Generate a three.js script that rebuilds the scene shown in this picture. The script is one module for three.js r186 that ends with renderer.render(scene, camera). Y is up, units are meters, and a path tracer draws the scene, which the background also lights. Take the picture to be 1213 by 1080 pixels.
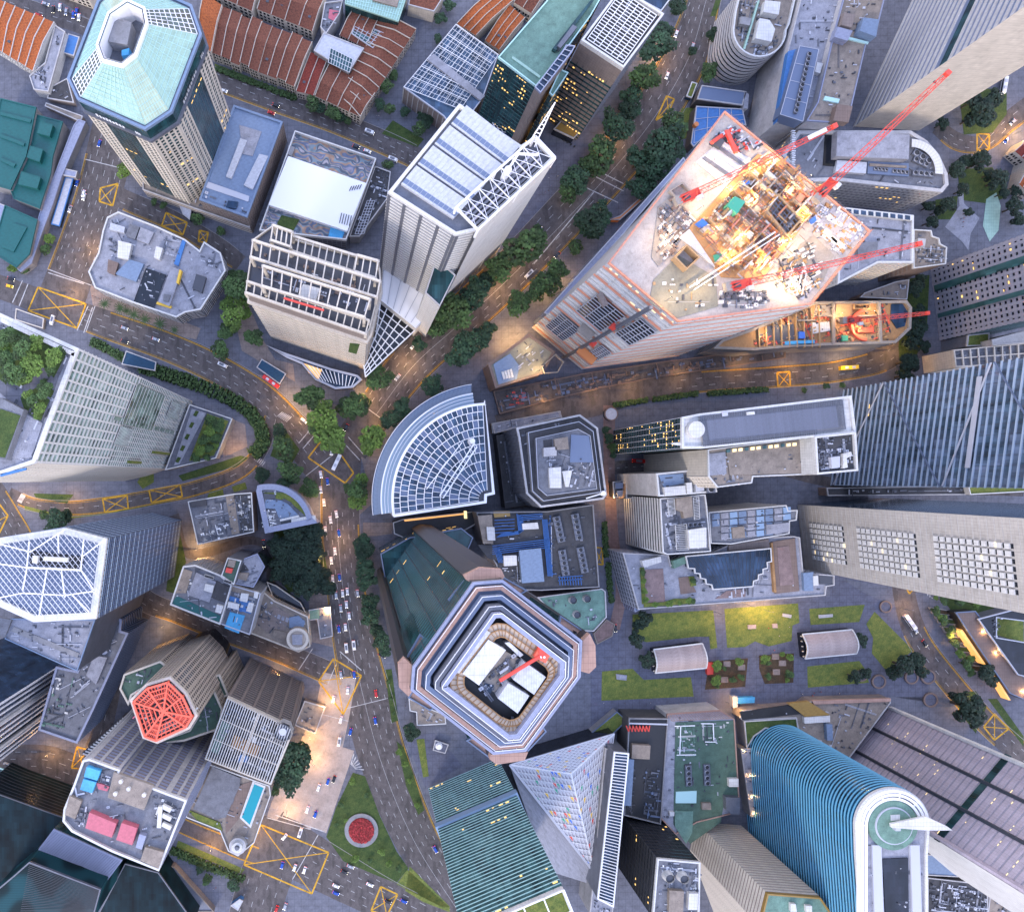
import * as THREE from 'three';
import { MarchingCubes } from 'three/addons/objects/MarchingCubes.js';

// ---------- camera, sky, sun, exposure ----------
const scene = new THREE.Scene();
const CAM_H = 500, FOC = 909, NAD = [422, 566];          // metres above the street, focal length and nadir in photo pixels
const camera = new THREE.PerspectiveCamera(2 * Math.atan(566 / FOC) * 180 / Math.PI, 1582 / 1132, 1, 3000);
camera.position.set(0, CAM_H, 0);
camera.up.set(0, 0, -1);
camera.lookAt(0, 0, 0);
camera.setViewOffset(1582, 1132, 369, 0, 1213, 1080);
camera.updateProjectionMatrix();
const renderer = new THREE.WebGLRenderer({ antialias: true });
renderer.setSize(1024, 911);
renderer.toneMapping = THREE.LinearToneMapping;
renderer.toneMappingExposure = 2.4;
renderer.shadowMap.enabled = true;
{ // dusk sky: violet-blue overhead, paler and warmer towards the horizon
  const w = 64, h = 32, d = new Float32Array(w * h * 4);
  for (let y = 0; y < h; y++) for (let x = 0; x < w; x++) {
    const el = (y + .5) / h * Math.PI - Math.PI / 2, s = Math.max(0, Math.sin(el));
    const az = x / w * 2 * Math.PI, warm = .5 + .5 * Math.cos(az - 2.2);
    const k = Math.pow(1 - s, 1.7), i = (y * w + x) * 4;
    d[i] = .40 + (1.14 + .36 * warm) * k; d[i + 1] = .52 + (.97 + .20 * warm) * k; d[i + 2] = .90 + (.72 - .04 * warm) * k; d[i + 3] = 1;
    if (el < 0) { d[i] = .12; d[i + 1] = .12; d[i + 2] = .15; }
  }
  const sky = new THREE.DataTexture(d, w, h, THREE.RGBAFormat, THREE.FloatType);
  sky.mapping = THREE.EquirectangularReflectionMapping; sky.magFilter = THREE.LinearFilter; sky.needsUpdate = true;
  scene.background = sky; scene.environment = sky;
  scene.backgroundIntensity = 1; scene.environmentIntensity = 1;
}
const sun = new THREE.DirectionalLight(new THREE.Color().setRGB(1, .84, .68), .9);
sun.position.set(-260, 340, 460); sun.castShadow = true; sun.shadow.radius = 28;
sun.shadow.camera.left = sun.shadow.camera.bottom = -600; sun.shadow.camera.right = sun.shadow.camera.top = 600; sun.shadow.camera.far = 1600;
sun.shadow.mapSize.set(4096, 4096);
scene.add(sun, sun.target);

// ---------- photo pixels to the ground plan ----------
const TL = { 0: [0, 0, 1], 1: [0, 0, 3.79], 2: [220, 0, 3.79], 3: [440, 0, 3.79], 4: [0, 220, 3.79], 5: [700, 0, 4.665], 6: [920, 0, 4.14], 7: [560, 100, 4], 8: [780, 120, 3.79], 9: [560, 300, 4.043], 10: [893, 220, 3.79], 11: [260, 220, 3.79], 12: [0, 360, 3.79], 13: [280, 420, 4], 14: [430, 450, 3.79], 15: [700, 440, 3.79], 16: [893, 380, 3.79], 17: [0, 560, 3.79], 18: [0, 800, 3.79], 19: [200, 560, 4.493], 20: [220, 770, 3.484], 21: [430, 620, 3.6], 22: [480, 820, 3.79], 23: [700, 660, 3.0325], 24: [700, 820, 4.154], 25: [880, 820, 3.643], 26: [980, 560, 3.176] };
function W(t, x, y, h = 0) { const [a, b, s] = TL[t], k = (CAM_H - h) / FOC; return [(a + x / s - NAD[0]) * k, (b + y / s - NAD[1]) * k]; }
function PP(t, str, h = 0) { return str.trim().split(/\s+/).map(q => { const [x, y] = q.split(',').map(Number); return W(t, x, y, h); }); }
function rng(seed) { let a = (seed * 2654435761) >>> 0 || 1; return () => { a |= 0; a = a + 0x6D2B79F5 | 0; let t = Math.imul(a ^ a >>> 15, 1 | a); t = t + Math.imul(t ^ t >>> 7, 61 | t) ^ t; return ((t ^ t >>> 14) >>> 0) / 4294967296; }; }

// ---------- geometry collector ----------
const area = p => { let s = 0; for (let i = 0; i < p.length; i++) { const a = p[i], b = p[(i + 1) % p.length]; s += a[0] * b[1] - b[0] * a[1]; } return s / 2; };
const orient = p => area(p) < 0 ? p.slice().reverse() : p.slice();
function offset(p, d) { // p oriented; positive d grows
  const n = p.length, out = [];
  for (let i = 0; i < n; i++) {
    const a = p[(i + n - 1) % n], b = p[i], c = p[(i + 1) % n];
    let d1 = [b[0] - a[0], b[1] - a[1]], d2 = [c[0] - b[0], c[1] - b[1]]; const l1 = Math.hypot(...d1) || 1, l2 = Math.hypot(...d2) || 1;
    const n1 = [d1[1] / l1, -d1[0] / l1], n2 = [d2[1] / l2, -d2[0] / l2]; let m = [n1[0] + n2[0], n1[1] + n2[1]]; const q = Math.max(.35, 1 + n1[0] * n2[0] + n1[1] * n2[1]);
    out.push([b[0] + m[0] * d / q, b[1] + m[1] * d / q]);
  }
  return out;
}
const centroid = p => { let x = 0, z = 0; for (const q of p) { x += q[0]; z += q[1]; } return [x / p.length, z / p.length]; };
const inside = (p, x, z) => { let c = false; for (let i = 0, j = p.length - 1; i < p.length; j = i++) { const a = p[i], b = p[j]; if ((a[1] > z) !== (b[1] > z) && x < (b[0] - a[0]) * (z - a[1]) / (b[1] - a[1]) + a[0]) c = !c; } return c; };
class G {
  constructor() { this.p = []; this.u = []; this.n = []; }
  get empty() { return !this.p.length; }
  quad(a, b, c, d, u0 = 0, v0 = 0) {
    const e = [b[0] - a[0], b[1] - a[1], b[2] - a[2]], f = [d[0] - a[0], d[1] - a[1], d[2] - a[2]];
    let nx = e[1] * f[2] - e[2] * f[1], ny = e[2] * f[0] - e[0] * f[2], nz = e[0] * f[1] - e[1] * f[0]; const l = Math.hypot(nx, ny, nz) || 1; nx /= l; ny /= l; nz /= l;
    const w = Math.hypot(...e), h = Math.hypot(...f), uv = [[u0, v0], [u0 + w, v0], [u0 + w, v0 + h], [u0, v0 + h]], P = [a, b, c, d];
    for (const i of [0, 1, 2, 0, 2, 3]) { this.p.push(...P[i]); this.u.push(...uv[i]); this.n.push(nx, ny, nz); }
    return this;
  }
  tri(a, b, c) {
    const e = [b[0] - a[0], b[1] - a[1], b[2] - a[2]], f = [c[0] - a[0], c[1] - a[1], c[2] - a[2]];
    let nx = e[1] * f[2] - e[2] * f[1], ny = e[2] * f[0] - e[0] * f[2], nz = e[0] * f[1] - e[1] * f[0]; const l = Math.hypot(nx, ny, nz) || 1;
    for (const q of [a, b, c]) { this.p.push(...q); this.u.push(q[0], q[2]); this.n.push(nx / l, ny / l, nz / l); }
    return this;
  }
  cap(poly, y, up = 1) {
    const v = poly.map(q => new THREE.Vector2(q[0], q[1]));
    for (const f of THREE.ShapeUtils.triangulateShape(v, [])) {
      const q = f.map(i => poly[i]); const s = (q[1][0] - q[0][0]) * (q[2][1] - q[0][1]) - (q[2][0] - q[0][0]) * (q[1][1] - q[0][1]);
      for (const a of (s > 0) === (up > 0) ? [q[0], q[2], q[1]] : q) { this.p.push(a[0], y, a[1]); this.u.push(a[0], -a[1]); this.n.push(0, up, 0); }
    }
    return this;
  }
  walls(poly, y0, y1, poly2) { // poly oriented; poly2: other outline at the top
    let u = 0; const t = poly2 || poly;
    for (let i = 0; i < poly.length; i++) {
      const j = (i + 1) % poly.length, a = poly[i], b = poly[j], c = t[i], d = t[j];
      this.quad([b[0], y0, b[1]], [a[0], y0, a[1]], [c[0], y1, c[1]], [d[0], y1, d[1]], u, y0); u += Math.hypot(b[0] - a[0], b[1] - a[1]);
    }
    return this;
  }
  prism(poly, y0, y1, bottom = false) { poly = orient(poly); this.walls(poly, y0, y1).cap(poly, y1); if (bottom) this.cap(poly, y0, -1); return this; }
  ring(outer, inner, y) { for (let i = 0; i < outer.length; i++) { const j = (i + 1) % outer.length, a = outer[i], b = outer[j], c = inner[j], d = inner[i]; this.quad([a[0], y, a[1]], [d[0], y, d[1]], [c[0], y, c[1]], [b[0], y, b[1]]); } return this; }
  band(poly, y0, y1, d, edges) { // a raised band round a wall
    const o = offset(poly, d), n = poly.length;
    for (let i = 0; i < n; i++) {
      if (edges && !edges.includes(i)) continue;
      const j = (i + 1) % n, a = poly[i], b = poly[j], c = o[i], e = o[j];
      this.quad([e[0], y0, e[1]], [c[0], y0, c[1]], [c[0], y1, c[1]], [e[0], y1, e[1]]);
      this.quad([c[0], y1, c[1]], [a[0], y1, a[1]], [b[0], y1, b[1]], [e[0], y1, e[1]]);
      this.quad([a[0], y0, a[1]], [c[0], y0, c[1]], [e[0], y0, e[1]], [b[0], y0, b[1]]);
    }
    return this;
  }
  box(x, y, z, w, h, d, ang = 0) { const c = Math.cos(ang), s = Math.sin(ang), q = [[-w / 2, -d / 2], [w / 2, -d / 2], [w / 2, d / 2], [-w / 2, d / 2]].map(([a, b]) => [x + a * c - b * s, z + a * s + b * c]); return this.prism(q, y, y + h, true); }
  beam(a, b, w, t = w) { // box from a to b; w sideways, t in height
    const d = [b[0] - a[0], b[1] - a[1], b[2] - a[2]], l = Math.hypot(...d) || 1, dx = d[0] / l, dy = d[1] / l, dz = d[2] / l;
    let sx = -dz, sz = dx; const sl = Math.hypot(sx, sz); if (sl < 1e-4) { sx = 1; sz = 0; } else { sx /= sl; sz /= sl; }
    const U = [dy * sz * -1, dx * sz - dz * sx, dy * sx]; if (U[1] < 0) { U[0] *= -1; U[1] *= -1; U[2] *= -1; }
    const q = (p, i, j) => [p[0] + sx * w / 2 * i + U[0] * t / 2 * j, p[1] + U[1] * t / 2 * j, p[2] + sz * w / 2 * i + U[2] * t / 2 * j];
    const A = [q(a, -1, -1), q(a, 1, -1), q(a, 1, 1), q(a, -1, 1)], B = [q(b, -1, -1), q(b, 1, -1), q(b, 1, 1), q(b, -1, 1)];
    for (let i = 0; i < 4; i++) { const j = (i + 1) % 4; this.quad(A[i], B[i], B[j], A[j]); }
    this.quad(A[0], A[1], A[2], A[3]); this.quad(B[3], B[2], B[1], B[0]); return this;
  }
  cyl(x, y, z, r0, r1, h, n = 16, cap = true) {
    const a = [], b = []; for (let i = 0; i < n; i++) { const t = i / n * 2 * Math.PI, c = Math.cos(t), s = Math.sin(t); a.push([x + r0 * c, z + r0 * s]); b.push([x + r1 * c, z + r1 * s]); }
    this.walls(a, y, y + h, b); if (cap) this.cap(b, y + h); return this;
  }
  build(o = [0, 0, 0]) {
    const g = new THREE.BufferGeometry(), p = new Float32Array(this.p);
    for (let i = 0; i < p.length; i += 3) { p[i] -= o[0]; p[i + 1] -= o[1]; p[i + 2] -= o[2]; }
    g.setAttribute('position', new THREE.BufferAttribute(p, 3)); g.setAttribute('normal', new THREE.BufferAttribute(new Float32Array(this.n), 3)); g.setAttribute('uv', new THREE.BufferAttribute(new Float32Array(this.u), 2));
    return g;
  }
}

// ---------- textures (grain, stains, wear) ----------
function lattice(seed, n) { const r = rng(seed), a = new Float32Array(n * n); for (let i = 0; i < n * n; i++) a[i] = r(); return (x, y) => { const xi = Math.floor(x), yi = Math.floor(y); let fx = x - xi, fy = y - yi; fx = fx * fx * (3 - 2 * fx); fy = fy * fy * (3 - 2 * fy); const g = (i, j) => a[((j % n + n) % n) * n + (i % n + n) % n]; return (g(xi, yi) * (1 - fx) + g(xi + 1, yi) * fx) * (1 - fy) + (g(xi, yi + 1) * (1 - fx) + g(xi + 1, yi + 1) * fx) * fy; }; }
function tex(size, metres, fn, srgb = true) {
  const d = new Uint8Array(size * size * 4);
  for (let y = 0; y < size; y++) for (let x = 0; x < size; x++) { const c = fn(x / size, y / size, x, y), i = (y * size + x) * 4; for (let k = 0; k < 3; k++) d[i + k] = Math.max(0, Math.min(255, c[k] * 255)); d[i + 3] = 255; }
  const t = new THREE.DataTexture(d, size, size); t.wrapS = t.wrapT = THREE.RepeatWrapping; t.magFilter = THREE.LinearFilter; t.minFilter = THREE.LinearMipmapLinearFilter; t.generateMipmaps = true;
  if (srgb) t.colorSpace = THREE.SRGBColorSpace; t.repeat.set(1 / metres, 1 / metres); t.needsUpdate = true; return t;
}
const n8 = lattice(1, 8), n16 = lattice(2, 16), n64 = lattice(3, 64), n128 = lattice(4, 128), n32 = lattice(5, 32);
const fbm = (x, y) => .4 * n8(x * 8, y * 8) + .25 * n16(x * 16, y * 16) + .2 * n32(x * 32, y * 32) + .15 * n64(x * 64, y * 64);
const TX = {
  stain: tex(512, 40, (x, y) => { const f = fbm(x, y), s = n128(x * 128, y * 128), k = .86 + .22 * (f - .5) + .08 * (s - .5); const w = n32(x * 32, y * 32 + 5) > .8 ? .95 : 1; return [k * w, k * w, k * w * .995]; }),
  deck: tex(512, 24, (x, y) => { const f = fbm(x + .3, y), s = n128(x * 128, y * 128); let k = .86 + .3 * (f - .5) + .1 * (s - .5); if (x * 8 % 1 < .014 || y * 8 % 1 < .014) k *= .86; const p = n64(x * 64 + 3, y * 64); if (p > .86) k *= .86; return [k, k * .99, k * .97]; }),
  asphalt: tex(512, 30, (x, y) => { const f = fbm(x, y + .4), s = n128(x * 128, y * 128); const k = .80 + .3 * (f - .5) + .16 * (s - .5); const patch = n16(x * 16, y * 5) > .7 ? .88 : 1; return [k * patch, k * patch, k * patch]; }),
  paving: tex(512, 18, (x, y) => { const f = fbm(x, y), c = n32(Math.floor(x * 32) + .5, Math.floor(y * 32) + .5); let k = .84 + .16 * (f - .5) + .10 * (c - .5); if (x * 32 % 1 < .07 || y * 32 % 1 < .07) k *= .9; k *= .94 + .12 * n8(Math.floor(x * 8) + .5, Math.floor(y * 8) + .5); if (x * 4 % 1 < .045 || y * 4 % 1 < .045) k *= .82; return [k, k, k * 1.01]; }),
  grass: tex(512, 20, (x, y) => { const f = fbm(x, y), s = n128(x * 128, y * 128), q = n64(x * 64, y * 64); const k = .8 + .3 * (f - .5) + .22 * (s - .5) + .12 * (q - .5); return [k * (1 + .25 * (f - .5)), k, k * .9]; }),
  ribs: tex(256, 8, (x, y) => { const f = fbm(x, y); const r = (x * 16) % 1; const k = (.84 + .2 * (f - .5)) * (r < .14 ? .8 : 1); return [k, k, k]; }),
  tile: tex(512, 8, (x, y) => { const f = fbm(x, y), c = n64(Math.floor(x * 32) + .5, Math.floor(y * 24) + .5), q = n8(x * 8, y * 8); let k = .75 + .3 * (f - .5) + .3 * (c - .5); if (x * 32 % 1 < .2) k *= .8; if (y * 24 % 1 < .14) k *= .78; if (q > .7) k *= .82; return [k, k * (.96 + .08 * c), k * .96]; }),
  panes: tex(512, 48, (x, y) => { const c = n32(Math.floor(x * 32) + .5, Math.floor(y * 13) + .5), e = n16(Math.floor(x * 16) + 3.5, Math.floor(y * 13) + .5), f = n8(x * 8, y * 8); let k = .62 + .45 * (c - .5) + .25 * (e - .5) + .2 * (f - .5); return [k * (1 + .25 * (e - .5)), k, k * 1.02]; }),
  clad: tex(512, 24, (x, y) => { const c = n16(Math.floor(x * 16) + .5, Math.floor(y * 12) + .5), f = fbm(x, y); let k = .86 + .10 * (c - .5) + .14 * (f - .5); if (x * 16 % 1 < .05 || y * 12 % 1 < .05) k *= .84; const st = n64(x * 64, y * 6) > .8 ? .95 : 1; return [k * st, k * st, k * st * .99]; }),
  mural: tex(256, 30, (x, y) => { const a = Math.sin(9 * x + 5 * n8(x * 8, y * 8) + 4 * y * 6.28), b = n8(x * 8 + 2, y * 8), c = n16(x * 16, y * 16); const pal = [[.62, .60, .66], [.45, .50, .60], [.72, .60, .52], [.55, .62, .66], [.40, .44, .50], [.75, .72, .74]]; const q = pal[Math.floor((a * .5 + .5 + b) * 2.99) % 6], k = .85 + .25 * (c - .5); return q.map(v => v * k); }),
  wave: tex(256, 60, (x, y) => { const a = Math.sin((y + .12 * Math.sin(x * 6.283 * 2)) * 6.283 * 2 + 1.5 * n8(x * 8, y * 8)); const l = y * 64 % 1 < .18 ? .75 : 1, k = (.68 + .22 * Math.tanh(a * 2)) * l; return [k * .9, k, k]; }),
  rough: tex(256, 12, (x, y) => { const f = fbm(x, y); const k = .55 + .7 * (f - .5); return [k, k, k]; }, false),
};
const BUMP = tex(256, 3, (x, y) => { const k = .5 + .5 * (n128(x * 128, y * 128) - .5) + .4 * (n32(x * 32, y * 32) - .5); return [k, k, k]; }, false);
// ---------- materials: real base colours (linear) ----------
const MT = {};
function mat(name, r, g, b, o = {}) { const m = new THREE.MeshStandardMaterial({ color: new THREE.Color().setRGB(r, g, b), roughness: o.r ?? .85, metalness: o.m ?? 0, side: THREE.DoubleSide }); m.name = name; if (o.t) m.map = TX[o.t]; if (o.rm) m.roughnessMap = TX[o.rm]; if (o.b) { m.bumpMap = BUMP; m.bumpScale = o.b; } if (o.e) { m.emissive = new THREE.Color().setRGB(...o.e); m.emissiveIntensity = o.ei ?? 1; } MT[name] = m; return m; }
mat('asphalt', 0.155, 0.137, 0.135, { t: 'asphalt', r: .9, b: .01 }); mat('concreteRoad', 0.46, 0.385, 0.345, { t: 'stain' }); mat('glassSilver', .19, .29, .41, { t: 'panes', r: .15 });
mat('paving', 0.185, 0.195, 0.235, { t: 'paving' }); mat('pavingWarm', 0.36, 0.29, 0.25, { t: 'paving' }); mat('pavingDark', 0.15, 0.16, 0.215, { t: 'paving' }); mat('pavingPink', 0.3, 0.2, 0.175, { t: 'paving' });
mat('kerb', .36, .34, .33, { t: 'stain' }); mat('paintWhite', .72, .72, .72, { t: 'asphalt' }); mat('paintYellow', .85, .47, .03, { t: 'asphalt' });
mat('lawn', 0.2, 0.25, 0.07, { t: 'grass', r: 1 }); mat('lawnDark', 0.075, 0.125, 0.04, { t: 'grass', r: 1 }); mat('soil', .10, .07, .05, { t: 'grass', r: 1 }); mat('redFlower', 0.32, 0.03, 0.035, { t: 'grass' });
mat('white', 0.8, 0.8, 0.8, { t: 'clad', r: .6 }); mat('whiteSteel', 0.8, 0.81, 0.83, { r: .45 }); mat('paleSteel', 0.44, 0.46, 0.52, { r: .5 }); mat('cream', 0.78, 0.71, 0.62, { t: 'clad' }); mat('beige', .56, .48, .41, { t: 'clad' }); mat('pinkStone', 0.52, 0.33, 0.27, { t: 'clad' }); mat('mauve', 0.66, 0.58, 0.68, { t: 'clad', r: .5 }); mat('slate', 0.46, 0.46, 0.55, { t: 'clad', r: .6 }); mat('vaultPale', 0.5, 0.41, 0.39, { t: 'stain' }); mat('railTan', .60, .48, .35, { r: .7 }); mat('greyCream', 0.56, 0.53, 0.5, { t: 'clad' }); mat('pierDark', .055, .05, .055, { t: 'clad', r: .4 }); mat('steelFin', 0.34, 0.43, 0.55, { r: .35 });
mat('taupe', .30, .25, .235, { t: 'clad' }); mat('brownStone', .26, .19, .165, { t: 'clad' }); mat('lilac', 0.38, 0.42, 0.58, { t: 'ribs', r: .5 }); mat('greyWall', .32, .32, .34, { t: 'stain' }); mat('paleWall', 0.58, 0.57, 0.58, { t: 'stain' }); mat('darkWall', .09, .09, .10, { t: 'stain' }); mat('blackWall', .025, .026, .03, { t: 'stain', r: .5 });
mat('roofGrey', 0.21, 0.225, 0.27, { t: 'deck' }); mat('roofPale', 0.37, 0.39, 0.47, { t: 'deck' }); mat('roofWhite', 0.68, 0.71, 0.78, { t: 'ribs', r: .5 }); mat('roofBlue', 0.25, 0.35, 0.52, { t: 'ribs', r: .55 }); mat('roofGreen', 0.095, 0.175, 0.135, { t: 'deck' }); mat('roofMint', 0.18, 0.33, 0.275, { t: 'deck' }); mat('roofDark', .075, .078, .09, { t: 'deck' }); mat('roofTeal', 0.008, 0.145, 0.14, { t: 'ribs', r: .5 }); mat('roofTan', 0.33, 0.285, 0.25, { t: 'deck' }); mat('court', 0.3, 0.22, 0.22, { t: 'deck' }); mat('mural', 1, 1, 1, { t: 'mural' });
mat('terracotta', 0.78, 0.2, 0.05, { t: 'tile', b: .03 }); mat('terracottaBrown', 0.38, 0.125, 0.075, { t: 'tile', b: .03 }); mat('terracottaRed', .44, .07, .045, { t: 'tile', b: .03 });
mat('glassTeal', 0.035, 0.135, 0.145, { t: 'panes', r: .16 }); mat('glassBlue', .045, .105, .20, { t: 'panes', r: .14 }); mat('glassDark', .020, .028, .042, { t: 'panes', r: .12 }); mat('glassGreen', 0.44, 0.62, 0.52, { t: 'panes', r: .18 }); mat('glassSky', 0.1, 0.2, 0.33, { t: 'panes', r: .12 }); mat('glassCyan', .012, .12, .24, { t: 'panes', r: .15 }); mat('glassSea', 0.12, 0.3, 0.29, { t: 'panes', r: .16 }); mat('glassWave', .025, .10, .12, { t: 'wave', r: .14 });
mat('mintPanel', .42, .65, .55, { t: 'clad', r: .4 }); mat('mintPale', .58, .70, .52, { t: 'clad', r: .4 }); mat('steelDark', .07, .075, .09, { r: .5, m: .3 }); mat('steelGrey', 0.18, 0.195, 0.24, { r: .5, m: .2, t: 'stain' }); mat('steelBlue', 0.12, 0.16, 0.25, { r: .4 }); mat('finBlue', 0.24, 0.35, 0.5, { r: .35 }); mat('finCyan', 0.15, 0.42, 0.6, { r: .35 }); mat('finTeal', 0.44, 0.68, 0.66, { r: .35 }); mat('bluePipe', .02, .10, .32, { r: .45 }); mat('bluePanel', 0.08, 0.27, 0.66, { r: .5, t: 'ribs' }); mat('skyPanel', 0.08, 0.44, 0.8, { r: .6, t: 'stain' }); mat('pinkPanel', .70, .18, .24, { r: .6, t: 'ribs' }); mat('redSteel', .60, .060, .040, { r: .5 }); mat('coralSteel', .74, .12, .065, { r: .5 }); mat('orangeSteel', .62, .22, .07, { r: .6 }); mat('yellowPaint', .72, .46, .05, { r: .6 }); mat('gold', .45, .28, .07, { r: .45, t: 'ribs' });
mat('formwork', .48, .27, .12, { t: 'stain' }); mat('concreteNew', 0.38, 0.34, 0.3, { t: 'stain' }); mat('concreteWet', .30, .29, .23, { t: 'stain' }); mat('deckPale', 0.5, 0.46, 0.43, { t: 'stain' }); mat('pinkSteel', .60, .26, .17, { r: .6 }); mat('plywood', .52, .34, .18, { t: 'stain' }); mat('netting', .06, .33, .22, { r: .9 }); mat('tarp', .04, .15, .55, { r: .7 });
mat('pool', .01, .28, .34, { r: .05 }); mat('bark', .09, .065, .045); mat('hedge', .03, .07, .02, { t: 'grass', r: 1 });
mat('carWhite', .75, .75, .76, { r: .25 }); mat('carBlack', .015, .015, .018, { r: .2 }); mat('carSilver', .38, .39, .41, { r: .28, m: .4 }); mat('carBlue', .01, .07, .40, { r: .25 }); mat('carRed', .48, .015, .012, { r: .25 }); mat('carYellow', .75, .50, .01, { r: .3 }); mat('carGlass', .012, .014, .018, { r: .08 }); mat('tyre', .015, .015, .016); mat('busRed', .60, .02, .015, { r: .3 }); mat('canvasBlue', 0.02, 0.085, 0.17, { t: 'ribs' });
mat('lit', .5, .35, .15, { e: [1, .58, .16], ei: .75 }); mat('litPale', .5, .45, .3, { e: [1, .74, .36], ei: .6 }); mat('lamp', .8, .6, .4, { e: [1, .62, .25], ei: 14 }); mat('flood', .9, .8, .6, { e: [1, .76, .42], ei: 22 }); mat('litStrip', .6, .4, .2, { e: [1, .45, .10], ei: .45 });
mat('leafBark', .07, .055, .04);
{ const m = MT.glassDeep = new THREE.MeshPhysicalMaterial({ color: new THREE.Color().setRGB(.010, .040, .050), roughness: .3, specularIntensity: .35, side: THREE.DoubleSide, map: TX.panes }); m.name = 'glassDeep'; const w = MT.glassWave = m.clone(); w.map = TX.wave; w.color.setRGB(.020, .085, .10); w.name = 'glassWave'; }
for (const [n, r, g, b] of [['leaf0', .024, .058, .028], ['leaf1', .045, .088, .026], ['leaf2', .10, .17, .03], ['leafDark', .013, .030, .018]]) { const m = mat(n, r, g, b, { r: .8 }); m.vertexColors = true; }
const X = n => typeof n === 'string' ? MT[n] : n;

// ---------- things and parts ----------
const taken = {};
function numbered(n) { const k = taken[n] = (taken[n] ?? -1) + 1; return k ? n + '_' + String(k).padStart(3, '0') : n; }
function thing(name, label, category, x = 0, y = 0, z = 0, group) { const o = new THREE.Group(); o.name = numbered(name); o.position.set(x, y, z); o.userData = { label, category }; if (group) o.userData.group = group; scene.add(o); return o; }
function shade(m) { m.castShadow = m.receiveShadow = true; return m; }
function part(root, name, geo, material, parent, kind) { // geo: G in world metres
  if (geo instanceof G) { if (geo.empty) return null; geo = geo.build([root.position.x, root.position.y, root.position.z]); }
  const m = shade(new THREE.Mesh(geo, X(material))); m.name = name; if (kind) m.userData.kind = kind; (parent || root).add(m); return m;
}
function struct(name, geo, material, parent, kind = 'structure') { const m = shade(new THREE.Mesh(geo instanceof G ? geo.build() : geo, X(material))); if (parent) { m.name = name; if (kind === 'stuff') m.userData.kind = kind; } else { m.name = numbered(name); m.userData.kind = kind; } (parent || scene).add(m); return m; }
function copyOf(o, x, y, z, turn, s = 1, label, group) { const c = o.clone(); c.name = numbered(o.name.replace(/_\d{3}$/, '')); c.userData = { ...o.userData }; if (label) c.userData.label = label; if (group) c.userData.group = group; c.position.set(x, y, z); c.rotation.y = turn; if (Array.isArray(s)) c.scale.set(...s); else c.scale.setScalar(s); scene.add(c); return c; }

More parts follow.
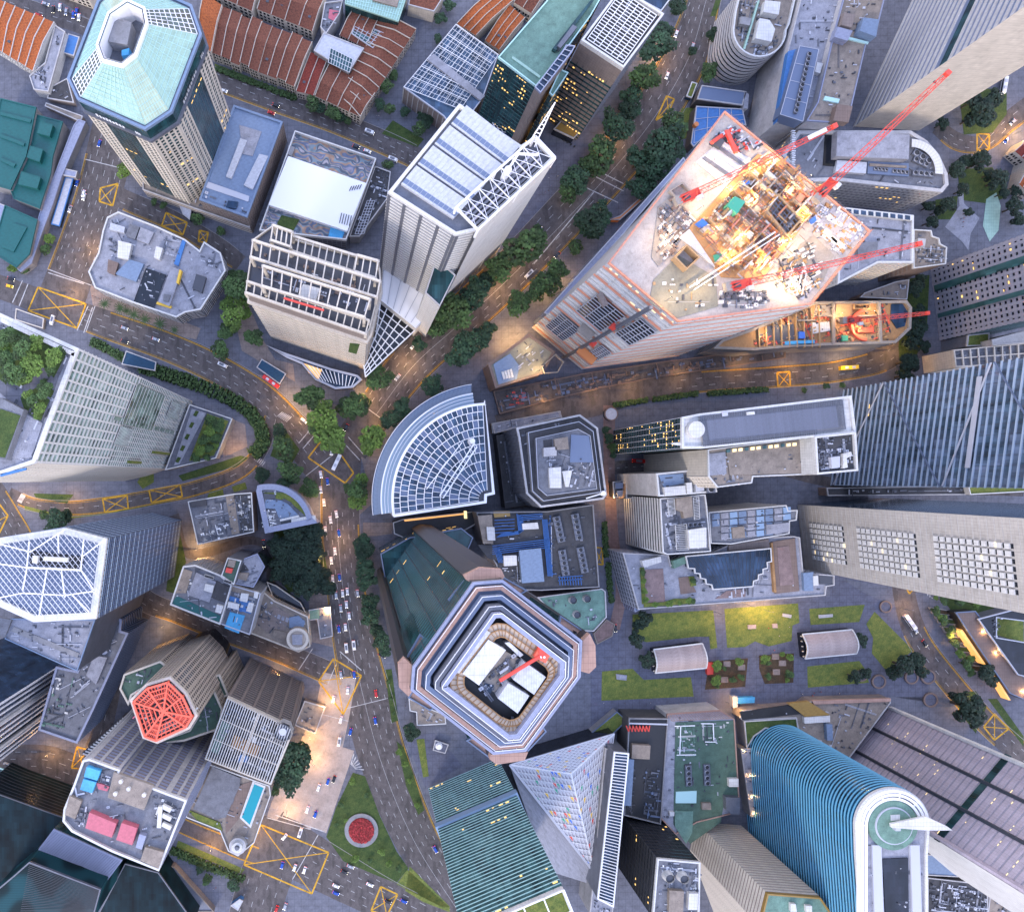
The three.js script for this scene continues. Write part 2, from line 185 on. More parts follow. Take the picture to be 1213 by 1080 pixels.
// ---------- buildings ----------
const facing = (P, d, thr = .6) => { const l = Math.hypot(...d), out = []; P.forEach((a, i) => { const c = P[(i + 1) % P.length], L = Math.hypot(c[0] - a[0], c[1] - a[1]) || 1; if (((c[1] - a[1]) * d[0] - (c[0] - a[0]) * d[1]) / L / l > thr) out.push(i); }); return out; };
function split(P, min, fr) { const out = [], mid = []; P.forEach((a, i) => { const c = P[(i + 1) % P.length], L = Math.hypot(c[0] - a[0], c[1] - a[1]); out.push(a); if (L > min) { fr.forEach((f, k) => { if (k % 2 === 0) mid.push(out.length); out.push(lerp(a, c, f)); }); } }); return [out, mid]; }
const lerp = (a, b, t) => [a[0] + (b[0] - a[0]) * t, a[1] + (b[1] - a[1]) * t];
function facade(b, f) {
  const P = f.poly || b.poly, y0 = f.y0 ?? b.y0, y1 = f.y1 ?? b.h - (b.ph || 0), n = P.length, all = [...Array(n).keys()], E = f.face ? facing(P, f.face, f.thr) : f.e || all;
  const fh = f.fh ?? 4, nf = Math.max(1, Math.round((y1 - y0) / fh)), st = (y1 - y0) / nf;
  if (f.bm) { const g = new G(), g2 = new G(); for (let k = f.k0 ?? 0; k < nf; k++) { const y = y0 + k * st + .05; (f.bm2 && k % 3 === 1 ? g2 : g).band(P, y, y + (f.bh ?? 1.2), (f.bd ?? .3) * .42, E); } part(b.g, 'floor_band', g, f.bm, null, 'stuff'); if (f.bm2) part(b.g, 'floor_band', g2, f.bm2, null, 'stuff'); }
  if (f.fm) {
    const g = new G(), d = (f.fd ?? .45) * .42 + .03, w = f.fw ?? .4;
    for (const i of f.fe || E) {
      const a = P[i], c = P[(i + 1) % n], L = Math.hypot(c[0] - a[0], c[1] - a[1]); if (L < 1) continue;
      const m = Math.max(1, Math.round(L / (f.fs ?? 3))), tx = (c[0] - a[0]) / L, tz = (c[1] - a[1]) / L, nx = tz, nz = -tx;
      for (let k = 0; k <= m; k++) {
        const q = Math.min(L - w / 2, Math.max(w / 2, L * k / m)), x = a[0] + tx * q, z = a[1] + tz * q, p = s => [x + tx * w / 2 * s, z + tz * w / 2 * s], A = p(-1), B = p(1), yb = y0 + .02, yt = y1 - .03;
        const C = [A[0] + nx * d, A[1] + nz * d], D = [B[0] + nx * d, B[1] + nz * d];
        g.quad([D[0], yb, D[1]], [C[0], yb, C[1]], [C[0], yt, C[1]], [D[0], yt, D[1]]); g.quad([C[0], yb, C[1]], [A[0], yb, A[1]], [A[0], yt, A[1]], [C[0], yt, C[1]]); g.quad([B[0], yb, B[1]], [D[0], yb, D[1]], [D[0], yt, D[1]], [B[0], yt, B[1]]); g.quad([C[0], yt, C[1]], [A[0], yt, A[1]], [B[0], yt, B[1]], [D[0], yt, D[1]]);
      }
    }
    part(b.g, 'mullion', g, f.fm, null, 'stuff');
  }
  if (f.lit) {
    const r = rng(f.seed ?? 7 + Math.round(Math.abs(P[0][0] * 7 + P[0][1]))), g = new G(), w = f.lw ?? f.fs ?? 3;
    for (const i of f.le || E) {
      const a = P[i], c = P[(i + 1) % n], L = Math.hypot(c[0] - a[0], c[1] - a[1]), m = Math.max(1, Math.round(L / w)), tx = (c[0] - a[0]) / L, tz = (c[1] - a[1]) / L;
      for (let k = 0; k < nf; k++) { let run = 0; for (let j = 0; j < m; j++) {
        if (run-- > 0 || r() < f.lit * .5) { if (run < 0) run = Math.floor(r() * 3); const q0 = L * j / m + w * (.1 + .2 * r()), q1 = Math.min(L, q0 + w * (.25 + .5 * r())), ya = y0 + k * st + (f.bh ?? 1.2) + .15, yb = Math.min(y0 + (k + 1) * st - .1, ya + .5 + 1.2 * r()), nx = tz * .04, nz = -tx * .04;
          const A = [a[0] + tx * q0 + nx, a[1] + tz * q0 + nz], B = [a[0] + tx * q1 + nx, a[1] + tz * q1 + nz]; g.quad([B[0], ya, B[1]], [A[0], ya, A[1]], [A[0], yb, A[1]], [B[0], yb, B[1]]); }
      } }
    }
    part(b.g, 'lit_window', g, f.lm || 'lit', null, 'stuff');
  }
}
function bld(o) { // a building from its roof outline (or footprint with o.ground) in photo pixels
  const h = o.h, poly = orient(o.poly || PP(o.t, o.p, o.ground ? 0 : h)), y0 = o.y0 ?? 0, ph = o.ph ?? 1, c = centroid(poly);
  const g = thing(o.n || 'office_building', o.l, o.c || 'building', c[0], y0, c[1], o.group);
  const b = { g, poly, h, y0, ph, t: o.t, roofY: h - ph };
  part(g, 'wall', o.foot ? new G().walls(o.foot.map(q => W(0, ...q)), y0, h - ph, poly) : new G().walls(poly, y0, h - ph), o.wall || 'glassBlue');
  if (o.roof !== null) part(g, 'roof', new G().cap(poly, h - ph), o.roof || 'roofGrey');
  if (ph > 0) { const th = o.th ?? .5, out = offset(poly, .12), inn = offset(poly, -th); part(g, 'parapet', new G().walls(out, h - ph - .6, h).ring(out, inn, h).walls(inn.slice().reverse(), h - ph + .01, h), o.pm || 'paleWall'); }
  for (const f of [].concat(o.f || [])) facade(b, f);
  const A = Math.abs(area(poly)); if (A > 120 && /roof(Grey|Pale|Tan|Dark|Green)/.test(o.roof || 'roofGrey') && !o.bare) clutter(b, '', Math.min(46, Math.round(A / 22)), Math.round(A * 7 + h), { poly: offset(poly, -2), s: .55 });
  return b;
}
// a block on a roof: outline in photo pixels at its own top
function item(b, name, p, dh, m, o = {}) { const base = o.base ?? b.roofY, y1 = base + dh, poly = orient(PP(o.t ?? b.t, p, y1)), g = new G().walls(poly, base, y1).cap(poly, y1); const q = part(b.g, name, g, m, o.parent); if (o.top) part(b.g, o.topName || name + '_top', new G().cap(offset(poly, -.15), y1 + .02), o.top, q); return { poly, y: y1, mesh: q }; }
// scattered plant on a roof: ducts, units, tanks and pipes
function clutter(b, p, n, seed, o = {}) {
  const y = o.y ?? b.roofY, poly = o.poly || orient(PP(o.t ?? b.t, p, y)), r = rng(seed), gs = [new G(), new G(), new G()], e = poly[1], a = poly[0], ang = Math.atan2(e[1] - a[1], e[0] - a[0]);
  let x0 = 1e9, x1 = -1e9, z0 = 1e9, z1 = -1e9; for (const q of poly) { x0 = Math.min(x0, q[0]); x1 = Math.max(x1, q[0]); z0 = Math.min(z0, q[1]); z1 = Math.max(z1, q[1]); }
  const S = o.s ?? 1; let k = 0, tries = 0;
  while (k < n && tries++ < n * 30) {
    const x = x0 + r() * (x1 - x0), z = z0 + r() * (z1 - z0); if (!inside(poly, x, z)) continue; k++;
    const q = r(), g = gs[Math.floor(r() * 3)];
    if (q < .5) { const w = (.8 + 2.2 * r()) * S, d = (.8 + 1.6 * r()) * S, h = (.5 + 1.4 * r()) * S; g.box(x, y, z, w, h, d, ang); if (r() < .5) gs[2].cyl(x, y + h, z, .35 * S, .35 * S, .15, 8); }
    else if (q < .72) { const l = (3 + 6 * r()) * S, t = r() < .5 ? 0 : Math.PI / 2, c = Math.cos(ang + t), s = Math.sin(ang + t); g.beam([x - c * l / 2, y + .5, z - s * l / 2], [x + c * l / 2, y + .5, z + s * l / 2], .35 + .5 * r(), .4); }
    else if (q < .85) g.cyl(x, y, z, .7 * S, .7 * S, 1 + r(), 10);
    else { for (let i = 0; i < 3; i++) g.box(x + Math.cos(ang) * i * 1.5 * S, y, z + Math.sin(ang) * i * 1.5 * S, 1.1 * S, .9 * S, 1.1 * S, ang); }
  }
  for (let i = 0; i < n / 9; i++) { // long pipe and cable runs across the roof
    const x = x0 + r() * (x1 - x0), z = z0 + r() * (z1 - z0); if (!inside(poly, x, z)) continue; const t = ang + (r() < .5 ? 0 : Math.PI / 2), c = Math.cos(t), s = Math.sin(t); let a = 0, e = 0; while (a < 14 && inside(poly, x - c * (a + 1), z - s * (a + 1))) a++; while (e < 14 && inside(poly, x + c * (e + 1), z + s * (e + 1))) e++; const g = gs[i % 3], w = .12 + .3 * r(); g.beam([x - c * a, y + .3, z - s * a], [x + c * e, y + .3, z + s * e], w, w); if (r() < .5) g.beam([x - c * a - s * .6, y + .3, z - s * a + c * .6], [x + c * e - s * .6, y + .3, z + s * e + c * .6], w, w);
  }
  const ms = o.m || ['paleSteel', 'steelGrey', 'steelDark']; gs.forEach((g, i) => part(b.g, 'rooftop_plant', g, ms[i], null, 'stuff'));
}
// a row of fan units between two photo points at roof level
function hollow(b, name, p, dh, m, o = {}) { const y0 = o.base ?? b.roofY, y1 = y0 + dh, q = orient(PP(o.t ?? b.t, p, y1)), i = offset(q, -(o.th ?? .5)); return part(b.g, name, new G().walls(q, y0, y1).ring(q, i, y1).walls(i.slice().reverse(), y0 + .01, y1), m); } // an open shaft: walls round a well
function fans(b, p, n, o = {}) {
  const y = o.y ?? b.roofY, [a, c] = PP(o.t ?? b.t, p, y), L = Math.hypot(c[0] - a[0], c[1] - a[1]), ang = Math.atan2(c[1] - a[1], c[0] - a[0]), w = L / n;
  for (let i = 0; i < n; i++) { const q = lerp(a, c, (i + .5) / n), u = part(b.g, 'cooling_unit', new G().box(q[0], y, q[1], w * .94, 1.6, (o.w ?? w), ang), o.m || 'steelGrey'); part(b.g, 'fan_ring', new G().cyl(q[0], y + 1.6, q[1], w * .4, w * .36, .5, 14, false), 'paleSteel', u); part(b.g, 'fan', new G().cyl(q[0], y + 1.62, q[1], w * .34, w * .34, .12, 12), 'blackWall', u); }
}
function grid(b, p, y, nu, nv, w, t, m, o = {}) { // bars across a four-cornered field given in photo pixels
  const q = Array.isArray(p) ? p : PP(o.t ?? b.t, p, y), gs = new G(), dy = o.dy || (() => 0), at = (s, r) => { const a = lerp(q[0], q[1], s), c = lerp(q[3], q[2], s), z = lerp(a, c, r); return [z[0], y + dy(s, r), z[1]]; };
  for (let i = 0; nu && i <= nu; i++) { if (o.each) { part(b.g, o.name || 'beam', new G().beam(at(i / nu, 0), at(i / nu, 1), w, t), m); } else gs.beam(at(i / nu, 0), at(i / nu, 1), w, t); }
  for (let j = 0; j <= nv; j++) if (nv) gs.beam(at(0, j / nv), at(1, j / nv), o.w2 ?? w * .8, t * .85);
  return part(b.g, o.name || 'roof_grid', gs, m, null, 'stuff');
}
// ---------- ground, roads, lawns ----------
struct('ground', new G().cap(orient([[-900, -900], [1100, -900], [1100, 900], [-900, 900]]), 0), 'paving');
function sheet(name, t, p, y, m, parent, kind) { return struct(name, new G().cap(orient(PP(t, p)), y), m, parent, kind); }
let roadY = .02;
function curve(pts, step = 3) { // pts: [px, py, width px] -> points along a smooth line in metres
  const v = pts.map(q => { const [x, z] = W(0, q[0], q[1]); return new THREE.Vector3(x, (q[2] ?? 0) * CAM_H / FOC, z); }), c = new THREE.CatmullRomCurve3(v, false, 'centripetal'), n = Math.max(4, Math.round(c.getLength() / step)), out = [];
  for (let i = 0; i <= n; i++) { const p = c.getPoint(i / n), t = c.getTangent(i / n), l = Math.hypot(t.x, t.z) || 1; out.push({ x: p.x, z: p.z, w: p.y, tx: t.x / l, tz: t.z / l, nx: -t.z / l, nz: t.x / l }); }
  return out;
}
const side = (q, k) => [q.x + q.nx * q.w * k, q.z + q.nz * q.w * k];
function ribbon(g, P, k0, k1, y, i0 = 0, i1 = P.length - 1, w) { // strip between two sideways places (in widths); w: fixed metres instead of k1
  for (let i = i0; i < i1; i++) { const a = P[i], b = P[i + 1], A = side(a, k0), B = side(b, k0), C = w ? [A[0] + a.nx * w, A[1] + a.nz * w] : side(a, k1), D = w ? [B[0] + b.nx * w, B[1] + b.nz * w] : side(b, k1); g.quad([A[0], y, A[1]], [C[0], y, C[1]], [D[0], y, D[1]], [B[0], y, B[1]]); }
}
function road(name, pts, o = {}) {
  const P = curve(pts), y = roadY; roadY += .002; const n = P.length, rg = (r, d = [0, 1]) => [Math.round((r || d)[0] * (n - 1)), Math.round((r || d)[1] * (n - 1))];
  const g = new G(); let acc = 0; ribbon(g, P, -.5, .5, y);
  for (let i = 0; i < g.p.length / 3; i++) { g.u[i * 2] = g.p[i * 3]; g.u[i * 2 + 1] = g.p[i * 3 + 2]; }
  const R = struct(name, g, o.m || 'asphalt');
  const [m0, m1] = rg(o.mark), L = o.lanes || 0, white = new G(), yel = new G(), my = .07;
  for (let k = 1; k < L; k++) { const s = -.5 + k / L; if (o.solid === k) { ribbon(white, P, s, 0, my, m0, m1, .22); continue; } for (let i = m0; i < m1 - 1; i++) if (i % 3 === (k % 2)) ribbon(white, P, s, 0, my, i, i + 1, .3); }
  for (const [sd, lo, hi] of o.yellow || []) { const [a, b] = rg([lo, hi]); ribbon(yel, P, sd * .5 - sd * .55 / (P[a].w || 1), 0, my, a, b, .5); ribbon(yel, P, sd * .5 - sd * 1.25 / (P[a].w || 1), 0, my, a, b, .2); }
  for (const [t, w] of o.stop || []) { const i = Math.round(t * (n - 1)), q = P[i], a = side(q, -.5), b = side(q, .5); white.beam([a[0], my - .003, a[1]], [b[0], my - .003, b[1]], w || .5, .004); }
  if (!white.empty) struct('lane_marking', white, 'paintWhite', R, 'stuff'); if (!yel.empty) struct('kerb_line', yel, 'paintYellow', R, 'stuff');
  const kg = new G(); for (const [sd, lo, hi] of o.kerb || []) { const [a, b] = rg([lo, hi]); for (let i = a; i < b; i++) { const s = sd * .5 + sd * .15 / P[i].w, A = side(P[i], s), B = side(P[i + 1], s); kg.beam([A[0], .065, A[1]], [B[0], .065, B[1]], .3, .13); } }
  if (!kg.empty) struct('kerb', kg, 'kerb', R, 'stuff');
  return { R, P };
}
const AV = road('avenue_road', [[846, -40, 34], [834, 0, 40], [814, 64, 54], [772, 137, 58], [722, 200, 56], [664, 262, 54], [602, 326, 52], [540, 383, 52], [488, 430, 52], [444, 488, 46], [414, 530, 46]], { lanes: 7, solid: 3, mark: [.02, .9], yellow: [[-1, .1, .86], [1, .05, .42], [1, .62, .88]], kerb: [[-1, .05, .86], [1, .05, .88]], stop: [[.90, .5]] });
const SOUTH = road('main_road', [[408, 512, 44], [404, 560, 46], [403, 620, 46], [409, 690, 46], [420, 760, 52], [436, 830, 58], [452, 890, 58], [474, 950, 56], [500, 1005, 52], [545, 1075, 50], [590, 1140, 50]], { lanes: 7, solid: 4, mark: [.18, .98], yellow: [[1, .1, .46], [-1, .2, .98]], kerb: [[1, .12, .42], [-1, .16, .98]], stop: [[.5, .4]] });
const WEST = road('cross_street_road', [[-60, 320, 30], [0, 340, 28], [62, 362, 30], [130, 386, 34], [200, 411, 35], [262, 440, 36], [312, 473, 38], [346, 508, 40], [378, 548, 44], [395, 570, 40]], { lanes: 5, mark: [.28, .9], yellow: [[-1, .33, .84], [1, .3, .6]], kerb: [[-1, .34, .84], [1, .34, .62]], stop: [[.3, .5], [.9, .5]] });
road('boulevard_road', [[150, 60, 52], [140, 130, 54], [118, 225, 54], [96, 290, 54], [74, 350, 56]], { lanes: 8, mark: [.3, .9], yellow: [[1, .4, .9]], kerb: [[1, .4, .9], [-1, .55, .9]], stop: [[.42, .5], [.9, .5]] });
road('side_street_road', [[95, 210, 22], [150, 238, 24], [205, 262, 24], [262, 296, 24], [285, 312, 20]], { lanes: 3, mark: [.2, .9], yellow: [[1, .25, .95]], kerb: [[1, .25, .95], [-1, .3, .9]] });
road('shophouse_street_road', [[60, -20, 24], [120, 18, 24], [200, 70, 26], [259, 95, 26], [330, 121, 27], [400, 146, 27], [470, 176, 28], [510, 196, 26], [560, 220, 26]], { lanes: 4, mark: [.3, .9], yellow: [[1, .35, .85]], kerb: [[1, .35, .8], [-1, .35, .8]] });
road('old_town_street_road', [[-30, -12, 20], [40, 12, 20], [105, 34, 20], [150, 60, 20]], { lanes: 2, kerb: [[-1, .1, .8]] });
const RING = road('ring_road', [[330, 470, 10], [319, 497, 14], [313, 525, 16], [288, 556, 19], [230, 579, 19], [180, 589, 19], [127, 598, 20], [80, 602, 18], [38, 597, 16], [10, 585, 16]], { lanes: 2, mark: [.2, .95], yellow: [[1, .1, .95], [-1, .3, .95]], kerb: [[1, .25, .95], [-1, .1, .95]] });
road('corner_street_road', [[-30, 560, 40], [5, 610, 36], [25, 650, 36], [20, 700, 30]], { lanes: 4, yellow: [[-1, .2, .8]] });
road('south_west_road', [[140, 640, 24], [165, 705, 26], [210, 727, 23], [270, 750, 24], [330, 772, 25], [380, 793, 27], [410, 806, 26]], { lanes: 3, mark: [.2, .9], yellow: [[1, .25, .9]], kerb: [[1, .2, .88], [-1, .2, .85]], stop: [[.9, .5]] });
road('back_street_road', [[172, 716, 24], [140, 780, 24], [122, 860, 22], [104, 905, 24], [95, 930, 26]], { lanes: 2 });
road('lower_west_road', [[-40, 890, 40], [0, 902, 42], [60, 905, 42], [130, 935, 34], [200, 970, 20], [250, 992, 20], [290, 1008, 22], [310, 1015, 20]], { lanes: 5, mark: [.05, .4], yellow: [[1, .05, .95], [-1, .6, .95]] });
const CONC = road('concrete_road', [[402, 800, 40], [392, 850, 42], [380, 885, 50], [362, 925, 52], [345, 965, 54], [340, 982, 54]], { m: 'concreteRoad', lanes: 6, mark: [.35, .9], yellow: [], stop: [[.2, .4], [.92, .5]] });
road('lower_south_road', [[338, 975, 60], [325, 1010, 62], [308, 1060, 60], [295, 1110, 60]], { lanes: 5, mark: [.5, .95], kerb: [[1, .5, .95]] });
road('lower_east_road', [[318, 985, 60], [350, 1008, 62], [400, 1036, 56], [450, 1063, 50], [520, 1100, 50], [580, 1140, 50]], { lanes: 6, mark: [.25, .95], kerb: [[-1, .3, .7]], stop: [[.25, .5]] });
road('construction_street_road', [[590, 506, 30], [640, 492, 30], [700, 478, 32], [760, 462, 30], [830, 452, 26], [920, 446, 26], [1000, 438, 26], [1055, 420, 30], [1075, 380, 30], [1085, 330, 26]], { lanes: 3, mark: [.4, .9], yellow: [[1, .4, .75], [-1, .45, .72]], kerb: [[1, .38, .8]] });
road('service_lane_road', [[700, 556, 16], [760, 552, 16], [830, 548, 15], [890, 548, 14], [990, 572, 12], [1213, 582, 12]], { m: 'asphalt', lanes: 2, mark: [0, .4] });
road('tower_lane_road', [[722, 480, 14], [722, 560, 13], [727, 640, 13], [736, 700, 13], [728, 745, 13]], { m: 'pavingPink' });
road('east_road', [[1062, 600, 24], [1070, 695, 26], [1086, 752, 28], [1130, 812, 28], [1176, 862, 28], [1225, 905, 28], [1260, 935, 28]], { lanes: 3, mark: [.3, .95], yellow: [[1, .32, .7], [-1, .32, .95]], kerb: [[1, .32, .7], [-1, .35, .95]] });
road('north_east_road', [[1110, 150, 18], [1135, 168, 22], [1165, 170, 20], [1195, 145, 24], [1230, 118, 24], [1260, 95, 24]], { lanes: 3, mark: [.1, .9], yellow: [[1, .1, .8]] });
road('north_lane_road', [[930, 0, 9], [905, 90, 10], [890, 140, 10]], { m: 'asphalt', lanes: 2, mark: [0, .9] });
road('alley_road', [[205, 610, 14], [222, 655, 12], [300, 640, 10], [318, 650, 9], [322, 690, 9], [350, 720, 8]], { m: 'asphalt' });
sheet('plaza', 3, '650,640 905,640 1010,500 1060,560 860,900 760,1061 620,1100 560,1100', .012, 'pavingDark');
sheet('plaza', 20, '0,860 230,940 310,950 260,1090 0,1090', .012, 'paving');
sheet('plaza', 23, '0,200 160,150 160,200 860,140 860,50 1080,60 1080,150 1213,420 1213,520 1080,500 480,545 130,545 0,640', .012, 'pavingDark');
sheet('plaza', 21, '130,600 150,600 240,740 340,860 480,960 500,1080 250,1080 180,900', .012, 'paving');
sheet('alley_floor', 14, '590,250 720,230 760,570 640,575', .012, 'asphalt');
sheet('pavement', 13, '20,70 130,100 215,190 300,280 260,290 190,200 90,130 20,100', .012, 'pavingWarm');
sheet('concrete_patch', 20, '540,365 695,415 580,755 400,680', .075, 'concreteRoad');
for (const [t, p, m] of [[13, '590,480 640,430 700,350 650,700 560,780 560,700 620,600', 'pavingWarm'], [4, '400,440 470,480 600,540 800,600 900,640 880,690 640,640 420,560', 'pavingWarm'], [11, '60,560 110,480 200,700 250,780 330,800 340,880 200,800 100,740', 'pavingWarm'], [2, '880,160 1030,140 1000,250 960,400 870,590 780,560 860,400', 'paving'], [19, '740,620 860,640 885,930 760,900 750,760', 'pavingWarm'], [14, '0,640 140,640 130,690 60,700 0,700', 'pavingWarm'], [16, '760,600 900,560 900,780 640,780', 'pavingDark'], [12, '1000,500 1100,540 1110,640 1000,690', 'pavingWarm'], [20, '840,420 880,400 960,680 1000,780 960,760', 'pavingWarm'], [10, '760,600 830,640 850,800 720,860', 'paving'], [26, '60,400 260,430 270,500 200,480 120,440', 'paving'], [22, '0,200 130,180 260,330 90,430', 'pavingDark']]) sheet('pavement', t, p, .014 + (t % 3) * .001, m);
sheet('zigzag_paving', 25, '660,20 860,20 830,120 760,190 640,60', .012, 'paving');
// yellow junction boxes
function junction(t, p) {
  const q = PP(t, p), g = new G(), y = .085;
  for (let i = 0; i < q.length; i++) { const a = q[i], b = q[(i + 1) % q.length]; g.beam([a[0], y, a[1]], [b[0], y, b[1]], 1.0, .006); }
  if (q.length === 4) { g.beam([q[0][0], y - .008, q[0][1]], [q[2][0], y - .008, q[2][1]], .6, .006); g.beam([q[1][0], y - .016, q[1][1]], [q[3][0], y - .016, q[3][1]], .6, .006); }
  struct('yellow_box_marking', g, 'paintYellow');
}
for (const [t, p] of [[4, '170,455 385,530 345,640 125,560'], [4, '450,10 530,-10 505,90 445,70'], [4, '745,120 840,165 820,220 725,180'], [4, '895,200 935,210 925,255 890,250'], [12, '460,875 570,858 575,920 470,935'], [12, '668,835 808,810 818,865 680,892'], [12, '-40,850 35,950 -10,1040 -60,1000'], [20, '610,35 725,105 650,265 548,128'], [20, '310,720 590,835 520,1005 240,885'], [20, '805,975 875,1008 830,1095 765,1075'], [16, '105,232 162,228 165,295 110,298'], [26, '632,905 685,962 630,1005 590,955'], [5, '420,530 462,548 430,620 360,665'], [6, '985,655 1045,660 1045,730 985,740'], [13, '400,410 340,488 515,608 555,560 500,480'], [18, '345,320 400,335 375,420 320,415'], [14, '1040,750 1075,755 1078,830 1050,825'], [26, '298,432 330,432 310,455']]) junction(t, p);
// zebra crossings and chevrons
function zebra(t, p, n) { const q = PP(t, p), g = new G(); for (let i = 0; i < n; i++) { const a = lerp(q[0], q[1], (i + .5) / n), b = lerp(q[3], q[2], (i + .5) / n); g.beam([a[0], .09, a[1]], [b[0], .09, b[1]], .7, .006); } struct('zebra_crossing', g, 'paintWhite'); }
zebra(13, '95,475 140,510 125,530 80,495', 6); zebra(12, '95,850 115,860 95,895 75,885', 5); zebra(13, '215,270 265,295 240,320 190,290', 7); zebra(26, '375,445 400,470 400,475 375,460', 3); zebra(20, '690,420 740,500 700,490 680,470', 6);
for (const [t, a, b] of [[7, '565,395 715,470', 0], [7, '540,415 715,505', 0], [7, '540,490 690,560', 0], [7, '575,510 290,850', 0], [19, '765,935 690,1050', 0], [19, '910,950 1025,1050', 0], [20, '370,680 575,750', 0], [4, '100,425 55,525', 0], [4, '125,440 85,540', 0], [4, '395,540 345,650', 0], [4, '415,545 375,660', 0], [4, '215,390 375,440', 0], [13, '350,355 295,420', 0], [13, '375,375 315,445', 0], [13, '530,390 600,470', 0], [13, '520,430 585,500', 0]]) { const q = PP(t, a); struct('stop_line', new G().beam([q[0][0], .094, q[0][1]], [q[1][0], .094, q[1][1]], .6, .006), 'paintWhite'); }
// lawns and planting
for (const [n, t, p, m] of [['lawn', 23, '150,205 440,190 455,325 430,330 425,285 380,285 200,305 150,290', 'lawn'], ['lawn', 23, '480,185 745,165 750,235 725,245 722,300 640,320 590,302 555,322 490,325', 'lawn'], ['lawn', 23, '785,185 985,170 965,232 790,243', 'lawn'], ['lawn', 23, '990,240 1020,195 1160,335 1060,405 1010,345 1015,290', 'lawn'], ['lawn', 23, '778,392 965,372 985,400 1000,450 780,468', 'lawn'], ['lawn', 23, '40,410 150,400 190,440 360,430 370,500 38,515', 'lawn'], ['flower_bed', 23, '425,375 565,362 555,465 410,475', 'soil'], ['flower_bed', 23, '605,352 730,345 728,450 625,455 605,400', 'soil'], ['lawn', 20, '690,505 740,520 800,680 870,830 920,900 870,960 790,930 650,870 580,770 620,650', 'lawnDark'], ['lawn', 20, '915,905 1090,1060 1060,1060 870,965', 'lawn'], ['lawn', 20, '870,375 900,400 940,510 985,660 960,680 910,560', 'lawnDark'], ['lawn', 20, '822,80 850,78 878,290 850,300', 'lawnDark'], ['lawn', 20, '952,368 985,365 1003,520 980,525', 'lawn'], ['lawn', 21, '960,890 1090,800 1120,830 1080,890', 'lawn'], ['lawn', 12, '110,905 300,955 470,940 820,885 830,872 470,945 300,965 110,925', 'lawn'], ['lawn', 12, '640,760 690,760 690,800 640,830 615,800', 'lawn'], ['lawn', 12, '940,840 1000,830 1005,860 930,870', 'lawn'], ['lawn', 12, '1040,820 1100,800 1110,830 1050,845', 'lawn'], ['lawn', 12, '150,850 330,855 300,895 160,870', 'lawnDark'], ['lawn', 12, '800,770 1080,680 1115,690 1060,730 820,795', 'lawnDark'], ['lawn', 13, '160,480 215,335 300,450 260,520', 'lawnDark'], ['lawn', 2, '880,600 930,540 1070,625 1040,660', 'lawnDark'], ['lawn', 2, '130,285 495,430 485,450 130,310', 'lawn'], ['lawn', 6, '890,830 1060,820 1140,960 1050,1000 900,980', 'lawnDark'], ['lawn', 6, '780,980 890,960 880,1076 780,1076', 'lawnDark'], ['lawn', 10, '690,420 790,400 780,620 720,800 660,860 650,720', 'lawnDark'], ['lawn', 6, '900,490 960,430 1130,440 1130,560 1060,650 920,660', 'lawnDark'], ['lawn', 26, '420,460 620,480 640,540 470,520', 'lawnDark'], ['lawn', 26, '480,830 560,820 600,880 560,980 500,900', 'lawnDark'], ['lawn', 26, '605,850 640,850 740,990 740,1030', 'lawnDark'], ['lawn', 26, '640,545 740,540 740,640 640,610', 'lawn'], ['lawn', 17, '780,230 800,240 835,400 780,540 745,530', 'lawnDark'], ['lawn', 18, '800,740 1100,870 1080,890 790,770', 'lawn'], ['lawn', 19, '560,300 800,270 850,560 870,630 640,635 550,520', 'lawnDark'], ['lawn', 5, '500,600 570,590 560,760 500,770', 'lawn'], ['lawn', 5, '690,0 720,0 690,90 660,90', 'lawnDark'], ['lawn', 22, '20,780 200,960 200,986 80,940 0,890', 'lawn']]) sheet(n, t, p, n === 'lawn' ? .11 : .13, m);
// low hedges in the market-street verge and along the white tower
function hedge(pts, w, h, label, m = 'hedge') { const P = curve(pts.map(q => [...q, w]), 2.2), c = P[P.length >> 1], T = thing('hedge', label, 'hedge', c.x, 0, c.z), r = rng(pts[0][0] * 3 + pts[0][1]), g = new G(); for (const q of P) for (let k = 0; k < Math.max(1, Math.round(w / 2.5)); k++) { const s = (k + .5) / Math.max(1, Math.round(w / 2.5)) - .5, a = side(q, s), R = .9 + .5 * r(); g.cyl(a[0] + r() - .5, 0, a[1] + r() - .5, R * 1.15, R * .7, h * (.7 + .5 * r()), 6); } part(T, 'foliage', g, m, null, 'stuff'); leaves(T, P, w, h, r); }
function leaves(T, P, w, h, r) { const pos = [], nor = [], col = []; for (const q of P) for (let k = 0; k < 26; k++) { const a = side(q, r() - .5), x = a[0] + (r() - .5) * 2 - T.position.x, y = h * (.55 + .75 * r()), z = a[1] + (r() - .5) * 2 - T.position.z; leafQuad(pos, nor, col, x, y, z, .45 + .4 * r(), r, .6 + .8 * r()); } part(T, 'leaf_cover', leafGeo(pos, nor, col), 'leaf1', null, 'stuff'); }
